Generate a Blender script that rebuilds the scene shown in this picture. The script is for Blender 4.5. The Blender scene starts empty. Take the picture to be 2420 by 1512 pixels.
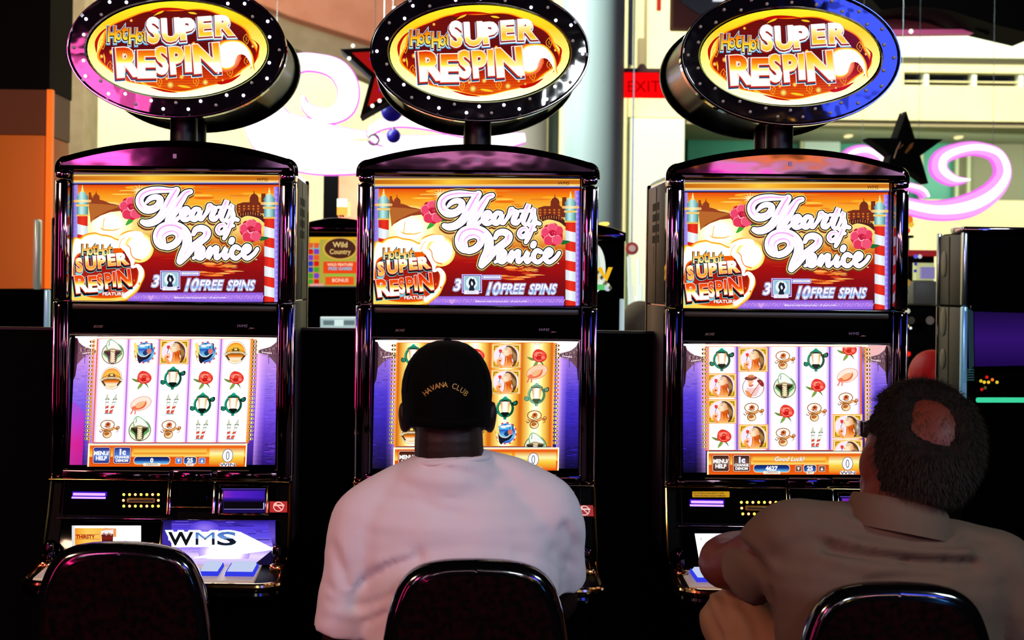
import bpy, bmesh, math, random
from mathutils import Vector, Matrix
from mathutils.geometry import tessellate_polygon
random.seed(7)
sc = bpy.context.scene
COL = sc.collection
R = math.radians
# ------------------------------------------------------------ camera, world, lights, exposure
F = 3536.0; VX, VY = 1045.0, 670.0; TH = R(0.72); CH = 1.5
CT, ST = math.cos(TH), math.sin(TH)
cd = bpy.data.cameras.new('camera'); cam = bpy.data.objects.new('camera', cd); COL.objects.link(cam)
cd.sensor_width = 36.0; cd.lens = F/2420*36.0
cd.shift_x = (1210-VX)/2420; cd.shift_y = -(756-VY)/2420
cam.matrix_world = Matrix.Translation((0, 0, CH)) @ Matrix.Rotation(R(90), 4, 'X') @ Matrix.Rotation(TH, 4, 'Z')
cd.clip_end = 200
cd.dof.use_dof = True; cd.dof.focus_distance = 3.38; cd.dof.aperture_fstop = 6.3
sc.camera = cam
w = bpy.data.worlds.new('world'); sc.world = w; w.use_nodes = True
w.node_tree.nodes['Background'].inputs[0].default_value = (0.55, 0.5, 0.6, 1)
w.node_tree.nodes['Background'].inputs[1].default_value = 0.004
sc.view_settings.view_transform = 'Standard'; sc.view_settings.look = 'None'
sc.view_settings.exposure = 0.0; sc.view_settings.gamma = 1.0; sc.view_settings.use_curve_mapping = False

def area(name, loc, target, sx, sy, power, col, spread=180):
    l = bpy.data.lights.new(name, 'AREA'); l.shape = 'RECTANGLE'; l.size = sx; l.size_y = sy
    l.energy = power; l.color = col; l.spread = R(spread)
    o = bpy.data.objects.new(name, l); COL.objects.link(o); o.location = loc
    o.rotation_euler = (Vector(target)-Vector(loc)).to_track_quat('-Z', 'Y').to_euler()
    return o
# gaming floor ceiling lamps, then unseen area lights added for coloured reflections
area('ceiling_lamp', (3.3, -0.4, 3.7), (0.5, 3.0, 1.1), 1.0, 0.6, 78, (0.76, 0.93, 1.0))
area('warm_ceiling_lamp', (-3.1, -0.3, 3.3), (0.0, 3.0, 1.1), 0.9, 0.6, 82, (1.0, 0.60, 0.40))
area('pink_reflection_light', (-2.15, -2.0, 2.55), (-0.9, 3.4, 1.9), 0.7, 0.5, 17, (1.0, 0.10, 0.45))  # added for the pink reflection in the left ring and hood
area('magenta_reflection_light', (-2.9, 0.6, 1.5), (-0.9, 3.4, 1.4), 0.12, 1.6, 9, (1.0, 0.05, 0.25))  # unseen light added for magenta reflections in the chrome
area('blue_reflection_light', (2.75, -2.0, 2.9), (1.0, 3.4, 2.0), 1.0, 0.75, 26, (0.05, 0.09, 1.0))  # added so the right ring reflects blue
area('white_reflection_light', (0.95, -2.0, 2.55), (0.2, 3.4, 2.0), 0.45, 0.45, 22, (0.9, 0.97, 1.0))  # added for the pale reflection in the middle ring
area('amber_reflection_light', (2.0, -2.0, 2.275), (0.8, 3.4, 1.8), 1.0, 0.06, 3.6, (1.0, 0.42, 0.02))  # added for the amber band reflected in the right hood
area('white_reflection_light', (2.0, -2.02, 2.205), (0.8, 3.4, 1.8), 0.8, 0.035, 1.3, (1.0, 0.95, 1.0))
area('white_reflection_light', (0.1, -2.0, 2.26), (0.0, 3.4, 1.8), 0.9, 0.04, 2.0, (1.0, 0.6, 0.75))
area('pink_reflection_light', (-2.0, -2.0, 2.2), (-0.7, 3.4, 1.8), 0.35, 0.12, 5, (1.0, 0.2, 0.6))
area('magenta_reflection_light', (1.75, -2.0, 2.15), (0.8, 3.4, 1.8), 0.4, 0.05, 1.6, (1.0, 0.1, 0.7))
area('pillar_reflection_light', (-0.92, -2.0, 1.75), (-0.4, 3.4, 1.6), 0.10, 0.9, 2.2, (0.92, 0.85, 1.0))  # unseen upright strips added to draw bright streaks in the chrome pillars
area('pillar_reflection_light', (-2.2, -2.0, 1.8), (-0.8, 3.4, 1.6), 0.12, 0.6, 1.6, (0.9, 0.95, 1.0))
area('pillar_reflection_light', (-0.42, -2.0, 1.7), (-0.1, 3.4, 1.6), 0.08, 0.7, 0.9, (1.0, 0.6, 0.65))
area('pillar_reflection_light', (0.88, -2.0, 1.75), (0.3, 3.4, 1.6), 0.10, 0.7, 1.3, (1.0, 0.7, 0.85))
area('pillar_reflection_light', (1.36, -2.0, 1.35), (0.5, 3.4, 1.5), 0.12, 0.3, 1.0, (1.0, 0.65, 0.1))
area('pillar_reflection_light', (2.66, -2.0, 1.95), (1.0, 3.4, 1.6), 0.10, 0.5, 1.3, (0.95, 0.95, 1.0))
area('pillar_reflection_light', (2.70, -2.0, 1.15), (1.0, 3.4, 1.4), 0.16, 0.5, 2.4, (0.08, 0.35, 1.0))
area('red_reflection_strip', (-1.58, 0.6, 1.12), (-0.86, 3.4, 1.3), 0.07, 0.6, 2.6, (1.0, 0.02, 0.2))  # thin lights added for red lines reflected in the lower pillars
area('red_reflection_strip', (-0.33, 0.5, 1.1), (-0.2, 3.4, 1.3), 0.015, 0.8, 0.35, (1.0, 0.02, 0.25))
# lamps of the bright hall behind the machines
area('hall_lamp', (5.2, 11.5, 6.3), (5.6, 16, 2.6), 8.0, 0.6, 860, (1.0, 0.97, 0.68))
area('gallery_lamp', (6.5, 16.4, 2.9), (6.3, 17.8, 2.0), 5.0, 0.15, 55, (0.8, 1.0, 0.8))
area('hall_lamp', (-3.2, 12.0, 6.0), (-3.2, 16, 3.0), 6.0, 0.6, 620, (1.0, 0.96, 0.74))
area('column_lamp', (-0.6, 7.6, 3.4), (1.0, 9.0, 2.4), 0.5, 2.2, 170, (0.84, 1.0, 0.96))
area('amber_column_lamp', (-1.2, 5.7, 1.9), (-2.15, 7, 2.1), 0.3, 0.9, 10, (1.0, 0.5, 0.12))
area('pilaster_lamp', (-2.2, 10.2, 3.4), (-3.3, 12.0, 2.8), 0.5, 1.5, 60, (1.0, 0.86, 0.62))
area('soffit_lamp', (0.3, 9.0, 1.9), (-0.8, 11.5, 4.0), 1.2, 0.5, 60, (1.0, 0.68, 0.5))

# ------------------------------------------------------------ helpers
def at(px, py, D):
    dx, dy = px-VX, py-VY
    return Vector(((dx*CT+dy*ST)*D/F, D, CH-(-dx*ST+dy*CT)*D/F))

def lin(c):
    out = []
    for v in c[:3]:
        v = v/255.0
        out.append(v/12.92 if v <= 0.04045 else ((v+0.055)/1.055)**2.4)
    return tuple(out)

MATS = {}
def mat(name, col=(128, 128, 128), rough=0.5, metal=0.0, emit=None, es=1.0, bump=None, bscale=20, var=None, vscale=30, spec=0.5, coat=0, trans=0, alpha=1, sheen=0, stretch=(1, 1, 1)):
    m = bpy.data.materials.new(name); m.use_nodes = True; nt = m.node_tree; b = nt.nodes['Principled BSDF']
    b.inputs['Base Color'].default_value = (*lin(col), 1)
    b.inputs['Roughness'].default_value = rough; b.inputs['Metallic'].default_value = metal
    b.inputs['Specular IOR Level'].default_value = spec
    if coat: b.inputs['Coat Weight'].default_value = coat; b.inputs['Coat Roughness'].default_value = 0.03
    if sheen: b.inputs['Sheen Weight'].default_value = sheen
    if trans: b.inputs['Transmission Weight'].default_value = trans
    if alpha < 1: b.inputs['Alpha'].default_value = alpha
    if emit: b.inputs['Emission Color'].default_value = (*lin(emit), 1); b.inputs['Emission Strength'].default_value = es
    if bump or var:
        tc = nt.nodes.new('ShaderNodeTexCoord'); mp = nt.nodes.new('ShaderNodeMapping'); nt.links.new(tc.outputs['Object'], mp.inputs[0])
        mp.inputs['Scale'].default_value = stretch
    if bump:
        n = nt.nodes.new('ShaderNodeTexNoise'); n.inputs['Scale'].default_value = bscale; n.inputs['Detail'].default_value = 2
        bp = nt.nodes.new('ShaderNodeBump'); bp.inputs['Strength'].default_value = bump; bp.inputs['Distance'].default_value = 0.004
        nt.links.new(mp.outputs[0], n.inputs['Vector']); nt.links.new(n.outputs['Fac'], bp.inputs['Height']); nt.links.new(bp.outputs['Normal'], b.inputs['Normal'])
    if var:
        n = nt.nodes.new('ShaderNodeTexNoise'); n.inputs['Scale'].default_value = vscale; n.inputs['Detail'].default_value = 4
        cr = nt.nodes.new('ShaderNodeValToRGB'); cr.color_ramp.elements[0].position = 0.38; cr.color_ramp.elements[1].position = 0.62
        cr.color_ramp.elements[0].color = (*lin(col), 1); cr.color_ramp.elements[1].color = (*lin(var), 1)
        nt.links.new(mp.outputs[0], n.inputs['Vector']); nt.links.new(n.outputs['Fac'], cr.inputs['Fac']); nt.links.new(cr.outputs['Color'], b.inputs['Base Color'])
    MATS[name] = m; return m
def emis(name, col, s=1.0):
    m = bpy.data.materials.new(name); m.use_nodes = True; nt = m.node_tree; nt.nodes.clear()
    e = nt.nodes.new('ShaderNodeEmission'); o = nt.nodes.new('ShaderNodeOutputMaterial'); e.inputs[0].default_value = (*lin(col), 1); e.inputs[1].default_value = s
    nt.links.new(e.outputs[0], o.inputs[0]); MATS[name] = m; return m
def attr_mat(name, strength, glass=True):
    # a lit display: its picture is vertex colour, under a glossy clear pane
    m = bpy.data.materials.new(name); m.use_nodes = True; nt = m.node_tree; b = nt.nodes['Principled BSDF']
    a = nt.nodes.new('ShaderNodeVertexColor'); a.layer_name = 'Col'
    b.inputs['Base Color'].default_value = (0.005, 0.005, 0.005, 1); b.inputs['Roughness'].default_value = 0.06 if glass else 0.5; b.inputs['Specular IOR Level'].default_value = 0.03
    nt.links.new(a.outputs['Color'], b.inputs['Emission Color']); b.inputs['Emission Strength'].default_value = strength
    MATS[name] = m; return m
def glow_mat(name, s=1.0):
    m = bpy.data.materials.new(name); m.use_nodes = True; nt = m.node_tree; nt.nodes.clear()
    e = nt.nodes.new('ShaderNodeEmission'); o = nt.nodes.new('ShaderNodeOutputMaterial'); a = nt.nodes.new('ShaderNodeVertexColor'); a.layer_name = 'Col'
    nt.links.new(a.outputs['Color'], e.inputs[0]); e.inputs[1].default_value = s; nt.links.new(e.outputs[0], o.inputs[0]); MATS[name] = m; return m
def print_mat(name):
    m = bpy.data.materials.new(name); m.use_nodes = True; nt = m.node_tree; b = nt.nodes['Principled BSDF']
    a = nt.nodes.new('ShaderNodeVertexColor'); a.layer_name = 'Col'; nt.links.new(a.outputs['Color'], b.inputs['Base Color'])
    b.inputs['Roughness'].default_value = 0.45; MATS[name] = m; return m

class MB:
    def __init__(s): s.v = []; s.f = []
    def add(s, vs, fs):
        k = len(s.v); s.v += [Vector(p) for p in vs]; s.f += [tuple(i+k for i in f) for f in fs]; return s
    def box(s, x0, x1, y0, y1, z0, z1, bev=0.0, seg=2):
        if bev <= 0:
            v = [(x, y, z) for x in (x0, x1) for y in (y0, y1) for z in (z0, z1)]
            return s.add(v, [(0, 1, 3, 2), (4, 6, 7, 5), (0, 4, 5, 1), (2, 3, 7, 6), (0, 2, 6, 4), (1, 5, 7, 3)])
        bm = bmesh.new(); bmesh.ops.create_cube(bm, size=1)
        for v in bm.verts: v.co = Vector(((x0+x1)/2+v.co.x*(x1-x0), (y0+y1)/2+v.co.y*(y1-y0), (z0+z1)/2+v.co.z*(z1-z0)))
        bev = min(bev, 0.49*min(x1-x0, y1-y0, z1-z0))
        bmesh.ops.bevel(bm, geom=bm.edges[:], offset=bev, segments=seg, profile=0.5, affect='EDGES')
        bm.verts.index_update(); s.add([v.co.copy() for v in bm.verts], [[v.index for v in f.verts] for f in bm.faces]); bm.free(); return s
    def loft(s, loops, cap0=True, cap1=True, closed=True):
        n = len(loops[0]); k = len(s.v)
        for L in loops: s.v += [Vector(p) for p in L]
        for i in range(len(loops)-1):
            for j in range(n if closed else n-1):
                a, b = k+i*n+j, k+i*n+(j+1) % n; s.f.append((a, b, b+n, a+n))
        if closed:
            for c, i in ((cap0, 0), (cap1, len(loops)-1)):
                if c:
                    for t in tessellate_polygon([[s.v[k+i*n+j] for j in range(n)]]): s.f.append(tuple(k+i*n+q for q in t))
        return s
    def prism(s, poly, y0, y1, ch=0.0, both=False):
        # poly: list of (x, z), extruded along y, front (y0) edge rounded by ch
        if ch <= 0: return s.loft([[(x, y, z) for x, z in poly] for y in (y0, y1)])
        def ins(d):
            n = len(poly); out = []
            ar = sum(poly[i][0]*poly[(i+1) % n][1]-poly[(i+1) % n][0]*poly[i][1] for i in range(n))
            sg = 1 if ar > 0 else -1
            for i in range(n):
                p0, p, p1 = Vector(poly[i-1]), Vector(poly[i]), Vector(poly[(i+1) % n])
                a = (p-p0); b = (p1-p)
                if a.length < 1e-9: a = b
                if b.length < 1e-9: b = a
                a.normalize(); b.normalize(); nn = Vector((-(a.y+b.y), a.x+b.x))*sg
                if nn.length < 1e-6: nn = Vector((-a.y, a.x))*sg
                nn.normalize(); cs = max(0.4, nn.dot(Vector((-a.y, a.x))*sg)); out.append(p+nn*d/cs)
            return out
        loops = []
        for t in (0, 30, 60, 90): loops.append([(q.x, y0+ch*(1-math.sin(R(t))), q.y) for q in ins(ch*(1-math.cos(R(t))))][:])
        loops = loops[::-1]; loops = [[(q.x, y0+ch*(1-math.cos(R(90-t)) if False else 0), q.y) for q in []] for t in ()] or loops
        L = []
        for t in (90, 60, 30, 0):
            d = ch*(1-math.cos(R(t))); yy = y0+ch*(1-math.sin(R(t))); L.append([(q.x, yy, q.y) for q in ins(d)])
        if both:
            for t in (0, 30, 60, 90):
                d = ch*(1-math.cos(R(t))); yy = y1-ch*(1-math.sin(R(t))); L.append([(q.x, yy, q.y) for q in ins(d)])
        else: L.append([(x, y1, z) for x, z in poly])
        return s.loft(L)
    def tube(s, pts, r, n=8, caps=True):
        pts = [Vector(p) for p in pts]; loops = []; up = Vector((0, 0, 1))
        for i, p in enumerate(pts):
            t = (pts[min(i+1, len(pts)-1)]-pts[max(i-1, 0)])
            t = t.normalized() if t.length > 1e-9 else Vector((0, 0, 1))
            if abs(t.dot(up)) > 0.95: up = Vector((0, 1, 0)) if abs(t.y) < 0.9 else Vector((1, 0, 0))
            a = t.cross(up).normalized(); b = a.cross(t).normalized(); up = b
            rr = r[i] if isinstance(r, (list, tuple)) else r
            loops.append([p+(a*math.cos(q*2*math.pi/n)+b*math.sin(q*2*math.pi/n))*rr for q in range(n)])
        return s.loft(loops, caps, caps)
    def ell(s, c, r, rot=None, n=16, m=10):
        c = Vector(c); M = rot or Matrix.Identity(3); k = len(s.v)
        for i in range(m+1):
            a = math.pi*i/m
            for j in range(n):
                b = 2*math.pi*j/n; s.v.append(c+M@Vector((r[0]*math.sin(a)*math.cos(b), r[1]*math.sin(a)*math.sin(b), r[2]*math.cos(a))))
        for i in range(m):
            for j in range(n): s.f.append((k+i*n+j, k+i*n+(j+1) % n, k+(i+1)*n+(j+1) % n, k+(i+1)*n+j))
        return s
    def cyl(s, p0, p1, r, n=16): return s.tube([p0, p1], r, n)
    def mesh(s, name, smooth=35, merge=0.0):
        me = bpy.data.meshes.new(name); me.from_pydata([tuple(v) for v in s.v], [], s.f)
        bm = bmesh.new(); bm.from_mesh(me)
        bmesh.ops.remove_doubles(bm, verts=bm.verts, dist=1e-6+merge); bmesh.ops.recalc_face_normals(bm, faces=bm.faces); bm.to_mesh(me); bm.free()
        if smooth: me.shade_smooth(); me.set_sharp_from_angle(angle=R(smooth))
        return me
def link(name, me, m, parent=None):
    o = bpy.data.objects.new(name, me); COL.objects.link(o)
    if m is not None and len(me.materials) == 0: me.materials.append(m)
    if parent is not None: o.parent = parent
    return o
def obj(name, mb, m, parent=None, smooth=35): return link(name, mb.mesh(name, smooth), m, parent)
def tag(o, label=None, cat=None, group=None, kind=None):
    if label: o['label'] = label
    if cat: o['category'] = cat
    if group: o['group'] = group
    if kind: o['kind'] = kind
    return o
def thing(name, loc, label, cat, group=None, rz=0):
    o = bpy.data.objects.new(name, None); COL.objects.link(o); o.location = loc; o.rotation_euler = (0, 0, rz); o.empty_display_size = 0.1
    return tag(o, label, cat, group)
def copy_tree(o, parent=None):
    c = o.copy(); COL.objects.link(c)
    if parent is not None: c.parent = parent
    for ch in [q for q in bpy.data.objects if q.parent == o]: copy_tree(ch, c)
    return c
def struct(name, mb, m, smooth=35): return tag(obj(name, mb, m, None, smooth), kind='structure')

# ------------------------------------------------------------ flat print: layered vertex-coloured polygons
def cr_spline(pts, n=8, closed=False):
    P = [Vector(p) for p in pts]; out = []; N = len(P)
    rng = range(N if closed else N-1)
    for i in rng:
        if closed: p0, p1, p2, p3 = P[i-1], P[i], P[(i+1) % N], P[(i+2) % N]
        else: p0, p1, p2, p3 = P[max(i-1, 0)], P[i], P[i+1], P[min(i+2, N-1)]
        for k in range(n):
            t = k/n; out.append(0.5*((2*p1)+(p2-p0)*t+(2*p0-5*p1+4*p2-p3)*t*t+(3*p1-p0-3*p2+p3)*t**3))
    if not closed: out.append(P[-1])
    return out
GL = {}
def glyph_mesh(s, bold=0.0, shear=0.0, space=1.0):
    key = (s, round(bold, 4), shear, space)
    if key in GL: return GL[key]
    c = bpy.data.curves.new('t', 'FONT'); c.body = s; c.offset = bold; c.shear = shear; c.space_character = space; c.resolution_u = 3; c.size = 1.0
    o = bpy.data.objects.new('t', c); me = bpy.data.meshes.new_from_object(o)
    vs = [(v.co.x, v.co.y) for v in me.vertices]; fs = [tuple(p.vertices) for p in me.polygons]
    bpy.data.objects.remove(o); bpy.data.curves.remove(c); bpy.data.meshes.remove(me)
    GL[key] = (vs, fs); return GL[key]
_cap = glyph_mesh('H')[0]; CAPH = max(v[1] for v in _cap)

class Art:
    DZ = 0.00006
    def __init__(s, ox=0, oy=0, k=1.0): s.T = (ox, oy, k); s.v = []; s.c = []; s.t = []; s.L = 0; s.clip = None
    def to(s, ox, oy, k): s.T = (ox, oy, k); return s
    def _col(s, spec, x, y):
        if isinstance(spec, dict):
            st = spec['st']; v = (x, y)[spec.get('ax', 1)]
            if v <= st[0][0]: return lin2(st[0][1])
            for (a, ca), (b, cb) in zip(st, st[1:]):
                if v <= b:
                    t = (v-a)/(b-a) if b > a else 0; A, B = lin2(ca), lin2(cb); return tuple(A[i]*(1-t)+B[i]*t for i in range(3))
            return lin2(st[-1][1])
        return lin2(spec)
    def _emit(s, poly, spec):
        # poly convex in canvas units (already numbers), split along gradient stops
        if s.clip:
            x0, y0, x1, y1 = s.clip
            for ax, lv, sg in ((0, x0, 1), (0, x1, -1), (1, y0, 1), (1, y1, -1)):
                poly = clip_half(poly, ax, lv, sg)
                if len(poly) < 3: return
        if isinstance(spec, dict):
            ax = spec.get('ax', 1); st = [q[0] for q in spec['st']]; bands = [-1e9]+st+[1e9]
            lo = min(p[ax] for p in poly); hi = max(p[ax] for p in poly)
            for a, b in zip(bands, bands[1:]):
                if b <= lo or a >= hi: continue
                q = clip_half(clip_half(poly, ax, a, 1), ax, b, -1)
                if len(q) >= 3: s._fan(q, spec)
        else: s._fan(poly, spec)
    def _fan(s, q, spec):
        k = len(s.v); ox, oy, sc_ = s.T
        for x, y in q:
            s.v.append((ox+x/sc_, oy+y/sc_, s.L)); s.c.append(s._col(spec, x, y))
        for i in range(1, len(q)-1): s.t.append((k, k+i, k+i+1))
    def up(s): s.L += 1; return s
    def poly(s, pts, spec, new=True):
        if new: s.up()
        P = [Vector((p[0], p[1], 0)) for p in pts]
        for t in tessellate_polygon([P]): s._emit([(P[i].x, P[i].y) for i in t], spec)
        return s
    def blob(s, pts, spec, n=5, new=True): return s.poly([(p.x, p.y) for p in cr_spline([Vector((a, b)) for a, b in pts], n, True)], spec, new)
    def rect(s, x0, y0, x1, y1, spec, r=0, new=True):
        if r <= 0: return s.poly([(x0, y0), (x1, y0), (x1, y1), (x0, y1)], spec, new)
        P = []
        for cx, cy, a in ((x1-r, y0+r, -90), (x1-r, y1-r, 0), (x0+r, y1-r, 90), (x0+r, y0+r, 180)):
            for q in range(5): P.append((cx+r*math.cos(R(a+q*22.5)), cy+r*math.sin(R(a+q*22.5))))
        return s.poly(P, spec, new)
    def oval(s, cx, cy, rx, ry, spec, rot=0, n=24, a0=0, a1=360, new=True):
        c, sn = math.cos(R(rot)), math.sin(R(rot)); P = []
        m = n if a1-a0 >= 360 else n+1
        for i in range(m):
            a = R(a0+(a1-a0)*i/n); x, y = rx*math.cos(a), ry*math.sin(a); P.append((cx+x*c-y*sn, cy+x*sn+y*c))
        return s.poly(P, spec, new)
    def glow(s, cx, cy, rx, ry, c0, c1, n=20):
        # radial blend: inner colour to ring colour (both opaque)
        s.up(); k = len(s.v); ox, oy, sc_ = s.T
        rings = 5
        pts = [(cx, cy, 0)]
        A, B = lin2(c0), lin2(c1)
        for r in range(rings):
            for i in range(n):
                for (ra, ia), (rb, ib), (rc, ic) in (((r, i), (r+1, i), (r+1, i+1)), ((r, i), (r+1, i+1), (r, i+1))):
                    tri = []
                    for rr, ii in ((ra, ia), (rb, ib), (rc, ic)):
                        a = 2*math.pi*ii/n; t = rr/rings; tri.append((cx+rx*t*math.cos(a), cy+ry*t*math.sin(a), t))
                    if s.clip and any(not (s.clip[0] <= p[0] <= s.clip[2] and s.clip[1] <= p[1] <= s.clip[3]) for p in tri): continue
                    k = len(s.v)
                    for x, y, t in tri:
                        t = t*t*(3-2*t); s.v.append((ox+x/sc_, oy+y/sc_, s.L)); s.c.append(tuple(A[j]*(1-t)+B[j]*t for j in range(3)))
                    s.t.append((k, k+1, k+2))
        return s
    def ring(s, cx, cy, rx, ry, w, spec, n=28, rot=0, a0=0, a1=360, new=True):
        if new: s.up()
        c, sn = math.cos(R(rot)), math.sin(R(rot))
        def P(a, d):
            x, y = (rx+d)*math.cos(R(a)), (ry+d)*math.sin(R(a)); return (cx+x*c-y*sn, cy+x*sn+y*c)
        for i in range(n):
            a, b = a0+(a1-a0)*i/n, a0+(a1-a0)*(i+1)/n
            s._emit([P(a, -w/2), P(a, w/2), P(b, w/2), P(b, -w/2)], spec)
        return s
    def stroke(s, pts, w, spec, smooth=6, closed=False, new=True, caps=True):
        if new: s.up()
        ws = w if isinstance(w, (list, tuple)) else [w]*len(pts)
        P = [Vector((p[0], p[1], ws[i])) for i, p in enumerate(pts)]
        if smooth: P = cr_spline(P, smooth, closed)
        elif closed: P.append(P[0])
        n = len(P); L = []
        for i, p in enumerate(P):
            a, b = P[max(i-1, 0)], P[min(i+1, n-1)]
            if closed and smooth: a, b = P[i-1], P[(i+1) % n]
            t = Vector((b.x-a.x, b.y-a.y)); t = t.normalized() if t.length > 1e-9 else Vector((1, 0))
            nn = Vector((-t.y, t.x))*max(p.z, 0.01)/2; L.append(((p.x+nn.x, p.y+nn.y), (p.x-nn.x, p.y-nn.y)))
        for i in range(n if (closed and smooth) else n-1): s._emit([L[i][0], L[(i+1) % n][0], L[(i+1) % n][1], L[i][1]], spec)
        if caps and not closed:
            for p in (P[0], P[-1]): s.oval(p.x, p.y, p.z/2, p.z/2, spec, n=10, new=False)
        return s
    def text(s, st, x, y, h, spec, bold=0.0, sx=1.0, shear=0.0, rot=0, space=1.0, warp=None, anchor='l', new=True):
        # baseline start (x, y), cap height h, canvas y down
        if new: s.up()
        vs, fs = glyph_mesh(st, bold, shear, space); k = h/CAPH
        W = (max(v[0] for v in vs)+0 if vs else 0)*k*sx
        off = {'l': 0, 'c': -W/2, 'r': -W}[anchor]; c, sn = math.cos(R(rot)), math.sin(R(rot))
        Q = []
        for a, b in vs:
            X, Y = a*k*sx+off, -b*k
            if warp: Q.append(warp(X, Y))
            else: Q.append((x+X*c-Y*sn, y+X*sn+Y*c))
        for f in fs: s._emit([Q[i] for i in f], spec)
        return s
    def fit(s, st, x0, x1, y, h, spec, bold=0.0, shear=0.0, rot=0, new=True, dx=0, dy=0):
        # letters stretched to span x0..x1 (measured on the plain glyph)
        vs, _ = glyph_mesh(st, 0.03, 0.0, 1.0); k = h/CAPH; lo = min(v[0] for v in vs); hi = max(v[0] for v in vs); sx = (x1-x0)/((hi-lo)*k)
        return s.text(st, x0-lo*k*sx+dx, y+dy, h, spec, bold, sx=sx, shear=shear, rot=rot, new=new)
    def mesh(s, name, fn):
        me = bpy.data.meshes.new(name); me.from_pydata([tuple(fn(x, y, l*s.DZ)) for x, y, l in s.v], [], s.t)
        a = me.color_attributes.new('Col', 'FLOAT_COLOR', 'POINT')
        flat = []
        for c in s.c: flat += [c[0], c[1], c[2], 1.0]
        a.data.foreach_set('color', flat)
        # make every face look towards the viewer (-y)
        bm = bmesh.new(); bm.from_mesh(me); fl = []
        for f in bm.faces:
            f.normal_update()
            if f.normal.y > 0: fl.append(f)
        bmesh.ops.reverse_faces(bm, faces=fl); bm.to_mesh(me); bm.free()
        return me
def clip_half(poly, ax, lv, sg):
    out = []; n = len(poly)
    for i in range(n):
        p, q = poly[i], poly[(i+1) % n]; a, b = (p[ax]-lv)*sg, (q[ax]-lv)*sg
        if a >= 0: out.append(p)
        if (a > 0 and b < 0) or (a < 0 and b > 0):
            t = a/(a-b); out.append((p[0]+(q[0]-p[0])*t, p[1]+(q[1]-p[1])*t))
    return out
_l2 = {}
def lin2(c):
    if c not in _l2: _l2[c] = lin(c)
    return _l2[c]
# ------------------------------------------------------------ materials
mat('black_gloss', (2, 2, 3), 0.10, 0, spec=0.45, coat=0.15)
mat('housing_black', (3, 3, 4), 0.25, 0, spec=0.12)
mat('console_black', (1, 1, 2), 0.4, 0, spec=0.04)
mat('black_plastic', (3, 3, 4), 0.4, spec=0.3)
mat('black_satin', (1, 1, 1), 0.6, spec=0.01)
mat('dark_chrome', (150, 128, 150), 0.07, 1.0, bump=0.10, bscale=26, stretch=(1, 1, 0.35))
mat('hood_chrome', (70, 48, 66), 0.06, 1.0, bump=0.12, bscale=9, stretch=(1, 1, 1.5))
mat('smoked_chrome', (58, 44, 52), 0.07, 1.0, bump=0.08, bscale=30, stretch=(1, 1, 0.3))
mat('bright_chrome', (205, 200, 205), 0.08, 1.0)
mat('gold_chrome', (210, 165, 95), 0.12, 1.0)
mat('ring_gloss', (12, 9, 15), 0.05, 0, bump=0.42, bscale=13, coat=1.0, spec=0.9)
mat('side_paint', (74, 62, 72), 0.5, 0.1, var=(60, 50, 58), vscale=3)
mat('vent_dark', (3, 3, 3), 0.7)
mat('post_black', (10, 12, 12), 0.4, spec=0.3)
mat('bulb_off', (170, 172, 165), 0.15, spec=0.8)
emis('bulb_on', (235, 232, 255), 9.0)
emis('violet_glow', (120, 90, 255), 5.0)
emis('violet_deep', (60, 20, 190), 1.0)
emis('amber_led', (255, 200, 60), 4.0); emis('orange_led', (255, 140, 90), 4.0)
emis('button_white', (200, 212, 245), 0.95); emis('button_blue', (50, 60, 230), 1.0)
attr_mat('display', 1.0); attr_mat('lit_print', 1.0, True); print_mat('ink'); glow_mat('glow_print')
mat('chair_shell', (5, 5, 6), 0.12, coat=1.0)
mat('chair_fabric', (22, 2, 4), 0.95, var=(3, 1, 2), vscale=70, spec=0.05)
mat('carpet', (16, 8, 10), 0.95, var=(7, 4, 6), vscale=14, spec=0.1)
mat('partition', (5, 4, 7), 0.9, var=(3, 2, 4), vscale=200, spec=0.05)
mat('cream_wall', (226, 220, 180), 0.8, var=(216, 210, 168), vscale=1.5)
mat('cream_trim', (206, 200, 160), 0.7)
mat('shade_wall', (150, 140, 112), 0.8)
mat('salmon', (196, 132, 104), 0.8, var=(188, 122, 92), vscale=6)
mat('beige', (150, 138, 112), 0.8, var=(140, 128, 100), vscale=8)
mat('teal_column', (140, 154, 150), 0.6)
mat('grey_column', (110, 118, 112), 0.6)
mat('orange_column', (214, 120, 36), 0.6)
mat('near_black', (3, 2, 3), 0.8, spec=0.1)
mat('dark_brown', (70, 34, 32), 0.7)
mat('teal_glass', (70, 160, 135), 0.35)
mat('dark_glass', (24, 30, 46), 0.12)
mat('dark_green', (10, 34, 24), 0.5)
mat('white_paint', (215, 225, 215), 0.6)
mat('steel', (170, 176, 178), 0.22, 1.0)

# ------------------------------------------------------------ setting
struct('floor', MB().box(-9, 11, -6, 17, -0.1, 0), MATS['carpet'])
struct('ceiling', MB().box(-9, 11, -6, 17, 7.0, 7.1), MATS['near_black'])
struct('wall_left', MB().box(-9.1, -9, -6, 17, 0, 7), MATS['near_black'])
struct('wall_right', MB().box(11, 11.1, -6, 17, 0, 7), MATS['near_black'])
struct('wall_rear', MB().box(-9, 11, -6.1, -6, 0, 7), MATS['near_black'])
def X(px, D, py=400): return at(px, py, D).x
def Z(py, D, px=1210): return at(px, py, D).z
DB = 16.0
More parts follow.
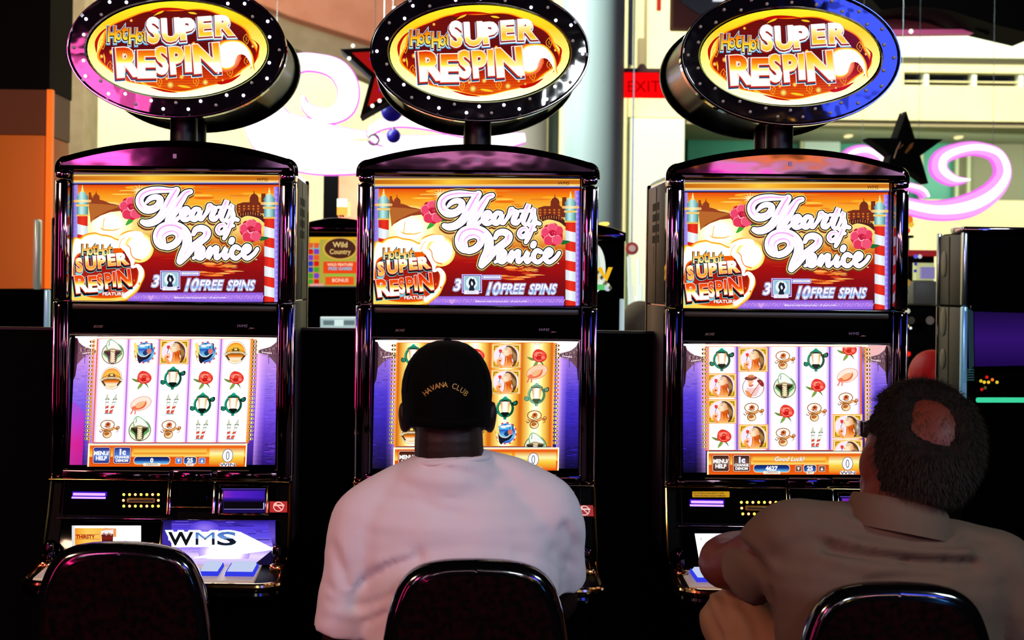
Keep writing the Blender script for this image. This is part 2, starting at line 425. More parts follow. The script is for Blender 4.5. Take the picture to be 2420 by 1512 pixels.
# far facade: cream wall with a window strip and a recessed gallery below
z_ws0, z_ws1 = Z(203, DB, 2200), Z(172, DB, 2200)
z_w0 = Z(286, DB, 2200)
xr0 = X(1482, DB); 
mb = MB().box(-9, xr0, DB, DB+0.3, 0, 7)
struct('wall_back', mb, MATS['cream_wall'])
f2 = MB().box(xr0, 11, DB-0.05, DB+0.25, z_w0, z_ws0); f2.box(xr0, X(2130, DB), DB-0.05, DB+0.25, z_ws0, z_ws1); f2.box(xr0, 11, DB-0.05, DB+0.25, z_ws1, 7)
struct('wall_back_gallery', f2, MATS['cream_wall'])
struct('trim_1', MB().box(X(1990, DB), 11, DB-0.16, DB-0.05, Z(140, DB, 2200), Z(76, DB, 2200)), MATS['white_paint'])
t = struct('window_1', MB().box(X(2130, DB), 11, DB+0.1, DB+0.16, z_ws0, z_ws1), MATS['dark_glass'])
for px in (2186, 2299, 2410):
    obj('mullion', MB().box(X(px-6, DB), X(px+5, DB), DB-0.02, DB+0.1, z_ws0, z_ws1), MATS['white_paint'], t)
obj('window_rail', MB().box(X(2130, DB), 11, DB+0.02, DB+0.08, Z(193, DB, 2200), Z(190, DB, 2200)), MATS['cream_trim'], t)
# gallery recess under the cream wall
struct('trim_2', MB().box(X(1620, DB), 11, DB, DB+3.0, z_w0-0.06, z_w0), MATS['shade_wall'])
struct('wall_gallery', MB().box(xr0, 11, DB+2.0, DB+2.1, 0, z_w0-0.06), MATS['teal_glass'])
struct('trim_3', MB().box(X(1485, DB), X(1612, DB), DB-0.12, DB, 0, Z(282, DB, 1550)), MATS['white_paint'])
struct('trim_4', MB().box(X(1618, DB), 11, DB-0.1, DB+0.2, 0, Z(470, DB, 2000)), MATS['cream_wall'])
struct('trim_5', MB().box(X(1455, DB), X(1474, DB), DB-0.2, DB, 0, 7), MATS['cream_trim'])
struct('trim_6', MB().box(X(1477, DB), X(1487, DB), DB-0.18, DB, Z(160, DB, 1480), 7), MATS['dark_glass'])
for i, (a, b, y0, y1) in enumerate(((1620, 1770, 299, 306), (1920, 1972, 302, 308), (2160, 2230, 300, 312), (1995, 2010, 318, 324), (2055, 2072, 298, 306), (2255, 2270, 316, 324), (2330, 2345, 300, 306))):
    tag(obj('gallery_light', MB().box(X(a, DB+1), X(b, DB+1), DB+0.9, DB+1.05, Z(y1, DB+1, 1900), Z(y0, DB+1, 1900), 0.02), emis('gallery_glow%d' % i, (255, 240, 170), 2.0 if b-a > 30 else 1.2)),
        ['long pale strip light under the cream gallery beside the neon ovals stem', 'short pale strip light left of the dark star', 'bright long strip light above the right arm of the dark star', 'small round downlight left of the dark star', 'small amber downlight over the dark star', 'small amber downlight right of the dark star', 'downlight at far right end of the gallery'][i], 'ceiling light', 'lights under the gallery')
# posts and panes inside the gallery
g = thing('glass_partition', (X(1900, DB+1.8), DB+1.8, 0), 'teal lit glass partition far behind the right slot machine', 'partition')
def loc_box(root, *a, **k): 
    m = MB().box(*a, **k)
    for v in m.v: v -= root.location
    return m
for a, b, m in ((1625, 1820, 'teal_glass'), (1900, 1985, 'white_paint'), (2180, 2260, 'teal_glass'), (2262, 2420, 'shade_wall')):
    obj('glass_panel', loc_box(g, X(a, DB+1.8), X(b, DB+1.8), DB+1.8, DB+1.84, 0.1, Z(330, DB+1.8, 2000)), MATS[m], g)
for px in (1895, 2178, 2262, 2290):
    obj('post', loc_box(g, X(px-4, DB+1.7), X(px+4, DB+1.7), DB+1.7, DB+1.78, 0.1, Z(335, DB+1.7, 2000)), MATS['cream_trim'], g)

# left: black-topped amber column, stone pilaster, soffit
DC = 7.0
c = thing('amber_column', (X(60, DC), DC, 0), 'amber-lit square column with a black upper part left of the slot machines', 'column')
def lb(root, mb):
    for v in mb.v: v -= root.location
    return mb
obj('shaft', lb(c, MB().box(X(-60, DC), X(112, DC), DC, DC+0.4, 0, Z(318, DC, 60), 0.01)), MATS['orange_column'], c)
obj('upper_block', lb(c, MB().box(X(-60, DC), X(116, DC), DC-0.01, DC+0.41, Z(212, DC, 60), 7.0)), MATS['near_black'], c)
obj('collar', lb(c, MB().box(X(-60, DC), X(113, DC), DC-0.005, DC+0.405, Z(318, DC, 60), Z(212, DC, 60))), mat('brown_collar', (96, 50, 20), 0.6), c)
obj('edge_strip', lb(c, MB().box(X(111, DC), X(124, DC), DC-0.02, DC+0.02, 0, Z(212, DC, 60))), mat('amber_edge', (250, 130, 20), 0.5, emit=(240, 110, 10), es=0.5), c)
DP = 12.0
c = thing('stone_pilaster', (X(160, DP), DP, 0), 'pale beige stone pilaster behind the left slot machine', 'column')
obj('shaft', lb(c, MB().box(X(126, DP), X(196, DP), DP, DP+0.5, 0, 7)), MATS['beige'], c)
obj('corner_bead', lb(c, MB().box(X(124, DP), X(130, DP), DP-0.03, DP, 0, 7)), MATS['cream_trim'], c)
# beige wall field and salmon sloping soffit
DS = 12.5
p = [at(600, -40, DS), at(600, 20, DS), at(700, 60, DS), at(885, 118, DS), at(960, 140, DS), at(1300, 250, DS), at(1300, -40, DS)]
struct('trim_7', MB().prism([(q.x, q.z) for q in p], DS-0.4, DS+0.1, 0.02), MATS['salmon'])
p = [at(560, -20, DS), at(700, 60, DS), at(885, 118, DS), at(1000, 155, DS), at(1000, 215, DS), at(880, 195, DS), at(560, 60, DS)]
struct('trim_8', MB().prism([(q.x, q.z) for q in p], DS-0.1, DS+0.3), MATS['beige'])
struct('trim_9', MB().box(X(930, DS-0.6), X(1010, DS-0.6), DS-0.6, DS-0.45, Z(20, DS, 960), 7), MATS['grey_column'])
# columns
def column(px0, px1, D, m, label, name='round_column'):
    x0, x1 = X(px0, D), X(px1, D); r = (x1-x0)/2; c = thing(name, ((x0+x1)/2, D, 0), label, 'column')
    obj('shaft', MB().cyl((0, 0, 0), (0, 0, 7.0), r, 48), m, c); obj('plinth', MB().cyl((0, 0, 0), (0, 0, 0.25), r*1.12, 48), m, c)
    return c
column(1325, 1472, 9.0, MATS['teal_column'], 'large pale teal round column behind the middle slot machine')
column(1165, 1292, 10.5, MATS['grey_column'], 'grey-green round column seen under the middle oval sign', 'round_column')
struct('trim_10', MB().box(X(1293, 13), X(1320, 13), 13, 13.1, 0, Z(40, 13)), MATS['dark_green'])
struct('trim_11', MB().box(X(1270, 12.8), X(1294, 12.8), 12.8, 12.9, 0, Z(40, 13)), MATS['cream_trim'])
# small posts near the exit sign
struct('trim_12', MB().box(X(1519, 13), X(1526, 13), 13, 13.05, Z(160, 13, 1520), 7), MATS['shade_wall'])
struct('trim_13', MB().box(X(1504, 13), X(1520, 13), 12.95, 13.05, Z(162, 13, 1520), Z(92, 13, 1520)), MATS['shade_wall'])
tag(obj('hanging_tube_light', MB().box(X(1548, 12), X(1558, 12), 12, 12.05, Z(24, 12, 1550), 6.9), mat('red_tube', (170, 20, 10), 0.4, emit=(160, 15, 5), es=0.6)), 'narrow red vertical sign strip above the exit sign', 'sign')

# exit sign
DE = 9.0
e = thing('exit_sign', (X(1520, DE, 200), DE, Z(190, DE, 1520)), 'glowing red EXIT sign hanging between the middle and right slot machines', 'sign')
obj('housing', lb(e, MB().box(X(1464, DE), X(1600, DE), DE, DE+0.1, Z(171, DE, 1530), Z(161, DE, 1530), 0.006)), MATS['dark_brown'], e)
obj('canopy', lb(e, MB().prism([(X(1503, DE), Z(162, DE, 1530)), (X(1527, DE), Z(162, DE, 1530)), (X(1519, DE), Z(151, DE, 1530)), (X(1510, DE), Z(151, DE, 1530))], DE, DE+0.08)), MATS['dark_brown'], e)
obj('lens', lb(e, MB().box(X(1470, DE), X(1590, DE), DE+0.01, DE+0.05, Z(230, DE, 1530), Z(171, DE, 1530), 0.004)), emis('exit_red', (255, 6, 10), 1.1), e)
a = Art(); 
a.text('EXIT', 1481, 217, 26, (150, 0, 4), 0.0, sx=1.0, space=1.02)
link('lettering', a.mesh('lettering', lambda x, y, l: at(x, y, DE+0.009)-Vector((0, l, 0))-e.location), MATS['glow_print'], e)

# upper right: brown hanging panel, black canopy with magenta edge
DK = 9.5
k = thing('hanging_sign_board', (X(1640, DK), DK, Z(30, DK, 1640)), 'dark brown hanging sign board with a blue field above the right slot machine', 'sign')
obj('board', lb(k, MB().box(X(1586, DK), X(1800, DK), DK, DK+0.15, Z(66, DK, 1640), Z(-60, DK, 1640), 0.01)), MATS['dark_brown'], k)
obj('blue_field', lb(k, MB().prism([(v.x, v.z) for v in (at(1606, -50, DK), at(1610, 8, DK), at(1650, 34, DK), at(1800, 46, DK), at(1800, -50, DK))], DK-0.02, DK)), mat('navy', (14, 8, 30), 0.4), k)
obj('snowflake_mark', lb(k, MB().box(X(1678, DK), X(1706, DK), DK-0.03, DK-0.02, Z(5, DK, 1690), Z(-6, DK, 1690))), emis('pale_mark', (230, 235, 240), 1.0), k)
k = thing('black_canopy', (X(2200, 8.5), 8.5, Z(30, 8.5, 2200)), 'black canopy with a maroon underside and magenta edge in the upper right', 'canopy')
obj('roof', lb(k, MB().prism([(v.x, v.z) for v in (at(1990, -60, 8.5), at(2070, 31, 8.5), at(2150, 22, 8.5), at(2230, 32, 8.5), at(2337, 66, 8.5), at(2440, 90, 8.5), at(2440, -60, 8.5))], 8.4, 8.8)), MATS['near_black'], k)
obj('underside', lb(k, MB().prism([(v.x, v.z) for v in (at(2060, 64, 8.7), at(2330, 63, 8.7), at(2240, 36, 8.7), at(2150, 24, 8.7), at(2070, 34, 8.7))], 8.81, 8.95)), mat('maroon', (98, 36, 40), 0.7), k)
obj('edge_light', lb(k, MB().prism([(v.x, v.z) for v in (at(2090, 63, 8.6), at(2335, 62, 8.6), at(2335, 71, 8.6), at(2100, 74, 8.6))], 8.7, 8.8)), mat('magenta_edge', (190, 90, 130), 0.5, emit=(150, 60, 100), es=0.8), k)
obj('lamp_bulb', lb(k, MB().ell(at(2153, 74, 8.6), (0.012, 0.012, 0.012))), emis('canopy_bulb', (255, 250, 240), 2), k)
obj('bracket', lb(k, MB().prism([(v.x, v.z) for v in (at(2305, 70, 8.6), at(2337, 70, 8.6), at(2337, 84, 8.6))], 8.6, 8.65)), MATS['near_black'], k)
obj('ornament', lb(k, MB().tube([at(2142, 34, 8.6), at(2140, 24, 8.6), at(2150, 20, 8.6), at(2156, 28, 8.6), at(2148, 33, 8.6)], 0.008)), MATS['dark_brown'], k)
# ------------------------------------------------------------ neon scrolls, stars, balls
emis('neon_white', (255, 236, 255), 2.2); emis('neon_pink', (238, 110, 235), 1.15); emis('neon_pink_soft', (246, 160, 244), 1.2)
def ribbon(root, pts, D, dep, m, name, grow=0, dy=0.0, n=6):
    P = cr_spline([Vector(p) for p in pts], n); loops = []
    for i, p in enumerate(P):
        a, b = P[max(i-1, 0)], P[min(i+1, len(P)-1)]; t = Vector((b.x-a.x, b.y-a.y)).normalized(); nn = Vector((-t.y, t.x)); w = (max(p.z, 2)+grow)/2
        L = []
        for q in range(12):
            ang = q*2*math.pi/12; c_, s_ = math.cos(ang), math.sin(ang)
            c_ = math.copysign(abs(c_)**0.7, c_); s_ = math.copysign(abs(s_)**0.7, s_)
            v = at(p.x+nn.x*w*c_, p.y+nn.y*w*c_, D); v.y += dy+dep*s_; L.append(v-root.location)
        loops.append(L)
    return obj(name, MB().loft(loops), m, root, 60)
def scroll(loc, D, paths, label, core='neon_white', rim='neon_pink', group='glowing neon scrolls'):
    r = thing('neon_scroll', loc, label, 'neon sign', group)
    x_, y_ = paths[0][len(paths[0])//2][:2]; hp = at(x_, y_, D)-r.location; obj('hanger', MB().cyl((hp.x, 0.06, hp.z), (hp.x, 0.06, 7.0-r.location.z), 0.0015, 6), MATS['steel'], r)
    for p in paths:
        ribbon(r, p, D, 0.05, MATS[core], 'glowing_tube'); ribbon(r, p, D, 0.03, MATS[rim], 'pink_backing', 7, 0.035)
        if core != 'neon_white': ribbon(r, [(x, y, w_*0.5) for x, y, w_ in p], D, 0.03, MATS['neon_white'], 'bright_core', 0, -0.035)
    return r
scroll(at(800, 330, 8), 8.0, [[(716, 228, 4), (722, 250, 18), (748, 268, 30), (785, 272, 36), (816, 250, 46), (822, 205, 48), (798, 165, 46), (752, 148, 40), (700, 150, 44), (650, 190, 60), (622, 250, 90), (650, 315, 120), (730, 345, 125), (830, 358, 104), (950, 358, 76), (1060, 347, 56), (1170, 335, 40), (1240, 325, 20)]],
       'huge white-pink glowing neon scroll curling between the left and middle slot machines')
scroll(at(960, 300, 7.8), 7.8, [[(905, 340, 6), (884, 330, 12), (876, 312, 16), (900, 294, 22), (950, 287, 22), (1020, 296, 20), (1090, 312, 18), (1150, 325, 12)]],
       'thin pink-white neon curl just above the big scroll beside the blue balls')
scroll(at(2290, 430, 8), 8.0, [[(2284, 426, 8), (2250, 424, 24), (2222, 402, 34), (2226, 374, 34), (2262, 356, 30), (2310, 350, 28), (2356, 366, 28), (2372, 410, 32), (2345, 455, 44), (2290, 486, 50), (2220, 497, 42), (2155, 488, 36), (2100, 470, 28)]],
       'large pink neon scroll at the right beside the dark star', 'neon_pink_soft')
scroll(at(2040, 370, 8.3), 8.3, [[(1985, 385, 10), (2010, 362, 20), (2045, 356, 24), (2075, 372, 20), (2080, 392, 12)]], 'small pink neon curl just behind the right slot machine top, left of the dark star', 'neon_pink_soft')
scroll(at(2160, 450, 8.25), 8.25, [[(2120, 438, 12), (2150, 440, 16), (2178, 450, 14), (2188, 466, 8)]], 'short pink neon hook under the dark star', 'neon_pink_soft')
def hang(r, dy=0.1): obj('hanger', MB().cyl((0, dy, 0), (0, dy, 7.0-r.location.z), 0.0015, 6), MATS['steel'], r)
def star_poly(cx, cy, Ro, Ri, rot, D, k=1.0):
    P = []
    for i in range(10):
        a = R(rot-90+36*i); r = (Ro if i % 2 == 0 else Ri)*k; q = at(cx+r*math.cos(a), cy+r*math.sin(a), D); P.append((q.x, q.z))
    return P
def sub(mb, root):
    for v in mb.v: v -= root.location
    return mb
s = thing('neon_star', at(905, 165, 7), 'red and purple five-pointed star sign with bulbs, half behind the middle oval sign', 'star sign')
DQ = 7.0
obj('star_body', sub(MB().prism(star_poly(937, 163, 142, 64, 1.7, DQ), DQ, DQ+0.22, 0.01), s), mat('star_black', (10, 4, 8), 0.7, spec=0.1), s)
obj('red_face', sub(MB().prism(star_poly(937, 163, 142, 64, 1.7, DQ, 0.78), DQ-0.015, DQ), s), mat('star_red', (60, 6, 8), 0.6, emit=(190, 16, 14), es=0.7, spec=0.1), s)
obj('purple_face', sub(MB().prism(star_poly(937, 163, 142, 64, 1.7, DQ, 0.48), DQ-0.03, DQ-0.015), s), mat('star_purple', (40, 14, 70), 0.6, emit=(125, 45, 215), es=0.8, spec=0.1), s)
for p in ((834, 108), (825, 138), (897, 238), (931, 19), (880, 250)):
    obj('bulb', sub(MB().ell(at(p[0], p[1], DQ-0.03), (0.009, 0.009, 0.009), n=10, m=6), s), emis('star_bulb_%d' % p[0], (255, 245, 225), 2.0), s)
hang(s)
s = thing('dark_star', at(2140, 350, 7.4), 'black five-pointed star with faint gold script in front of the pink scroll', 'star sign')
obj('star_body', sub(MB().prism(star_poly(2141, 356, 94, 37, 1, 7.4), 7.4, 7.52, 0.006), s), MATS['near_black'], s)
gold = mat('gold_script', (110, 66, 26), 0.4, emit=(90, 50, 15), es=0.5)
for pts in ([(2113, 374), (2120, 352), (2128, 336), (2124, 352), (2134, 342)], [(2140, 360), (2152, 342), (2158, 338), (2150, 352), (2140, 362), (2156, 346)]):
    obj('gold_script', sub(MB().tube([at(a, b, 7.39) for a, b in pts], 0.003, 6), s), gold, s)
hang(s, 0.06)
for i, (px, py, r, D, lb_) in enumerate(((930, 321, 17, 7.6, 'small dark blue ball ornament between the neon scrolls'), (926, 262, 26, 7.3, 'larger deep blue ball ornament behind the middle oval sign edge'))):
    b = thing('blue_ball', at(px, py, D), lb_, 'ornament', 'blue ball ornaments')
    q = r*D/F; obj('ball', MB().ell((0, 0, 0), (q, q, q), n=24, m=16), mat('ball_blue%d' % i, (20, 12, 90), 0.35, emit=(30, 18, 120), es=0.35, spec=0.2), b); obj('cap', MB().cyl((0, 0, q*0.95), (0, 0, q*1.2), q*0.2, 10), MATS['gold_chrome'], b); hang(b, 0.0)
h = thing('ring_bracket', at(883, 330, 7.6), 'small dark ring bracket left of the small blue ball', 'bracket')
obj('ring', MB().tube([(0.026*math.cos(a*math.pi/8), 0, 0.026*math.sin(a*math.pi/8)) for a in range(17)], 0.006, 6), MATS['steel'], h); obj('arm', MB().box(-0.1, -0.02, -0.01, 0.01, -0.008, 0.008), MATS['shade_wall'], h); hang(h, 0.0)

# ------------------------------------------------------------ background slot machines and furniture
def bg_machine(cx, w, ytop, D, label, name='slot_machine', hood=True):
    x = X(cx, D, 600); hw = w/2*D/F; r = thing(name, (x, D, 0), label, 'slot machine')
    zt = Z(ytop, D, cx); r['hw'] = hw; r['zt'] = zt
    obj('cabinet', MB().box(-hw, hw, 0.0, 0.5, 0, zt-0.03, 0.015), MATS['black_satin'], r)
    P = [(-hw, zt-0.06)]+[(-hw+2*hw*i/10, zt-0.03+0.03*math.sin(math.pi*i/10)) for i in range(11)]+[(hw, zt-0.06)]
    obj('hood', MB().prism(P, -0.04, 0.5, 0.012), MATS['hood_chrome'], r)
    return r
D1 = 6.0
m1 = bg_machine(800, 190, 515, D1, 'background slot machine with colour-tiled sign glass between the left and middle machines')
a = Art(); a.rect(700, 560, 900, 676, (196, 150, 60))
cols = [(215, 30, 20), (120, 60, 200), (70, 160, 40), (200, 160, 40), (40, 60, 190), (80, 220, 70), (230, 90, 40)]
rr = random.Random(4)
a.rect(733, 560, 852, 574, (232, 180, 40)); a.rect(733, 578, 764, 590, (120, 190, 170))
for i in range(6):
    for j in range(7):
        x, y = 700+i*14, 574+j*14.3
        a.rect(x, y, x+12, y+12, cols[rr.randrange(7)], 3)
for j in range(7): a.rect(842, 574+j*14, 856, 586+j*14, (150, 190, 160) if j % 2 else (220, 190, 140), 3)
a.rect(756, 566, 842, 676, (176, 168, 62)); a.rect(764, 618, 843, 646, (236, 70, 22)); a.rect(769, 654, 836, 673, (240, 84, 24)); a.rect(772, 648, 838, 652, (150, 190, 70))
a.oval(804, 587, 41, 27, (226, 176, 70)); a.oval(804, 587, 37, 24, (74, 38, 28))
a.text('Wild', 804, 584, 12, (240, 205, 130), 0.02, anchor='c'); a.text('Country', 804, 600, 11, (232, 190, 110), 0.02, anchor='c', sx=0.9)
a.text('WILD FEATURE', 804, 628, 6, (255, 230, 190), 0.02, anchor='c'); a.text('FREE GAMES', 804, 638, 7, (120, 190, 220), 0.03, anchor='c')
a.text('BONUS', 804, 666, 8, (255, 214, 190), 0.02, anchor='c'); a.rect(733, 670, 765, 676, (226, 160, 150)); a.rect(700, 676, 900, 679, (60, 60, 66))
link('sign_glass', a.mesh('sign_glass', lambda x, y, l: at(x, y, D1-0.01)-Vector((0, l, 0))-m1.location), MATS['lit_print'], m1)
a = Art(); a.rect(757, 748, 845, 778, (170, 196, 196), 3); a.rect(764, 757, 838, 768, (100, 120, 124)); a.rect(790, 755, 812, 770, (214, 236, 232)); a.rect(757, 748, 845, 752, (225, 240, 236), 2)
link('lit_panel', a.mesh('lit_panel', lambda x, y, l: at(x, y, D1-0.02)-Vector((0, l, 0))-m1.location), MATS['lit_print'], m1)
cn = thing('signal_lamp', at(808, 513, 6.12), 'glowing stacked candle lamp on top of the background slot machine', 'lamp')
k = 6.12/F
obj('base', MB().cyl((0, 0, 0), (0, 0, 6*k), 6*k, 14), MATS['gold_chrome'], cn); obj('lower_tier', MB().cyl((0, 0, 5*k), (0, 0, 24*k), 12*k, 16), emis('tier_amber', (255, 170, 70), 1.6), cn)
obj('upper_tier', MB().cyl((0, 0, 24*k), (0, 0, 43*k), 12*k, 16), emis('tier_white', (255, 246, 214), 2.2), cn); obj('side_tube', MB().cyl((17*k, 0, 3*k), (17*k, 0, 36*k), 3.5*k, 8), emis('tier_side', (255, 220, 150), 1.4), cn)
g = thing('dark_post', (X(782, 8.6), 8.6, 0), 'dark brown post under the neon scroll', 'post'); obj('shaft', MB().box(-0.042, 0.042, 0, 0.08, 0, Z(395, 8.6, 782), 0.004), MATS['near_black'], g); obj('cap', MB().box(-0.048, 0.048, -0.005, 0.085, Z(395, 8.6, 782), Z(391, 8.6, 782)), MATS['dark_brown'], g)
g = thing('salmon_screen', (X(850, 9.4), 9.4, 0), 'greyish pink standing screen behind the candle lamp', 'partition'); obj('panel', MB().box(-0.14, 0.42, 0, 0.05, 0, Z(402, 9.4, 850)), MATS['salmon'], g); obj('foot', MB().box(-0.16, 0.44, -0.1, 0.15, 0, 0.05), MATS['steel'], g)
D2 = 5.4
m2 = bg_machine(1395, 164, 530, D2, 'black background slot machine right of the middle machine with a white round emblem')
a = Art(); a.clip = (1330, 560, 1472, 700); a.oval(1405, 634, 26, 58, (232, 240, 232)); a.oval(1400, 636, 20, 48, (208, 224, 196))
a.text('WOW', 1448, 668, 34, (246, 186, 30), 0.05, anchor='r'); a.rect(1380, 672, 1440, 685, (90, 196, 110), 3); a.oval(1436, 680, 8, 8, (190, 205, 215))
for q in range(7): a.oval(1412+q*5, 644+q*6, 4, 5, (214, 220, 190) if q % 2 else (96, 90, 70))
link('emblem', a.mesh('emblem', lambda x, y, l: at(x, y, D2-0.01)-Vector((0, l, 0))-m2.location), MATS['lit_print'], m2)
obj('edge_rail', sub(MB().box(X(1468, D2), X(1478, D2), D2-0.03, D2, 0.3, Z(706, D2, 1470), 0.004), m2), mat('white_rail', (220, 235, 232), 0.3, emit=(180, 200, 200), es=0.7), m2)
obj('top_lamp', sub(MB().box(X(1419, D2), X(1440, D2), D2-0.03, D2+0.05, Z(533, D2, 1430), Z(525, D2, 1430), 0.006), m2), emis('top_amber', (255, 200, 90), 1.8), m2)
# slanted glass-and-steel rails between the machines
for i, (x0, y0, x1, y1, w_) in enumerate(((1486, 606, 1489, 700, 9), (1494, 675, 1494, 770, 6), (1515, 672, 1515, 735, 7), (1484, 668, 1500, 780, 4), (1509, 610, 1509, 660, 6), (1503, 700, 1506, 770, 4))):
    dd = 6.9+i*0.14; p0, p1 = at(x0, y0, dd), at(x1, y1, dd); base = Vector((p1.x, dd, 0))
    b = thing('steel_rail_post', base, ['tall bright steel rail post nearest the black background machine', 'bright rail post right of the tall one', 'bright rail post beside the right slot machine side', 'thin leaning rail post', 'short glowing rail post seen high up', 'thin rail post above the blurred seated person'][i], 'railing', 'blurred bright rail posts')
    obj('tube', sub(MB().tube([p0, p1, Vector((p1.x, dd, 0.02))], w_/2*dd/F, 8), b), mat('rail_glow%d' % i, (205, 215, 205), 0.3, emit=(214, 228, 214), es=0.9 if i != 3 else 0.3), b)  # brightness of the steel put in as the post's own glow
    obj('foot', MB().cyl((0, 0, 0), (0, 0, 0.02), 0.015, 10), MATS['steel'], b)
ck = thing('round_wall_clock', at(1494, 587, 8.0), 'small blurred red and white round sign', 'sign')
obj('rim', MB().cyl((0, 0, 0), (0, 0.03, 0), 15*8/F, 20), mat('clock_red', (140, 26, 30), 0.5, emit=(120, 20, 25), es=0.5), ck); obj('face', MB().cyl((0, -0.01, 0), (0, 0, 0), 8*8/F, 20), mat('clock_face', (190, 160, 150), 0.5, emit=(150, 120, 110), es=0.5), ck)
obj('hanger', MB().cyl((0, 0.02, 0), (0, 0.02, 7.0-ck.location.z), 0.004, 6), MATS['steel'], ck)
# left edge machine and rails
D3 = 5.2
m3 = thing('slot_machine', (X(60, D3), D3, 0), 'black background cabinet with steel rails at the far left edge', 'slot machine')
obj('cabinet', sub(MB().box(X(-40, D3), X(124, D3), D3, D3+0.5, 0, Z(684, D3, 100), 0.01), m3), MATS['black_satin'], m3)
obj('mast', sub(MB().box(X(114, D3), X(134, D3), D3+0.05, D3+0.3, Z(684, D3, 100), Z(512, D3, 110), 0.006), m3), MATS['black_gloss'], m3)
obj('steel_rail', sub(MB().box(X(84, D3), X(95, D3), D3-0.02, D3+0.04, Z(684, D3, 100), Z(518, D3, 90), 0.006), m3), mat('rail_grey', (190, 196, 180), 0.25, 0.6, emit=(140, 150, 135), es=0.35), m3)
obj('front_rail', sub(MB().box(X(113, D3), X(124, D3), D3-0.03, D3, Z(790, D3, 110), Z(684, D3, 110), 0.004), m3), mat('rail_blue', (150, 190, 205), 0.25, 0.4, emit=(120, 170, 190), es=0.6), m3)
# right bank of machines
D4 = 4.7
m4 = thing('slot_machine', (X(2300, D4), D4, 0), 'slot machine at the far right seen from its grey-brown side with a dark purple screen', 'slot machine')
def S4(x0, x1, y0, y1, a, b, bev=0.0): return sub(MB().box(X(x0, D4, y0), X(x1, D4, y0), D4+a, D4+b, Z(y1, D4, 2300), Z(y0, D4, 2300), bev), m4)
side = mat('brown_side', (84, 78, 64), 0.5, 0.2, var=(62, 57, 48), vscale=2.5)
xs = X(2281, D4, 700)
def side4(nm, a, b, y0, y1, m, out=0.004, bev=0.0, par=None): return obj(nm, sub(MB().box(xs-out, xs+0.004, D4+a, D4+b, Z(y1, D4, 2281), Z(y0, D4, 2281), bev), m4), m, par or m4)
obj('cabinet', sub(MB().box(xs+0.004, X(2520, D4), D4+0.0, D4+0.25, 0, Z(548, D4, 2300), 0.01), m4), MATS['black_satin'], m4)
sp4 = side4('side_panel', 0.012, 0.235, 552, 722, side, 0.004, 0.002); side4('lower_side_panel', 0.012, 0.245, 727, 990, side, 0.004, 0.002)
side4('seam', 0.135, 0.142, 556, 722, MATS['vent_dark'], 0.0052, 0, sp4); side4('seam', 0.135, 0.142, 727, 990, MATS['vent_dark'], 0.0052)
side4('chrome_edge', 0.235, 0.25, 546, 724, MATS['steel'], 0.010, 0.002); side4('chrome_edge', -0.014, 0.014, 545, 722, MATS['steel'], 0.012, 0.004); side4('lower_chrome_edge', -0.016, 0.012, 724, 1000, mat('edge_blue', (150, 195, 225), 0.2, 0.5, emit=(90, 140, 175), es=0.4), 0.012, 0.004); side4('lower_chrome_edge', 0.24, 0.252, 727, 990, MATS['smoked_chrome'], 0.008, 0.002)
for y0, y1 in ((590, 655), (728, 800), (830, 880)): obj('oval_inlay', sub(MB().ell(Vector((xs-0.005, D4+0.19, (Z(y0, D4, 2281)+Z(y1, D4, 2281))/2)), (0.003, 0.028, (y1-y0)/2*D4/F), n=14, m=10), m4), mat('inlay%d' % y0, (128, 118, 96), 0.4), m4)
obj('top_trim', S4(2270, 2480, 536, 550, -0.03, 0.1, 0.006), MATS['dark_chrome'], m4); obj('upper_screen', S4(2292, 2500, 556, 735, -0.02, 0.0), MATS['black_gloss'], m4)
a = Art(); a.poly([(2302, 736), (2500, 742), (2500, 862), (2304, 866)], {'st': [(736, (24, 6, 60)), (800, (46, 14, 104)), (866, (26, 4, 70))]}); a.poly([(2286, 728), (2300, 736), (2302, 864), (2290, 880)], (30, 46, 56))
for i in range(5): a.rect(2284, 872+i*6, 2302, 875+i*6, (34, 66, 68))
a.rect(2306, 939, 2500, 951, (60, 214, 160), 5)
for p, c in (((2318, 900), (230, 190, 40)), ((2326, 903), (240, 210, 60)), ((2332, 891), (210, 30, 20)), ((2336, 903), (240, 200, 50)), ((2320, 920), (200, 30, 20)), ((2328, 916), (90, 80, 30)), ((2345, 897), (240, 120, 40)), ((2356, 903), (230, 200, 50))): a.oval(p[0], p[1], 4, 4, c, n=8)
link('lower_screen', a.mesh('lower_screen', lambda x, y, l: at(x, y, D4-0.03)-Vector((0, l, 0))-m4.location), MATS['lit_print'], m4)
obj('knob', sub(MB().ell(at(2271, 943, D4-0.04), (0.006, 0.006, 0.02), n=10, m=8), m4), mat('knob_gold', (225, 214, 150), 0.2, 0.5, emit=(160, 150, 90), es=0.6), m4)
# cluttered counter between
D5 = 6.4
b = thing('bar_counter', (X(2180, D5), D5, 0), 'dark counter with a grey box and small lights seen right of the right slot machine', 'counter')
def S5(x0, x1, y0, y1, m, nm, a=0.0, bb=0.05, bev=0.0): obj(nm, sub(MB().box(X(x0, D5, y0), X(x1, D5, y0), D5+a, D5+bb, Z(y1, D5, 2180), Z(y0, D5, 2180), bev), b), m, b)
obj('body', sub(MB().box(X(2100, D5), X(2300, D5), D5+0.05, D5+0.5, 0, Z(722, D5, 2180)), b), MATS['near_black'], b)
S5(2110, 2262, 588, 602, mat('red_band', (150, 10, 14), 0.5, emit=(150, 8, 12), es=0.6), 'red_band', 0.2, 0.5)
S5(2110, 2262, 602, 680, mat('back_shelf', (14, 12, 15), 0.7, spec=0.1), 'back_shelf', 0.3, 0.5)
S5(2158, 2218, 664, 720, mat('grey_box', (112, 116, 100), 0.5), 'grey_box', 0.0, 0.2, 0.01)
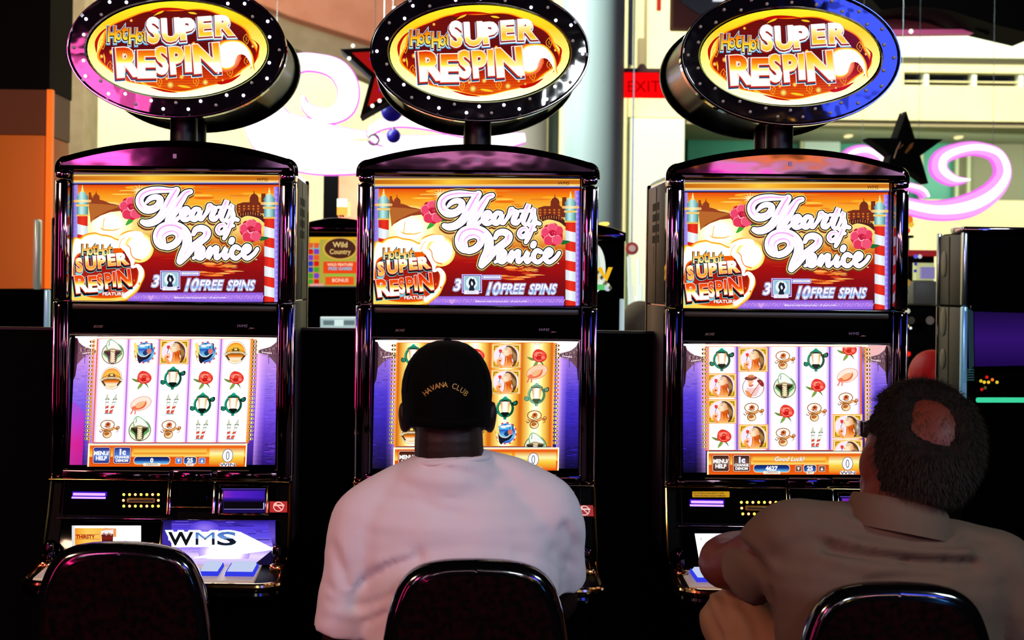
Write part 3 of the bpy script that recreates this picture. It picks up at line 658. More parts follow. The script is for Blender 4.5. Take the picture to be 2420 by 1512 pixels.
S5(2183, 2226, 620, 662, mat('photo_frame', (210, 214, 150), 0.5, emit=(190, 195, 130), es=0.6), 'picture_frame', 0.1, 0.15)
S5(2192, 2224, 630, 658, mat('photo_in', (120, 110, 160), 0.5, emit=(140, 130, 190), es=0.6), 'picture', 0.08, 0.1)
for i, (x_, y_, r_, c_, e_) in enumerate(((2164, 606, 5, (90, 90, 220), 1), (2164, 624, 4, (70, 60, 180), .8), (2163, 640, 4, (70, 60, 180), .8), (2174, 606, 5, (230, 230, 235), .8), (2145, 735, 6, (220, 214, 190), .8), (2153, 757, 9, (70, 66, 60), .5), (2198, 757, 10, (110, 100, 95), .5), (2144, 770, 4, (240, 200, 80), 1.5), (2152, 775, 3, (225, 235, 235), 1.5), (2146, 836, 6, (230, 20, 14), 1.4), (2145, 668, 8, (200, 150, 70), .6), (2140, 690, 6, (60, 90, 70), .6))):
    obj('small_light', sub(MB().ell(at(x_, y_, D5-0.04), (r_*D5/F,)*3, n=10, m=7), b), emis('small_light%d' % i, c_, e_), b)
obj('lamp_stem', sub(MB().cyl(at(2146, 790, D5-0.04), at(2146, 850, D5-0.04), 0.005, 8), b), MATS['steel'], b)
f_ = thing('flower_sign', at(2146, 528, 7.2), 'small orange and yellow glowing shape over a red band right of the right slot machine', 'sign')
for p, c_, r_ in (((2146, 520), (255, 120, 30), 12), ((2152, 530), (250, 200, 60), 8), ((2143, 545), (230, 60, 20), 8)): obj('glow_petal', sub(MB().ell(at(p[0], p[1], 7.2), (r_*7.2/F, 0.02, r_*7.2/F), n=12, m=8), f_), emis('petal%d' % r_+str(p[0]), c_, 0.9), f_)
obj('dark_base', sub(MB().box(X(2136, 7.2), X(2160, 7.2), 7.19, 7.25, Z(562, 7.2, 2146), Z(556, 7.2, 2146)), f_), MATS['near_black'], f_)
obj('support', sub(MB().cyl((at(2146, 560, 7.2).x, 7.22, 0), at(2146, 556, 7.22), 0.006, 6), f_), MATS['near_black'], f_)

# partitions between the machines
def partition(px0, px1, ytop, label):
    D = 3.62; x0, x1 = at(px0, ytop, D).x, at(px1, ytop, D).x; r = thing('partition_panel', ((x0+x1)/2, D, 0), label, 'partition', 'dark partitions between the slot machines')
    h_ = (x1-x0)/2; zt = at((px0+px1)/2, ytop, D).z
    obj('panel', MB().box(-h_, h_, 0, 0.03, 0.02, zt, 0.003), MATS['partition'], r); obj('top_rail', MB().box(-h_, h_, -0.004, 0.034, zt-0.002, zt+0.004), MATS['black_plastic'], r); obj('kick_strip', MB().box(-h_, h_, -0.006, 0.0, 0.0, 0.1), MATS['black_plastic'], r)
partition(-160, 150, 776, 'dark blue-black partition left of the left slot machine')
partition(690, 866, 779, 'black partition between the left and middle slot machines')
partition(1395, 1590, 786, 'black partition between the middle and right slot machines')
# ------------------------------------------------------------ printed and displayed artwork
W = (255, 255, 255); BR = (420, 420, 420)
# ---- oval sign (coordinates of the right sign: origin 1640,10, scale 5.261)
def comic(a, s, x, y, h, sx, rot, face, lay, bold=0.045, drop=(0, 0), n=None):
    # one letter or word with stacked outlines; lay = [(extra bold, colour, dx, dy)]
    for b, c, dx, dy in lay: a.text(s, x+dx, y+dy, h, c, bold+b, sx=sx, rot=rot)
    a.text(s, x, y, h, face, bold, sx=sx, rot=rot)
def comic_word(a, letters, lay, bold):
    # all outlines first, then faces, so that letters share one outline
    for b, c, dx, dy in lay:
        a.up()
        for s, x, y, h, sx, rot, face in letters: a.text(s, x+dx, y+dy, h, c, bold+b, sx=sx, rot=rot, new=False)
    a.up()
    for s, x, y, h, sx, rot, face in letters: a.text(s, x, y, h, face, bold, sx=sx, rot=rot, new=False)
def oval_art():
    a = Art(1640, 10, 5.261); cx, cy, rx, ry = 1194, 650, 1118, 597
    a.oval(cx, cy, rx, ry, {'st': [(60, (255, 246, 40)), (330, (255, 214, 30)), (640, (255, 250, 120)), (1000, (300, 300, 200)), (1240, (320, 320, 250))]}, n=64)
    # red field with flame edge
    pts = []
    n = 72
    rr = random.Random(2)
    for i in range(n):
        t = 360*i/n; k = 0.865+0.02*math.sin(R(t*9))+0.018*math.sin(R(t*5+40)); pts.append((cx+rx*0.985*k*math.cos(R(t)), cy+ry*(k-0.04)*math.sin(R(t))))
    def grow(P, k): return [(cx+(x-cx)*k, cy+(y-cy)*k) for x, y in P]
    a.blob(grow(pts, 1.035), (255, 170, 20), 2); a.blob(grow(pts, 1.012), (240, 60, 0), 2)
    red = {'st': [(110, (96, 8, 4)), (300, (118, 14, 8)), (620, (100, 6, 8)), (850, (176, 20, 0)), (1010, (222, 66, 4)), (1110, (236, 96, 10)), (1180, (200, 20, 0))]}
    a.blob(pts, red, 2)
    # horizontal scan lines
    for i in range(30):
        y = 190+i*32; q = math.sqrt(max(0, 1-((y-cy)/(ry*0.80))**2)); 
        a.rect(cx-rx*0.8*q, y, cx+rx*0.8*q, y+5, {'st': [(190, (86, 4, 4)), (700, (84, 2, 4)), (1150, (190, 40, 0))]}, new=False) if i else a.up()
    Y = (255, 206, 40)
    # flame licks
    for P in ([(190, 700), (170, 560), (240, 440), (330, 380), (250, 470), (210, 560), (200, 640)], [(870, 170), (1010, 135), (1200, 140), (1330, 165), (1210, 165), (1000, 175), (900, 200)],
              [(1560, 180), (1760, 240), (1880, 290), (1760, 230), (1640, 200)], [(2110, 520), (2190, 600), (2160, 760), (2100, 900), (2170, 800), (2215, 650), (2200, 580)],
              [(1690, 1060), (1850, 1020), (1990, 960), (1880, 1050), (1740, 1090)], [(850, 1120), (1030, 1180), (1210, 1190), (1060, 1160), (930, 1130)]):
        a.blob(P, (196, 10, 0), 3)
    for P in ([(900, 235), (960, 190), (1030, 170), (1000, 200), (930, 225)], [(1330, 190), (1400, 190), (1440, 215), (1370, 212)], [(280, 700), (300, 760), (296, 830), (285, 780)],
              [(740, 1060), (790, 1070), (830, 1095), (770, 1085)], [(1210, 1095), (1290, 1100), (1370, 1130), (1280, 1128), (1215, 1112)], [(1960, 960), (1990, 920), (2010, 900), (1985, 945)]): a.blob(P, Y, 4)
    for x, y, r in ((380, 685, 20), (255, 740, 16), (1250, 995, 20), (1110, 1095, 30), (1545, 1062, 26), (1680, 1000, 12), (1400, 580, 14), (1960, 765, 20), (2135, 615, 12), (625, 295, 12), (1065, 1015, 14), (1760, 1035, 10)):
        a.glow(x, y, r*1.7, r*1.7, (255, 250, 120), (226, 70, 4), 12)
    # little dollar flames
    for x, y in ((266, 590), (366, 862), (972, 1055), (1432, 1045), (1852, 935), (2055, 525), (2066, 800)):
        a.stroke([(x-32, y+20), (x-34, y-20), (x, y-62), (x+10, y-36), (x+34, y-14), (x+24, y+28), (x+8, y+62), (x-8, y+40)], 7, (255, 176, 40), closed=True)
        a.text('S', x, y+19, 38, (255, 186, 50), 0.0, anchor='c')
    # flame ball with its tail (plain, without a face)
    a.glow(1800, 735, 190, 200, (330, 330, 300), (240, 90, 4), 24)
    tail = [(1700, 640), (1760, 570), (1870, 545), (1990, 560), (2080, 640), (2130, 740), (2142, 850), (2150, 910), (2100, 800), (2040, 725), (1960, 720), (1920, 790), (1905, 850), (1850, 890), (1780, 895), (1700, 850), (1665, 760), (1668, 690)]
    a.blob([(1910+(x-1910)*1.05, 730+(y-730)*1.06) for x, y in tail], (255, 150, 20), 3); a.blob(tail, (255, 232, 90), 3)
    a.blob([(1895+(x-1895)*0.93, 715+(y-715)*0.91) for x, y in tail], (360, 360, 330), 3)
    # lettering
    hot = {'st': [(340, (250, 60, 0)), (430, (255, 150, 10)), (520, (255, 226, 60)), (590, (255, 244, 120))]}
    def word(x0, y0): return [('H', x0, y0, 190, 0.62, 0, hot), ('o', x0+108, y0-28, 170, 0.58, 0, hot), ('t', x0+185, y0-28, 200, 0.72, 0, hot)]
    lay = [(0.085, (70, 170, 215), -4, 14), (0.060, (235, 245, 255), -3, 8), (0.034, (60, 6, 10), -3, 5)]
    L = word(322, 560)+word(585, 585)
    comic_word(a, L, lay, 0.02)
    sup = {'st': [(260, (420, 420, 420)), (400, (380, 380, 340)), (470, (255, 240, 120)), (560, (255, 200, 40))]}
    sup2 = {'st': [(240, (400, 390, 330)), (330, (255, 246, 150)), (430, (255, 190, 30)), (500, (255, 232, 70))]}
    L = [('S', 832, 566, 285, 0.78, -4, sup), ('U', 1005, 550, 262, 0.86, -3, sup), ('P', 1230, 528, 240, 1.04, -5, sup), ('E', 1455, 486, 220, 1.08, -4, sup2), ('R', 1660, 478, 230, 1.10, -2, sup2)]
    lay = [(0.075, (60, 150, 205), -6, 30), (0.066, (244, 250, 255), -3, 22), (0.045, (150, 30, 20), -6, 14), (0.03, (255, 240, 235), 0, 0)]
    comic_word(a, L, lay, 0.03)
    rs = {'st': [(640, (226, 40, 0)), (730, (255, 140, 10)), (800, (255, 236, 60)), (900, (400, 400, 380))]}
    rs2 = {'st': [(600, (255, 150, 20)), (700, (255, 214, 40)), (800, (255, 250, 150)), (900, (420, 420, 400))]}
    L = [('R', 440, 985, 330, 0.94, -4, rs), ('E', 698, 990, 305, 1.02, -1, rs), ('S', 942, 945, 300, 0.72, -4, rs2), ('P', 1110, 945, 300, 0.78, -5, rs2), ('I', 1290, 915, 285, 0.95, -3, rs2), ('N', 1400, 935, 320, 0.98, -5, rs2)]
    lay = [(0.075, (244, 252, 255), -16, 24), (0.055, (16, 70, 110), -14, 24), (0.045, (190, 30, 10), -8, 12), (0.03, (255, 236, 220), 0, 0)]
    comic_word(a, L, lay, 0.035)
    a.oval(1707, 950, 14, 10, W)
    return a

def upper_art(glare=None):
    # right machine: origin 1480,340, scale 3.436. screen spans x 468..2133, y 288..1335
    a = Art(1480, 340, 3.436)
    x0, x1, y0, y1 = 455, 2128, 290, 1338
    a.clip = (x0, y0, x1, y1)
    a.rect(x0, y0, x1, y1, {'st': [(385, (232, 60, 10)), (450, (250, 140, 14)), (560, (255, 196, 60)), (640, (255, 232, 130)), (760, (250, 214, 120)), (830, (232, 150, 50)), (900, (206, 60, 24)), (980, (172, 14, 12)), (1120, (140, 8, 14)), (1275, (94, 10, 20))]})
    # clouds
    rr = random.Random(3)
    for i in range(34):
        x, y = rr.uniform(560, 2050), rr.uniform(400, 560); a.oval(x, y, rr.uniform(40, 120), rr.uniform(5, 14), [(255, 176, 40), (240, 110, 14), (255, 206, 80), (236, 130, 30)][i % 4], n=12)
    # sun glow on the left
    a.glow(745, 715, 250, 190, (380, 380, 300), (252, 212, 108), 24)
    # skyline
    bw = (150, 62, 30); dk = (120, 44, 26)
    a.poly([(585, 560), (585, 450), (605, 450), (605, 470), (620, 500), (620, 480), (640, 460), (645, 430), (650, 460), (672, 480), (674, 510), (700, 515), (760, 540), (790, 545), (850, 560), (850, 600), (760, 610), (680, 640), (600, 690)], bw)
    a.poly([(585, 540), (700, 545), (850, 562), (740, 600), (640, 650), (600, 700)], (186, 104, 44))
    a.poly([(1780, 560), (1790, 545), (1840, 530), (1890, 530), (1893, 490), (1905, 470), (1922, 460), (1926, 430), (1932, 460), (1952, 472), (1962, 490), (1964, 525), (1985, 540), (1985, 460), (2020, 458), (2020, 620), (1780, 640)], dk)
    for i in range(5):
        for j in range(3): a.rect(1800+i*38, 555+j*22, 1815+i*38, 568+j*22, (216, 120, 40), new=(i+j == 0))
    a.blob([(1770, 640), (1860, 600), (1960, 612), (2015, 660), (2015, 700), (1960, 660), (1870, 640), (1800, 668)], (78, 30, 26), 4)
    for i in range(12): a.rect(1775+i*20, 606+abs(i-6)*3, 1781+i*20, 630+abs(i-6)*3, (206, 120, 60), new=(i == 0))
    # gondola in the glow
    a.blob([(670, 725), (700, 745), (780, 752), (850, 738), (790, 762), (700, 758)], (250, 190, 90), 4); a.stroke([(700, 745), (706, 690), (712, 660)], 7, (246, 180, 80)); a.stroke([(690, 720), (760, 750)], 4, (250, 200, 110))
    # water reflections lower centre
    for i in range(26):
        y = rr.uniform(1010, 1125); x = rr.uniform(1450, 1790); l_ = rr.uniform(30, 90); a.blob([(x-l_, y), (x, y-7), (x+l_, y+2), (x, y+8)], [(240, 110, 30), (250, 150, 60), (220, 70, 30), (255, 180, 90)][i % 4], 3, new=(i % 6 == 0))
    for i in range(16):
        y = rr.uniform(850, 1240); x = rr.uniform(1080, 1950); a.blob([(x-90, y), (x, y-3), (x+90, y), (x, y+3)], (196, 40, 20) if y < 1000 else (120, 14, 18), 2, new=(i == 0))
    # purple borders
    pur = {'ax': 0, 'st': [(455, (120, 92, 210)), (495, (176, 150, 240))]}
    a.rect(x0, 385, 496, 860, pur); a.rect(2088, 405, x1, y1, {'ax': 0, 'st': [(2088, (190, 160, 246)), (2110, (150, 120, 236)), (2128, (70, 50, 190))]})
    for i in range(12): a.oval(476, 410+i*38, 10, 10, (160, 134, 232), new=(i == 0))
    for i in range(22): a.poly([(2104, 430+i*42), (2118, 448+i*42), (2104, 466+i*42), (2092, 448+i*42)], (182, 156, 244), new=(i == 0))
    a.rect(900, 1262, 2000, y1, {'st': [(1262, (140, 86, 214)), (1290, (172, 120, 236)), (1338, (140, 100, 226))]})
    for i in range(13):
        x = 960+i*84; c = (206, 156, 240)
        a.stroke([(x-34, 1312), (x-20, 1288), (x, 1296), (x-6, 1312), (x-14, 1304)], 5, c, 4); a.stroke([(x+38, 1288), (x+24, 1312), (x+8, 1304), (x+14, 1290)], 5, c, 4)
    a.blob([(1090, 1325), (1066, 1300), (1072, 1285), (1090, 1292), (1108, 1285), (1114, 1300)], (214, 160, 238), 4)
    a.text('Malfunction voids all pays and plays  ·  All pays in credits', 1280, 1309, 13, W, 0.01, sx=0.97)
    # mooring poles
    def pole(cx, top, w, y_end):
        st = [(-w, None)]
        a.rect(cx-w, top+165, cx+w, y_end, {'ax': 0, 'st': [(cx-w, (205, 222, 232)), (cx, (252, 252, 255)), (cx+w, (206, 222, 232))]})
        yy = top+235; first = True
        while yy < y_end:
            a.poly([(cx-w, yy-4), (cx, yy+4), (cx+w, yy+12), (cx+w, yy+92), (cx, yy+84), (cx-w, yy+72)], {'ax': 0, 'st': [(cx-w, (196, 30, 20)), (cx, (240, 52, 30)), (cx+w, (214, 36, 24))]}, new=first) if yy+90 < y_end+60 else None
            yy += 160; first = False
        teal = {'ax': 0, 'st': [(cx-w, (70, 150, 150)), (cx-w*0.2, (200, 244, 240)), (cx+w, (60, 140, 140))]}
        a.rect(cx-w-3, top+150, cx+w+3, top+235, teal)
        a.rect(cx-w-8, top+232, cx+w+8, top+246, (240, 190, 90), 6); a.rect(cx-w-12, top+148, cx+w+12, top+166, (250, 206, 110), 7); a.rect(cx-w-6, top+134, cx+w+6, top+150, teal)
        a.rect(cx-w-30, top+112, cx+w+30, top+134, {'ax': 0, 'st': [(cx-w-30, (240, 170, 60)), (cx, (255, 246, 200)), (cx+w+30, (236, 170, 70))]}, 10)
        a.poly([(cx-w-6, top+112), (cx-w+2, top+96), (cx-w-10, top+94), (cx-18, top+48), (cx+18, top+48), (cx+w+10, top+94), (cx+w-2, top+96), (cx+w+6, top+112)], teal)
        a.oval(cx, top+42, 14, 9, (255, 226, 130)); a.oval(cx, top+24, 8, 12, (255, 240, 190)); a.oval(cx, top+6, 5, 11, (255, 220, 120))
    pole(537, 398, 42, 860); pole(2052, 418, 41, 1340)
    # gold header
    a.rect(x0, y0, x1, 372, {'st': [(290, (150, 110, 170)), (302, (90, 60, 30)), (314, (255, 220, 120)), (322, (206, 116, 14)), (345, (196, 108, 14)), (358, (255, 214, 110)), (368, (230, 190, 130))]})
    a.rect(x0, 320, x1, 352, {'ax': 0, 'st': [(455, (196, 104, 16)), (900, (236, 150, 20)), (1080, (255, 206, 60)), (1300, (240, 160, 30)), (1700, (200, 110, 12)), (2128, (204, 110, 14))]})
    a.rect(x0, 369, x1, 390, {'st': [(369, (210, 214, 250)), (376, (110, 110, 190)), (384, (10, 6, 40)), (390, (60, 0, 10))]})
    a.text('WMS', 1946, 358, 25, (20, 12, 20), 0.0, sx=1.12, shear=0.2); a.poly([(2040, 360), (2105, 366), (2020, 376), (2060, 368)], (255, 236, 190))
    # roses
    def rose(cx, cy, r):
        a.blob([(cx-r*0.1, cy+r*0.8), (cx-r*0.5, cy+r*1.5), (cx+r*0.2, cy+r*1.1)], (60, 170, 60), 3); a.blob([(cx+r*0.6, cy+r*0.5), (cx+r*1.6, cy+r*0.6), (cx+r*0.9, cy+r*0.9)], (30, 110, 50), 3)
        P = []
        for i in range(14): P.append((cx+r*(1.0 if i % 2 else 0.9)*math.cos(R(i*25.7)), cy+r*(1.04 if i % 2 else 0.93)*math.sin(R(i*25.7))))
        a.blob(P, (206, 22, 56), 3)
        for dx, dy, q, c in ((-.5, -.2, .52, (240, 70, 110)), (.45, -.35, .5, (236, 60, 96)), (-.3, .5, .5, (232, 54, 90)), (.42, .48, .48, (244, 84, 118)), (0, -.6, .45, (244, 88, 120))):
            a.blob([(cx+r*(dx+q*math.cos(R(t))*1.0), cy+r*(dy+q*0.9*math.sin(R(t)))) for t in range(0, 360, 45)], c, 3)
            a.ring(cx+r*dx, cy+r*dy, r*q*0.92, r*q*0.82, r*0.07, (255, 140, 164), 18, a0=150, a1=300)
        a.blob([(cx+r*.36*math.cos(R(t)), cy-r*.08+r*.34*math.sin(R(t))) for t in range(0, 360, 45)], (214, 30, 66), 3)
        a.stroke([(cx-.3*r, cy-.05*r), (cx-.1*r, cy+.2*r), (cx+.2*r, cy+.1*r)], r*.09, (255, 190, 200)); a.stroke([(cx+.0*r, cy-.2*r), (cx+.2*r, cy-.16*r), (cx+.12*r, cy+.0)], r*.07, (255, 130, 150)); a.ring(cx, cy-.08*r, r*.16, r*.15, r*.06, (160, 8, 40))
    rose(932, 580, 94); rose(1904, 762, 92)
    # sparkle
    for t in range(12):
        a.stroke([(1000, 440), (1000+62*math.cos(R(t*30)), 440+50*math.sin(R(t*30)))], [14, 1], (255, 244, 190), 0, new=(t == 0))
    # fire emblem, lower left
    body = [(455, 860), (520, 820), (560, 790), (640, 775), (690, 790), (760, 800), (830, 830), (850, 790), (900, 765), (960, 760), (1030, 780), (1085, 830), (1110, 900), (1085, 965), (1030, 1000), (975, 1000), (940, 1020), (985, 1030), (1035, 1070), (1045, 1130), (1020, 1190), (990, 1250), (930, 1300), (850, 1335), (455, 1350)]
    a.blob(body, (255, 150, 10), 4)
    a.blob([(770+(x-770)*0.975, 1050+(y-1050)*0.965) for x, y in body], (255, 236, 120), 4)
    a.blob([(770+(x-770)*0.95, 1050+(y-1050)*0.93) for x, y in body], {'st': [(780, (400, 400, 380)), (1000, (400, 395, 330)), (1200, (255, 236, 120)), (1330, (255, 214, 80))]}, 4)
    a.blob([(850, 900), (900, 880), (930, 930), (925, 990), (960, 1010), (1000, 1060), (1005, 1130), (985, 1200), (930, 1262), (840, 1300), (700, 1310), (560, 1290), (480, 1230), (462, 1120), (465, 1030), (490, 960), (560, 930), (760, 905)], (240, 90, 0), 4)
    a.blob([(840, 960), (900, 900), (922, 940), (915, 1000), (955, 1030), (985, 1080), (985, 1130), (965, 1195), (915, 1245), (830, 1285), (700, 1295), (560, 1278), (492, 1220), (474, 1120), (478, 1040), (500, 975), (560, 945), (760, 930)], {'st': [(920, (120, 10, 10)), (1060, (156, 20, 8)), (1200, (190, 40, 8)), (1290, (220, 60, 10))]}, 4)
    # the plain flame ball and its curl
    a.glow(1000, 900, 118, 122, (430, 430, 420), (255, 226, 90), 26)
    a.stroke([(850, 870), (868, 830), (905, 800), (955, 790), (1005, 800)], [10, 30, 42, 50, 60], (420, 420, 400)); a.oval(1002, 895, 92, 92, (420, 420, 400))
    a.stroke([(870, 900), (905, 915), (925, 960), (945, 1000), (940, 1060)], [30, 60, 44, 40, 10], (410, 410, 380)); a.stroke([(950, 1060), (985, 1045), (1015, 1085), (1010, 1140), (985, 1200), (930, 1255), (880, 1290)], [14, 30, 40, 34, 22, 30, 36], (400, 400, 350))
    a.stroke([(838, 905), (850, 850), (880, 815)], 7, (255, 190, 40)); a.stroke([(905, 880), (925, 900), (935, 950), (960, 985), (1010, 1000)], 9, (250, 120, 30))
    for x, y, r in ((930, 1120, 9), (1000, 1190, 7), (870, 1210, 8), (500, 1010, 6), (700, 1240, 7), (960, 1165, 6)): a.oval(x, y, r, r*1.5, (250, 110, 20), n=10)
    hot = {'st': [(860, (240, 90, 20)), (900, (255, 170, 50)), (950, (255, 244, 160))]}
    def word(x0, y0): return [('H', x0, y0, 92, 0.62, 0, hot), ('o', x0+52, y0-4, 88, 0.60, 0, hot), ('t', x0+91, y0-8, 98, 0.74, 0, hot)]
    comic_word(a, word(531, 962)+word(655, 968), [(0.075, (80, 190, 200), -2, 8), (0.045, (40, 20, 10), -2, 5)], 0.02)
    sf = {'st': [(960, (400, 390, 340)), (1010, (255, 214, 90)), (1050, (250, 150, 20)), (1085, (255, 200, 70))]}
    L = [('S', 495, 1092, 100, 0.76, -6, sf), ('U', 568, 1074, 98, 0.88, -4, sf), ('P', 666, 1062, 92, 0.94, -6, sf), ('E', 745, 1042, 84, 1.05, -5, sf), ('R', 820, 1040, 88, 1.10, -8, sf)]
    comic_word(a, L, [(0.085, (120, 215, 230), -6, 16), (0.07, (16, 12, 20), -5, 14), (0.04, (200, 60, 20), -2, 5), (0.025, (255, 236, 220), 0, 0)], 0.035)
    rf = {'st': [(1100, (226, 40, 10)), (1165, (250, 90, 10)), (1185, (255, 206, 50)), (1240, (400, 400, 340))]}
    L = [('R', 486, 1262, 128, 0.90, -8, rf), ('E', 588, 1252, 116, 0.88, -4, rf), ('S', 666, 1232, 110, 0.64, -6, rf), ('P', 724, 1225, 112, 0.72, -6, rf), ('I', 786, 1208, 108, 0.8, -4, rf), ('N', 826, 1214, 126, 0.86, -7, rf)]
    comic_word(a, L, [(0.085, (120, 215, 230), -8, 18), (0.07, (12, 10, 18), -7, 16), (0.04, (210, 50, 20), -2, 4), (0.025, (255, 232, 214), 0, 0)], 0.035)
    a.text('FEATURE', 702, 1285, 25, (120, 10, 10), 0.06, sx=1.2); a.text('FEATURE', 702, 1285, 25, W, 0.03, sx=1.2)
    # 3 (picture) 10 FREE SPINS
    a.text('3', 1096, 1214, 88, (214, 214, 255), 0.085, sx=0.95, shear=0.25); a.text('3', 1096, 1214, 88, (66, 76, 180), 0.06, sx=0.95, shear=0.25); a.text('3', 1096, 1214, 88, W, 0.03, sx=0.95, shear=0.25)
    a.rect(1170, 1084, 1334, 1236, (206, 190, 255)); a.rect(1178, 1092, 1326, 1226, (60, 50, 150)); a.rect(1184, 1098, 1320, 1216, (250, 246, 226)); a.rect(1190, 1102, 1314, 1212, (150, 200, 224)); a.oval(1250, 1155, 46, 50, (240, 248, 250))
    # embracing silhouettes as two plain dark shapes
    a.blob([(1228, 1214), (1236, 1180), (1226, 1160), (1232, 1130), (1246, 1116), (1256, 1124), (1268, 1122), (1276, 1140), (1282, 1160), (1268, 1184), (1272, 1214)], (30, 34, 50), 4); a.blob([(1252, 1176), (1244, 1158), (1250, 1140), (1258, 1150), (1262, 1166)], (235, 244, 250), 3)
    a.rect(1186, 1216, 1310, 1246, (206, 190, 255), 6); a.rect(1192, 1220, 1304, 1242, W, 5); a.text('BONUS', 1248, 1238, 15, (170, 180, 210), 0.0, anchor='c')
    a.rect(1334, 1088, 1492, 1128, (206, 190, 255), 12); a.rect(1340, 1094, 1486, 1121, (90, 90, 190), 9); a.rect(1344, 1098, 1482, 1117, W, 7); a.text('AWARDS', 1413, 1115, 14, (170, 175, 220), 0.01, anchor='c', sx=1.3)
    for s_, x, y, h, sx in (('10', 1350, 1246, 92, 0.9), ('FREE', 1478, 1240, 76, 0.82), ('SPINS', 1708, 1242, 76, 0.80)):
        a.text(s_, x, y, h, (214, 206, 255), 0.085, sx=sx, shear=0.3); a.text(s_, x, y, h, (60, 72, 170), 0.058, sx=sx, shear=0.3)
        a.text(s_, x, y, h, {'st': [(y-h, W), (y-h*0.55, (250, 252, 255)), (y-h*0.3, (150, 200, 250)), (y, W)]}, 0.03, sx=sx, shear=0.3)
    # script title, as brush strokes
    T = []
    k = 3.436/6.573
    def p6(P): return [((x/6.573+1700-1480)*3.436, (y/6.573+430-340)*3.436) for x, y in P]
    # big H
    T.append((p6([(1060, 225), (940, 240), (800, 235), (660, 245), (540, 290), (480, 370), (490, 460), (560, 530), (650, 540), (740, 500), (790, 430), (790, 370), (720, 345), (640, 370), (580, 430)]), [12, 26, 40, 44, 48, 52, 54, 56, 52, 46, 44, 40, 34, 28, 14], 1))
    T.append((p6([(1050, 240), (990, 330), (930, 440), (870, 550), (790, 660), (690, 730), (590, 750), (520, 730)]), [44, 58, 62, 58, 54, 50, 46, 30], 1))
    T.append((p6([(1265, 262), (1190, 290), (1130, 370), (1070, 460), (1020, 560), (960, 650), (920, 715), (960, 740), (1040, 700), (1110, 640)]), [30, 40, 54, 60, 58, 52, 44, 36, 24, 14], 1))
    T.append((p6([(790, 505), (900, 515), (1010, 500), (1110, 490)]), [16, 26, 26, 16], 0))
    # earts
    T.append((p6([(1120, 660), (1190, 620), (1230, 560), (1200, 525), (1150, 560), (1130, 630), (1160, 690), (1220, 690), (1290, 640)]), [18, 20, 26, 30, 34, 36, 32, 26, 16], 1))
    T.append((p6([(1400, 540), (1340, 535), (1290, 600), (1290, 670), (1340, 690), (1400, 610), (1420, 550), (1400, 650), (1430, 690), (1480, 640)]), [24, 28, 34, 36, 30, 26, 30, 30, 24, 16], 1))
    T.append((p6([(1480, 640), (1530, 560), (1560, 480), (1590, 510), (1640, 530), (1610, 600), (1590, 670), (1640, 690), (1690, 640)]), [16, 26, 34, 34, 34, 34, 32, 28, 16], 1))
    T.append(([(1652, 620), (1690, 560), (1712, 520), (1690, 590), (1668, 660), (1690, 682), (1712, 660)], [14, 24, 30, 28, 24, 18, 12], 1))
    T.append(([(1640, 572), (1730, 572)], [14, 14], 0))
    T.append(([(1705, 670), (1735, 610), (1752, 555), (1752, 600), (1762, 640), (1745, 675), (1715, 690)], [12, 20, 28, 28, 28, 24, 14], 1))
    # of
    T.append(([(1690, 716), (1655, 722), (1635, 755), (1655, 782), (1690, 765), (1700, 735), (1690, 718)], [22, 26, 28, 28, 26, 24, 20], 1))
    T.append(([(1800, 675), (1765, 668), (1742, 700), (1725, 745), (1706, 790), (1688, 825)], [20, 28, 30, 30, 28, 20], 1)); T.append(([(1700, 735), (1765, 722)], [14, 14], 0))
    # big V
    T.append((p6([(960, 1090), (850, 1110), (770, 1050), (750, 940), (800, 840), (900, 790), (1020, 790), (1130, 840), (1200, 930), (1215, 1020), (1190, 1130), (1130, 1250), (1090, 1340)]), [20, 40, 52, 56, 56, 56, 58, 62, 64, 64, 58, 50, 34], 1))
    T.append((p6([(860, 1050), (840, 960), (900, 900), (1000, 880), (1070, 920), (1080, 1000), (1010, 1080), (900, 1120), (860, 1100)]), [20, 30, 34, 36, 40, 44, 44, 40, 24], 1))
    T.append((p6([(1100, 1350), (1190, 1250), (1290, 1130), (1400, 1040), (1500, 960), (1520, 880), (1440, 830), (1350, 850), (1310, 920)]), [34, 48, 50, 50, 50, 48, 44, 36, 22], 1))
    # enice
    T.append(([(1440, 985), (1500, 950), (1520, 915), (1500, 895), (1475, 920), (1470, 965), (1500, 985), (1545, 950)], [14, 22, 26, 28, 30, 30, 26, 16], 1))
    T.append(([(1545, 950), (1580, 900), (1570, 950), (1560, 985), (1600, 920), (1630, 900), (1625, 950), (1630, 985), (1670, 950)], [14, 26, 26, 24, 24, 30, 28, 26, 16], 1))
    T.append(([(1670, 960), (1705, 905), (1692, 950), (1700, 985), (1735, 950)], [16, 28, 28, 26, 16], 1)); T.append(([(1754, 836), (1746, 852)], [36, 36], 1))
    T.append(([(1810, 905), (1780, 892), (1752, 925), (1755, 968), (1790, 985), (1830, 950)], [24, 28, 30, 30, 26, 16], 1))
    T.append(([(1830, 955), (1880, 930), (1895, 900), (1872, 885), (1848, 915), (1848, 962), (1880, 985), (1930, 950), (1958, 910)], [16, 22, 26, 28, 30, 30, 26, 22, 20], 1))
    # shadow, gold, black, white, pink
    def layer(gw, col, dx=0, dy=0, mul=1.0):
        a.up()
        for P, ws, f in T: a.stroke([(x+dx, y+dy) for x, y in P], [max(2, q*mul+gw) for q in ws], col, 5, new=False)
    layer(48, (120, 50, 30), -4, 12); layer(43, (255, 224, 120)); layer(31, (22, 14, 36)); layer(12, (330, 320, 335))
    pk = {'st': [(420, (250, 150, 244)), (560, (250, 186, 250)), (640, (380, 360, 400)), (700, (250, 170, 246)), (800, (246, 180, 250)), (880, (330, 320, 340)), (1040, (330, 330, 340))]}
    a.up()
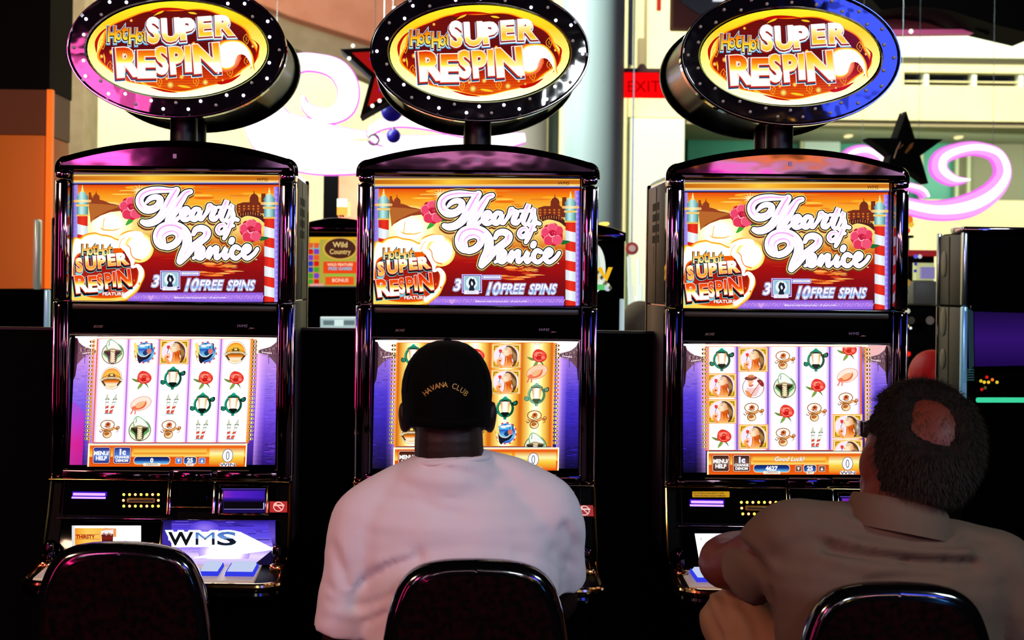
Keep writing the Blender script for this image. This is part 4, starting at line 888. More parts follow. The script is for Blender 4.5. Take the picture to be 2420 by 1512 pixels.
    for P, ws, f in T:
        if f: a.stroke(P, [max(2, q*0.62) for q in ws], (246, 176, 244), 5, new=False)
    a.up()
    for P, ws, f in T:
        if f: a.stroke(P, [max(1.5, q*0.62-8) for q in ws], (400, 392, 410), 5, new=False)
    a.up()
    for P, ws, f in T:
        if f: a.stroke([(x-2, y-2) for x, y in P[:max(3, len(P)*2//3)]], [max(1, q*0.26) for q in ws[:max(3, len(P)*2//3)]], pk, 5, new=False)
    a.text('TM', 1938, 1000, 9, W, 0.02)
    a.clip = None
    return a

# ---- reel symbols, drawn at (cx, cy); unit size about 190 tall
def sym_lantern(a, x, y, pale=0):
    g1, g2 = ((8, 80, 58), (24, 170, 130)) if not pale else ((80, 130, 100), (140, 200, 170))
    dk = (6, 22, 18) if not pale else (70, 90, 60)
    a.ring(x, y, 62, 66, 20, g1, 24); a.ring(x-2, y-2, 62, 66, 9, g2, 24, a0=60, a1=300)
    a.blob([(x+60, y-50), (x+95, y-62), (x+100, y-35), (x+80, y-20), (x+58, y-30)], dk, 3); a.blob([(x-62, y+20), (x-95, y+14), (x-98, y+42), (x-76, y+52), (x-58, y+40)], g1, 3); a.ring(x+78, y-42, 9, 9, 6, g2, 10); a.ring(x-78, y+32, 9, 9, 6, g2, 10)
    a.blob([(x-22, y-80), (x, y-98), (x+22, y-80), (x+26, y-74), (x-26, y-74)], g2, 3); a.blob([(x-48, y-56), (x-30, y-74), (x+30, y-74), (x+48, y-56), (x, y-50)], dk, 3); a.stroke([(x-40, y-62), (x, y-70), (x+40, y-62)], 6, g2)
    a.poly([(x-40, y-54), (x+40, y-54), (x+27, y+36), (x-27, y+36)], {'ax': 0, 'st': [(x-40, (200, 90, 20)), (x-18, (255, 240, 200)), (x, (380, 380, 360)), (x+18, (255, 236, 180)), (x+40, (214, 110, 30))]})
    a.stroke([(x, y-50), (x, y+34)], 3, (190, 130, 70), 0); a.blob([(x-32, y+34), (x+32, y+34), (x+20, y+60), (x, y+70), (x-20, y+60)], dk, 3); a.rect(x-12, y+66, x+12, y+92, g1, 5); a.rect(x-6, y+76, x+8, y+88, g2, 3)
def sym_rose(a, x, y, pale=0):
    a.blob([(x-10, y+20), (x-50, y+8), (x-86, y+2), (x-56, y+28), (x-20, y+34)], (110, 140, 60), 3); a.blob([(x-6, y+30), (x-30, y+66), (x-34, y+92), (x, y+66), (x+10, y+36)], (130, 165, 70), 3); a.blob([(x+4, y+34), (x+36, y+58), (x+56, y+84), (x+44, y+50), (x+20, y+30)], (90, 120, 50), 3)
    a.blob([(x-40, y+10), (x-34, y-34), (x-4, y-60), (x+40, y-50), (x+72, y-20), (x+74, y+14), (x+48, y+40), (x+6, y+44), (x-24, y+32)], (232, 54, 40), 4)
    for dx, dy, r, c in ((-8, -18, 24, (250, 110, 90)), (34, -18, 26, (246, 90, 70)), (14, 16, 26, (214, 26, 20)), (46, 8, 16, (255, 130, 110))): a.oval(x+dx, y+dy, r, r*0.85, c, n=16)
    a.ring(x+14, y-14, 26, 20, 5, (255, 186, 170), 18, a0=160, a1=330); a.ring(x+16, y-8, 14, 11, 5, (196, 14, 14), 14); a.stroke([(x-26, y+6), (x, y+30), (x+36, y+26)], 5, (255, 160, 140))
def sym_woman(a, x, y, pale=0):
    a.rect(x-120, y-102, x+120, y+96, (250, 176, 90)); a.rect(x-112, y-94, x+112, y+88, (255, 236, 170)); a.rect(x-104, y-88, x+104, y+82, (240, 176, 24))
    for sx in (-1, 1):
        for sy in (-1, 1): a.stroke([(x+sx*98, y+sy*50), (x+sx*96, y+sy*80), (x+sx*60, y+sy*80)], 6, (120, 100, 20), 0)
    a.oval(x, y-3, 110, 96, (255, 214, 120), n=32); a.oval(x, y-3, 102, 89, (252, 236, 250), n=32)
    a.blob([(x-6, y-80), (x+26, y-86), (x+60, y-68), (x+84, y-34), (x+90, y+14), (x+78, y+62), (x+48, y+86), (x+58, y+44), (x+44, y+0), (x+46, y-34), (x+26, y-62)], (96, 58, 26), 3)
    a.up()
    for i in range(5): a.stroke([(x+34+i*9, y-62+i*9), (x+54+i*7, y-10+i*4), (x+60+i*5, y+44-i*4)], [2, 4, 2], (196, 146, 80), 4, new=False)
    a.poly([(x-10, y-8), (x+14, y-6), (x+42, y-26), (x+48, y+4), (x+46, y+34), (x+62, y+60), (x+40, y+84), (x-6, y+88), (x-28, y+84), (x-12, y+50)], {'st': [(y-20, (236, 110, 24)), (y+20, (214, 84, 8)), (y+50, (240, 130, 40)), (y+88, (255, 190, 120))]})
    a.stroke([(x-2, y+6), (x+2, y+44), (x-8, y+80)], [3, 6, 3], (255, 196, 120)); a.stroke([(x+36, y-4), (x+36, y+30), (x+48, y+58)], [3, 5, 3], (176, 60, 10))
    a.poly([(x+46, y-46), (x+36, y-66), (x+14, y-76), (x-8, y-72), (x-20, y-62), (x-26, y-52), (x-40, y-42), (x-32, y-36), (x-37, y-29), (x-31, y-25), (x-33, y-18), (x-24, y-8), (x-6, y+2), (x+20, y-6), (x+42, y-22)], {'ax': 0, 'st': [(x-40, (255, 226, 180)), (x+0, (255, 236, 200)), (x+46, (236, 150, 80))]})
    a.stroke([(x-12, y-50), (x-2, y-54), (x+8, y-50)], [2, 4, 2], (130, 70, 30)); a.stroke([(x-14, y-62), (x+0, y-68), (x+16, y-62)], [2, 4, 2], (120, 70, 40)); a.stroke([(x-34, y-30), (x-22, y-28)], [4, 3], (214, 50, 40), 0); a.stroke([(x-18, y-4), (x+8, y-2), (x+30, y-14)], [2, 5, 2], (226, 120, 50))
    a.blob([(x-60, y-50), (x-46, y-56), (x-34, y-46), (x-40, y-30), (x-54, y-28)], (226, 12, 20), 3); a.ring(x-47, y-42, 6, 5, 3, (255, 110, 110), 10); a.stroke([(x-44, y-30), (x-52, y-8), (x-56, y+6)], 4, (20, 90, 50))
    a.stroke([(x-38, y+84), (x-60, y+58), (x-66, y+34)], [22, 26, 22], (250, 160, 80)); a.stroke([(x-66, y+34), (x-50, y+16), (x-36, y+12)], [16, 12, 7], (255, 190, 120)); a.stroke([(x-62, y+42), (x-42, y+32), (x-34, y+24)], [12, 9, 6], (246, 150, 74)); a.stroke([(x-60, y+52), (x-42, y+46), (x-36, y+38)], [10, 8, 6], (255, 180, 110)); a.oval(x-50, y+36, 7, 8, (190, 50, 10), n=10)
def sym_gondola(a, x, y, pale=0):
    a.oval(x+12, y, 84, 88, (250, 250, 250), n=30)
    for i in range(12): a.ring(x+12, y, 82, 86, 10, (226, 40, 40), 3, a0=i*30, a1=i*30+13, new=(i == 0))
    a.oval(x+12, y, 75, 80, {'st': [(y-80, (30, 110, 200)), (y-36, (90, 190, 240)), (y-24, (20, 80, 190)), (y+20, (120, 200, 244)), (y+80, (20, 70, 190))]}, n=30)
    a.oval(x-10, y-52, 26, 12, (235, 246, 250)); a.oval(x+30, y-60, 22, 10, (235, 246, 250))
    a.blob([(x-82, y-62), (x-66, y-80), (x-50, y-50), (x-40, y+10), (x-36, y+60), (x-60, y+20)], (255, 230, 120), 3)
    a.stroke([(x-76, y-10), (x-66, y+40), (x-54, y+70)], 7, (240, 200, 60)); a.blob([(x-52, y-8), (x-40, y+18), (x+6, y+34), (x+40, y+20), (x+68, y+10), (x+40, y+50), (x+0, y+66), (x-26, y+90), (x-44, y+60)], (16, 22, 46), 4)
    a.stroke([(x-44, y+8), (x-20, y+30), (x+20, y+32), (x+52, y+4)], 7, (240, 236, 214)); a.blob([(x-6, y+4), (x+20, y-20), (x+40, y-10), (x+32, y+16), (x+10, y+24)], (20, 60, 110), 3); a.oval(x+46, y-10, 20, 22, (224, 120, 110), n=14)
    a.stroke([(x+68, y-70), (x+66, y-30)], 8, (20, 30, 60)); a.stroke([(x+40, y-50), (x+42, y-30)], 6, (30, 60, 130))
def sym_bridge(a, x, y, pale=0):
    a.oval(x, y, 86, 94, (190, 170, 120), n=32); a.oval(x, y, 82, 90, (250, 246, 232), n=32)
    a.oval(x, y-4, 74, 76, (255, 150, 20), n=32, a0=180, a1=360); a.oval(x, y-10, 66, 56, (250, 190, 60), n=24, a0=180, a1=360); a.oval(x, y+4, 70, 74, {'st': [(y, (90, 30, 6)), (y+30, (240, 130, 20)), (y+50, (255, 246, 210)), (y+80, (250, 200, 120))]}, n=32, a0=0, a1=180)
    a.poly([(x-78, y-4), (x-24, y-30), (x+24, y-30), (x+78, y-4), (x+80, y+16), (x+30, y-6), (x-30, y-6), (x-80, y+16)], (120, 84, 30)); a.poly([(x-70, y-4), (x-30, y-24), (x-30, y-12), (x-68, y+6)], (250, 170, 40)); a.poly([(x+70, y-4), (x+30, y-24), (x+30, y-12), (x+68, y+6)], (250, 170, 40))
    a.rect(x-20, y-38, x+20, y-12, (96, 62, 20)); a.rect(x-12, y-34, x+12, y-18, (255, 220, 120)); a.stroke([(x-92, y+14), (x-30, y-2), (x+30, y-2), (x+92, y+14)], 12, (222, 206, 170), 3); a.stroke([(x-84, y+28), (x-40, y+12), (x, y+8), (x+40, y+12), (x+84, y+28)], 6, (140, 90, 30))
    a.stroke([(x-72, y+28), (x-50, y+58)], 12, (70, 36, 10)); a.stroke([(x+72, y+28), (x+50, y+58)], 12, (70, 36, 10))
def sym_poles(a, x, y, pale=0):
    for dx, lean in ((-26, 0.0), (26, 0.28)):
        def q(u, v): return (x+dx+u-lean*v, y+v)
        a.poly([q(-13, -40), q(13, -40), q(12, 66), q(-12, 66)], (250, 250, 246)); a.stroke([q(-13, -40), q(-12, 66)], 3, (150, 150, 120), 0); a.stroke([q(13, -40), q(12, 66)], 3, (190, 190, 160), 0)
        a.poly([q(-12, 20), q(12, 12), q(12, 30), q(-12, 38)], (226, 70, 50)); a.poly([q(-12, 52), q(12, 44), q(12, 62), q(-12, 68)], (226, 70, 50))
        a.stroke([q(-16, -38), q(0, -42), q(16, -38)], 7, (60, 90, 70)); a.stroke([q(-10, -14), q(10, -16)], 5, (90, 130, 110), 0); a.blob([q(-15, -44), q(-8, -58), q(0, -84), q(8, -58), q(15, -44)], (214, 222, 190), 3); a.stroke([q(-10, -52), q(0, -82)], 3, (70, 90, 60), 0)
        a.rect(x+dx-14-lean*70, y+66, x+dx+14-lean*70, y+76, (210, 80, 60)); a.stroke([q(-22, 78), q(16, 80)], 5, (70, 160, 190), 0)
def sym_hat(a, x, y, pale=0):
    a.oval(x, y-4, 88, 56, (226, 100, 60), rot=-20, n=28); a.oval(x, y-4, 84, 52, (253, 214, 180) if pale else (255, 236, 220), rot=-20, n=28); a.oval(x-2, y+6, 52, 26, (250, 190, 140), rot=-22, n=20)
    a.blob([(x-50, y+34), (x-10, y+30), (x+24, y+6), (x+40, y-30), (x+44, y-4), (x+30, y+24), (x-4, y+42), (x-44, y+46)], (240, 110, 60), 4); a.blob([(x-74, y+30), (x-54, y+14), (x-34, y+28), (x-50, y+46), (x-70, y+44)], (244, 120, 80), 3)
    a.stroke([(x-62, y+40), (x-70, y+62), (x-78, y+78)], 12, (240, 120, 100)); a.stroke([(x-50, y+44), (x-42, y+62), (x-46, y+78)], 12, (246, 140, 120))
def sym_lute(a, x, y, pale=0):
    b = (150, 84, 30)
    a.ring(x-14, y-34, 56, 38, 7, b, 24); a.ring(x-14, y-34, 50, 32, 4, (250, 214, 160), 24); a.blob([(x-34, y-40), (x-10, y-58), (x+12, y-44), (x+4, y-20), (x-24, y-16)], (214, 110, 50), 3); a.oval(x-12, y-38, 10, 8, (120, 40, 20)); a.stroke([(x-40, y-24), (x-10, y-8), (x+10, y-20)], 6, (120, 50, 20))
    a.stroke([(x-66, y+0), (x-50, y+14), (x-66, y+26), (x-78, y+14)], 7, (130, 66, 30)); a.stroke([(x-56, y+8), (x-20, y+14), (x+20, y+4), (x+46, y-8), (x+64, y+6), (x+78, y-16)], [10, 20, 24, 16, 12, 10], (206, 130, 60)); a.stroke([(x-30, y+14), (x+20, y+2), (x+44, y-8)], 4, (255, 224, 170))
    a.oval(x+72, y-12, 15, 15, b, n=14); a.oval(x+72, y-14, 9, 9, (240, 170, 110), n=12); a.stroke([(x+70, y+2), (x+74, y+18), (x+56, y+26)], 5, b)
    a.oval(x-14, y+42, 38, 34, b, n=20); a.oval(x-12, y+42, 31, 28, (255, 226, 170), n=20); a.blob([(x-36, y+30), (x-10, y+24), (x+6, y+34), (x-10, y+50), (x-34, y+50)], (190, 100, 40), 3); a.stroke([(x-34, y+22), (x+0, y+18), (x+18, y+30)], 6, b)
def sym_corset(a, x, y, pale=0):
    gr = (90, 160, 90) if not pale else (130, 190, 130)
    a.ring(x, y+10, 88, 86, 7, (110, 100, 60), 30); a.oval(x, y+10, 84, 82, (236, 246, 214), n=30); a.blob([(x-56, y-60), (x-40, y-98), (x-10, y-104), (x+40, y-70), (x+80, y-20), (x+60, y+10), (x-40, y-10)], (120, 190, 130), 3); a.blob([(x-50, y-58), (x-36, y-90), (x-8, y-96), (x+36, y-64), (x+66, y-20), (x+40, y+0), (x-30, y-10)], (250, 252, 246), 3)
    a.text('J', x-36, y-62, 26, (40, 110, 60), 0.01); a.poly([(x-80, y+14), (x-66, y-8), (x+66, y-8), (x+80, y+14), (x+40, y+50), (x+28, y+86), (x-28, y+86), (x-40, y+50)], gr)
    a.blob([(x-74, y-4), (x-40, y-22), (x-6, y-34), (x+30, y-24), (x+66, y-14), (x+56, y+10), (x+34, y+30), (x+26, y+86), (x-26, y+86), (x-36, y+36)], {'st': [(y-30, (210, 190, 140)), (y-6, (60, 44, 24)), (y+20, (30, 22, 14)), (y+60, (80, 60, 34))]}, 3)
    a.poly([(x-18, y-18), (x+18, y-18), (x+22, y+84), (x-20, y+84)], (244, 228, 186))
    for i in range(5): a.oval(x-14, y+14+i*16, 4, 4, (70, 50, 26), n=8, new=(i == 0)); a.oval(x+16, y+10+i*16, 4, 4, (70, 50, 26), n=8, new=False)
    a.stroke([(x-30, y-12), (x+8, y-2), (x+30, y-14)], 5, (120, 96, 50))
def sym_gondolier(a, x, y, pale=0):
    a.ring(x, y+12, 86, 84, 6, (150, 110, 90), 30); a.oval(x, y+12, 82, 80, (254, 252, 254), n=30)
    a.blob([(x-60, y+30), (x-30, y-4), (x+10, y-10), (x+50, y-20), (x+70, y+20), (x+40, y+70), (x-20, y+84), (x-56, y+60)], (253, 246, 246), 4)
    for i in range(6): a.stroke([(x-50+i*4, y+18+i*11), (x, y+24+i*11), (x+56-i*6, y+8+i*13)], 4, (236, 110, 100), 3, new=(i == 0))
    a.blob([(x-66, y+38), (x-44, y+40), (x-14, y+70), (x-18, y+92), (x-44, y+82)], (246, 150, 80), 3); a.blob([(x+30, y-46), (x+66, y-50), (x+88, y-14), (x+74, y+6), (x+50, y-14)], (140, 40, 20), 3); a.stroke([(x+66, y-40), (x+20, y+20), (x-20, y+80)], 6, (190, 90, 40))
    a.oval(x-22, y-44, 24, 28, (250, 190, 140), n=18); a.blob([(x-36, y-20), (x-10, y-18), (x-6, y-4), (x-34, y-2)], (240, 170, 120), 3); a.stroke([(x-34, y-2), (x-16, y+2), (x-2, y-8)], 8, (220, 60, 40))
    a.oval(x-20, y-64, 52, 18, (120, 60, 20), rot=-4, n=20); a.blob([(x-46, y-66), (x-40, y-88), (x-14, y-94), (x+8, y-86), (x+10, y-66)], (220, 150, 90), 3); a.stroke([(x-46, y-68), (x-16, y-72), (x+10, y-68)], 7, (200, 60, 30)); a.stroke([(x-32, y-46), (x-26, y-46)], 4, (60, 30, 20), 0); a.stroke([(x-16, y-46), (x-10, y-46)], 4, (60, 30, 20), 0)
SY = dict(L=sym_lantern, R=sym_rose, W=sym_woman, G=sym_gondola, B=sym_bridge, P=sym_poles, H=sym_hat, U=sym_lute, C=sym_corset, O=sym_gondolier)

def lower_art(kind):
    # right machine frame: origin 1480,700 scale 3.436; screen x 470..2140, y 385..1425
    a = Art(1480, 700, 3.436); x0, x1, y0, y1 = 462, 2130, 380, 1425; a.clip = (x0, y0, x1, y1)
    if kind == 'left': wat = {'st': [(380, (236, 190, 200)), (480, (150, 100, 120)), (560, (200, 150, 236)), (800, (150, 110, 240)), (1000, (120, 80, 230)), (1180, (90, 50, 190)), (1425, (40, 16, 110))]}
    elif kind == 'mid': wat = {'st': [(380, (236, 170, 190)), (480, (120, 80, 120)), (560, (150, 110, 226)), (800, (82, 60, 212)), (1000, (58, 40, 184)), (1250, (36, 22, 120)), (1425, (6, 4, 40))]}
    else: wat = {'st': [(380, (220, 150, 160)), (480, (130, 90, 130)), (560, (170, 130, 236)), (800, (92, 66, 216)), (1000, (64, 42, 184)), (1250, (34, 18, 110)), (1425, (4, 2, 30))]}
    a.rect(x0, y0, x1, y1, wat)
    rr = random.Random(11)
    if kind == 'left':
        a.poly([(x0, 900), (570, 1000), (640, 1425), (x0, 1425)], {'st': [(900, (150, 80, 220)), (1080, (190, 50, 200)), (1250, (214, 20, 150)), (1425, (190, 30, 150))]})
    # bright haze towards the reels, both sides, banded so that it fades into the water
    def wcol(y):
        st = wat['st']
        for (p, c0), (q, c1) in zip(st, st[1:]):
            if y <= q: t = max(0, (y-p)/(q-p)); return tuple(int(c0[k]*(1-t)+c1[k]*t) for k in range(3))
        return st[-1][1]
    a.up()
    for xa, xb in ((565, 645), (2030, 1950)):
        for i in range(24):
            ya, yb = 500+i*38.5, 500+(i+1)*38.5; wc = wcol((ya+yb)/2); g_ = 1.0-0.55*(i/24)**2
            br = tuple(int(wc[k]*(1-g_)+(262, 205, 285)[k]*g_) for k in range(3)); md = tuple(int(wc[k]*0.6+br[k]*0.4) for k in range(3))
            st = sorted([(xa, wc), ((xa+xb)/2, md), (xb, br)]); a.rect(min(xa, xb), ya, max(xa, xb), yb, {'ax': 0, 'st': st}, new=False)
    for i in range(240):
        side_ = rr.random() < 0.5; x = rr.uniform(x0, 560) if side_ else rr.uniform(2040, x1); y = 600+800*rr.random()**0.8; l_ = rr.uniform(10, 34)
        wc = wcol(y); k_ = rr.choice((0.8, 0.88, 1.1, 1.2)) if y < 1230 else rr.choice((0.5, 0.7, 1.5, 2.2)); c = tuple(int(min(255, q*k_)) for q in wc)
        if kind == 'left' and side_ and y > 940: continue
        a.blob([(x-l_, y), (x, y-2.5), (x+l_, y+1), (x, y+2.5)], c, 2, new=(i % 40 == 0))
    # sky and buildings in perspective
    a.poly([(x0, y0), (640, y0), (640, 520), (560, 520), (x0, 420)], (300, 285, 290)); a.poly([(x1, y0), (1940, y0), (1940, 520), (2020, 520), (x1, 420)], (300, 270, 270) if kind != 'right' else (246, 190, 190))
    for s_ in (1, -1):
        def q(x, y): return (x0+x, y) if s_ > 0 else (x1-x, y)
        a.poly([q(0, 392), q(20, 396), q(34, 430), q(60, 452), q(90, 470), q(150, 485), q(175, 495), q(175, 515), q(100, 530), q(60, 570), q(34, 600), q(0, 640)], (112, 78, 92))
        a.poly([q(0, 392), q(18, 396), q(26, 430), q(26, 600), q(16, 700), q(0, 740)], (44, 22, 30))
        for i in range(26): x_ = rr.uniform(20, 120); y_ = rr.uniform(440+x_*0.3, 560-x_*0.3); a.rect(*(sorted_rect(q(x_, y_), q(x_+rr.uniform(4, 12), y_+rr.uniform(4, 12)))), rr.choice(((60, 40, 50), (150, 110, 120), (200, 150, 160), (80, 54, 66))), new=(i == 0))
        for i in range(14): a.rect(*(sorted_rect(q(36+i*10, 470+i*2), q(40+i*10, 486+i*2))), (190, 160, 160) if i % 3 else (60, 40, 50), new=(i == 0))
        for i in range(6): a.oval(*q(70+i*14, 520-i*2), 5, 5, (300, 270, 290), n=8, new=(i == 0)); 
        a.stroke([q(88, 530), q(86, 600)], 5, (90, 60, 120), 0); a.stroke([q(78, 548), q(98, 548)], 4, (110, 80, 130), 0)
    # reels
    rx0, rx1, ry0, ry1 = 648, 1902, 404, 1240
    a.rect(rx0-60, 384, rx1+60, 404, (300, 285, 240)); a.rect(rx0-8, 400, rx1+10, ry1+6, (240, 110, 30))
    if kind == 'mid':
        for i in range(5):
            xa = rx0+i*(rx1-rx0)/5; xb = rx0+(i+1)*(rx1-rx0)/5; xm = (xa+xb)/2
            a.rect(xa+4, ry0, xb-4, ry1, {'ax': 0, 'st': [(xa, (196, 90, 10)), (xa+26, (240, 160, 40)), (xa+70, (255, 230, 130)), (xm, (330, 325, 260)), (xb-70, (255, 230, 120)), (xb-26, (240, 160, 40)), (xb, (196, 90, 10))]}, new=(i == 0))
    else:
        e_ = (226, 190, 250) if kind == 'right' else (254, 226, 255); e2 = (150, 110, 226) if kind == 'right' else (214, 160, 244)
        for i in range(5):
            xa = rx0+i*(rx1-rx0)/5; xb = rx0+(i+1)*(rx1-rx0)/5
            a.rect(xa+3, ry0, xb-3, ry1, {'ax': 0, 'st': [(xa, e2), (xa+14, e_), (xa+62, (330, 330, 330)), (xb-62, (330, 330, 330)), (xb-14, e_), (xb, e2)]}, new=(i == 0))
        a.up()
        for i in range(1, 5): a.rect(rx0+i*250.8-4, ry0, rx0+i*250.8+4, ry1, (104, 60, 190) if kind == 'right' else (180, 100, 220), new=False)
    a.clip = (rx0, ry0, rx1, ry1)
    cx = [774, 1025, 1276, 1527, 1778]; cy = [510, 720, 930, 1132]
    G_ = {'left': ['CBPU', 'GRHC', 'WLPU', 'GRLP', 'BRLP'], 'mid': ['LRUB', 'RUPC', 'RGHU', 'WWLG', None], 'right': ['LWWR', 'WOUW', 'UCRU', 'LRUP', None]}[kind]
    for i, col_ in enumerate(G_):
        if col_:
            for j, ch in enumerate(col_): SY[ch](a, cx[i], cy[j])
        elif kind == 'right':
            for ch, y in (('R', 425), ('H', 636), ('U', 845), ('W', 1045), ('W', 1250)): SY[ch](a, cx[i], y)
        else:
            for ch, y in (('B', 320), ('R', 512), ('H', 640), ('L', 820), ('U', 1020), ('C', 1230)): SY[ch](a, cx[i], y, 1)
    a.clip = (x0, y0, x1, y1)
    # bead columns
    for bx in (616, 1936):
        for i in range(25):
            y = 422+i*32.5; d = [(60, 20, 10), (150, 20, 20), (110, 120, 70), (60, 60, 30)][(i//7) % 4]
            s_ = 1 if bx < 1000 else -1
            a.poly([(bx+s_*14, y-11), (bx+s_*36, y), (bx+s_*14, y+11)], (250, 176, 40)); a.oval(bx, y, 21, 12, (255, 206, 100), n=12); a.oval(bx-1, y, 17, 9, d, n=12); a.oval(bx, y, 6, 8, (255, 250, 240), n=8)
    a.rect(rx1, 400, rx1+12, 1246, {'st': [(400, (250, 160, 30)), (800, (255, 210, 110)), (1246, (246, 150, 20))]}); a.rect(rx0-10, 400, rx0, 1246, (250, 150, 50))
    # bottom bar
    bx0, bx1 = 640, 1906 if kind != 'mid' else 1960
    gold = {'st': [(1246, (255, 236, 180)), (1262, (236, 80, 4)), (1300, (250, 160, 30)), (1340, (255, 214, 100)), (1350, (232, 70, 4)), (1425, (240, 96, 14))]}
    a.rect(bx0-6, 1240, bx1+6, 1425, (300, 286, 220)); a.rect(bx0+6, 1250, bx1-4, 1425, gold)
    a.rect(1000, 1272, 1588, 1326, {'st': [(1272, (226, 100, 10)), (1300, (255, 206, 80)), (1326, (240, 130, 20))]}, 10)
    a.rect(1612, 1274, bx1-16, 1412, {'st': [(1274, (236, 120, 14)), (1320, (255, 250, 170)), (1350, (255, 214, 70)), (1412, (240, 120, 20))]}, 12); a.ring(1760, 1343, 0, 0, 0.1, W)
    navy = (36, 30, 120) if kind != 'right' else (60, 26, 20); navy2 = (90, 130, 220) if kind != 'right' else (120, 80, 64)
    if kind == 'mid': navy, navy2 = (60, 20, 10), (110, 60, 40)
    for xa, xb, t1, t2 in ((676, 812, 'MENU/', 'HELP'), (842, 978, '1c', None)):
        a.rect(xa-6, 1262, xb+6, 1406, (200, 70, 20), 16); a.rect(xa, 1268, xb, 1400, (255, 214, 180), 14); a.rect(xa+4, 1272, xb-4, 1396, {'st': [(1272, navy), (1340, navy2), (1396, navy)]}, 12); xm = (xa+xb)/2
        if t2: a.text(t1, xm, 1332, 30, W, 0.05, anchor='c', sx=0.9); a.text(t2, xm, 1372, 30, W, 0.05, anchor='c', sx=0.9)
        else:
            a.text(t1, xm, 1328, 42, (190, 206, 255), 0.08, anchor='c'); a.text(t1, xm, 1328, 42, W, 0.03, anchor='c')
            a.text('CHANGE', xm, 1358, 20, W, 0.05, anchor='c', sx=0.95); a.text('DENOM', xm, 1386, 20, W, 0.05, anchor='c', sx=0.95)
    a.rect(1004, 1342, 1300, 1408, (250, 206, 150), 26); a.rect(1010, 1347, 1294, 1403, {'st': [(1347, (10, 16, 60)), (1375, (20, 60, 150)), (1403, (120, 200, 250))]}, 24)
    a.rect(1406, 1344, 1512, 1406, (240, 220, 190), 18); a.rect(1411, 1349, 1507, 1401, {'st': [(1349, (10, 14, 60)), (1401, (60, 110, 200))]}, 16)
    for xa, up_ in ((1340, 0), (1528, 1)):
        a.rect(xa, 1352, xa+54, 1402, (220, 190, 160), 8); a.rect(xa+4, 1356, xa+50, 1398, navy2, 7)
        P = [(xa+16, 1366), (xa+38, 1366), (xa+27, 1392)] if not up_ else [(xa+16, 1390), (xa+38, 1390), (xa+27, 1364)]; a.poly(P, W)
    a.text('4627' if kind == 'right' else '0', 1152, 1390, 32, W, 0.05, anchor='c'); a.text('25', 1459, 1390, 32, W, 0.05, anchor='c')
    a.rect(1084, 1396, 1222, 1420, (255, 240, 220), 6); a.text('CREDITS', 1153, 1416, 17, (120, 60, 60), 0.0, anchor='c'); a.rect(1430, 1396, 1490, 1420, (255, 240, 220), 6); a.text('BET', 1460, 1416, 17, (120, 60, 60), 0.0, anchor='c')
    if kind == 'right': a.text('Good Luck!', 1292, 1315, 34, (150, 40, 20), 0.05, anchor='c', shear=0.3); a.text('Good Luck!', 1292, 1315, 34, W, 0.025, anchor='c', shear=0.3)
    a.oval(1760, 1336, 44, 54, (60, 50, 110), n=28); a.oval(1760, 1336, 40, 50, W, n=28); a.oval(1760, 1336, 14, 34, (60, 56, 110), n=20); a.oval(1760, 1336, 9, 28, (250, 250, 255), n=20)
    a.rect(1700, 1394, 1826, 1422, (255, 246, 236), 5); a.text('WIN', 1762, 1421, 24, (30, 30, 110), 0.01, anchor='c', sx=1.7)
    a.clip = None
    return a
def sorted_rect(p, q): return (min(p[0], q[0]), min(p[1], q[1]), max(p[0], q[0]), max(p[1], q[1]))
# ------------------------------------------------------------ the three slot machines
D0 = 3.4
ANCH = {'left': (417, 559), 'mid': (1127.6, 569.6), 'right': (1857, 577)}
ORI = {k: at(v[0], v[1], D0) for k, v in ANCH.items()}
za = ORI['mid'].z
def rel(px, py, D, m):
    v = at(px, py, D); return Vector((v.x-ORI[m].x, v.y-D0, v.z-(ORI[m].z-za)))
mat('olive_ledge', (34, 28, 14), 0.4)
mat('badge_grey', (120, 104, 120), 0.4, emit=(70, 60, 75), es=0.5)
HW = 0.2695
D4P = [(90, 3.372), (185, 3.368), (460, 3.345), (500, 3.34), (865, 3.30), (880, 3.29), (1000, 3.15), (1060, 3.12)]
def D4f(y):
    if y <= D4P[0][0]: return D4P[0][1]
    for (a, b), (c, d) in zip(D4P, D4P[1:]):
        if y <= c: return b+(d-b)*(y-a)/(c-a)
    return D4P[-1][1]
def pl(x, y, D=None): return rel(80+x/3.457, 1080+y/3.457, D or D4f(y), 'left')
def pbox(mb, x0, x1, y0, y1, proud=0.004, depth=0.008, bev=0.0):
    a, b = pl(x0, y0), pl(x1, y1); c = pl(x0, y1); yy = (a.y+c.y)/2
    X0, X1 = sorted(((pl(x0, (y0+y1)/2)).x, (pl(x1, (y0+y1)/2)).x)); Z0, Z1 = sorted((pl((x0+x1)/2, y1).z, pl((x0+x1)/2, y0).z))
    n = MB().box(X0, X1, -proud, depth, Z0, Z1, bev)
    zt, zb = Z1, Z0; yt, yb = a.y, c.y
    for v in n.v: v.y += yt+(yb-yt)*((zt-v.z)/(zt-zb) if zt != zb else 0)
    mb.add(n.v, n.f); return mb
def pfn(dy=0.0): return lambda x, y, l: pl(x, y)-Vector((0, l+dy, 0))
def archz(x): return za+0.2125-0.606*x*x
def arch_poly(hw, dz, zb, rc=0.022):
    P = [(-hw, zb)]; zc = archz(hw-rc)+dz
    for i in range(7): a = R(180-i*15); P.append((-hw+rc+rc*math.cos(a), zc-rc+rc*math.sin(a)-0.0))
    for i in range(1, 24): x = -hw+rc+(2*hw-2*rc)*i/24; P.append((x, archz(x)+dz))
    for i in range(7): a = R(90-i*15); P.append((hw-rc+rc*math.cos(a), zc-rc+rc*math.sin(a)))
    P.append((hw, zb)); return P
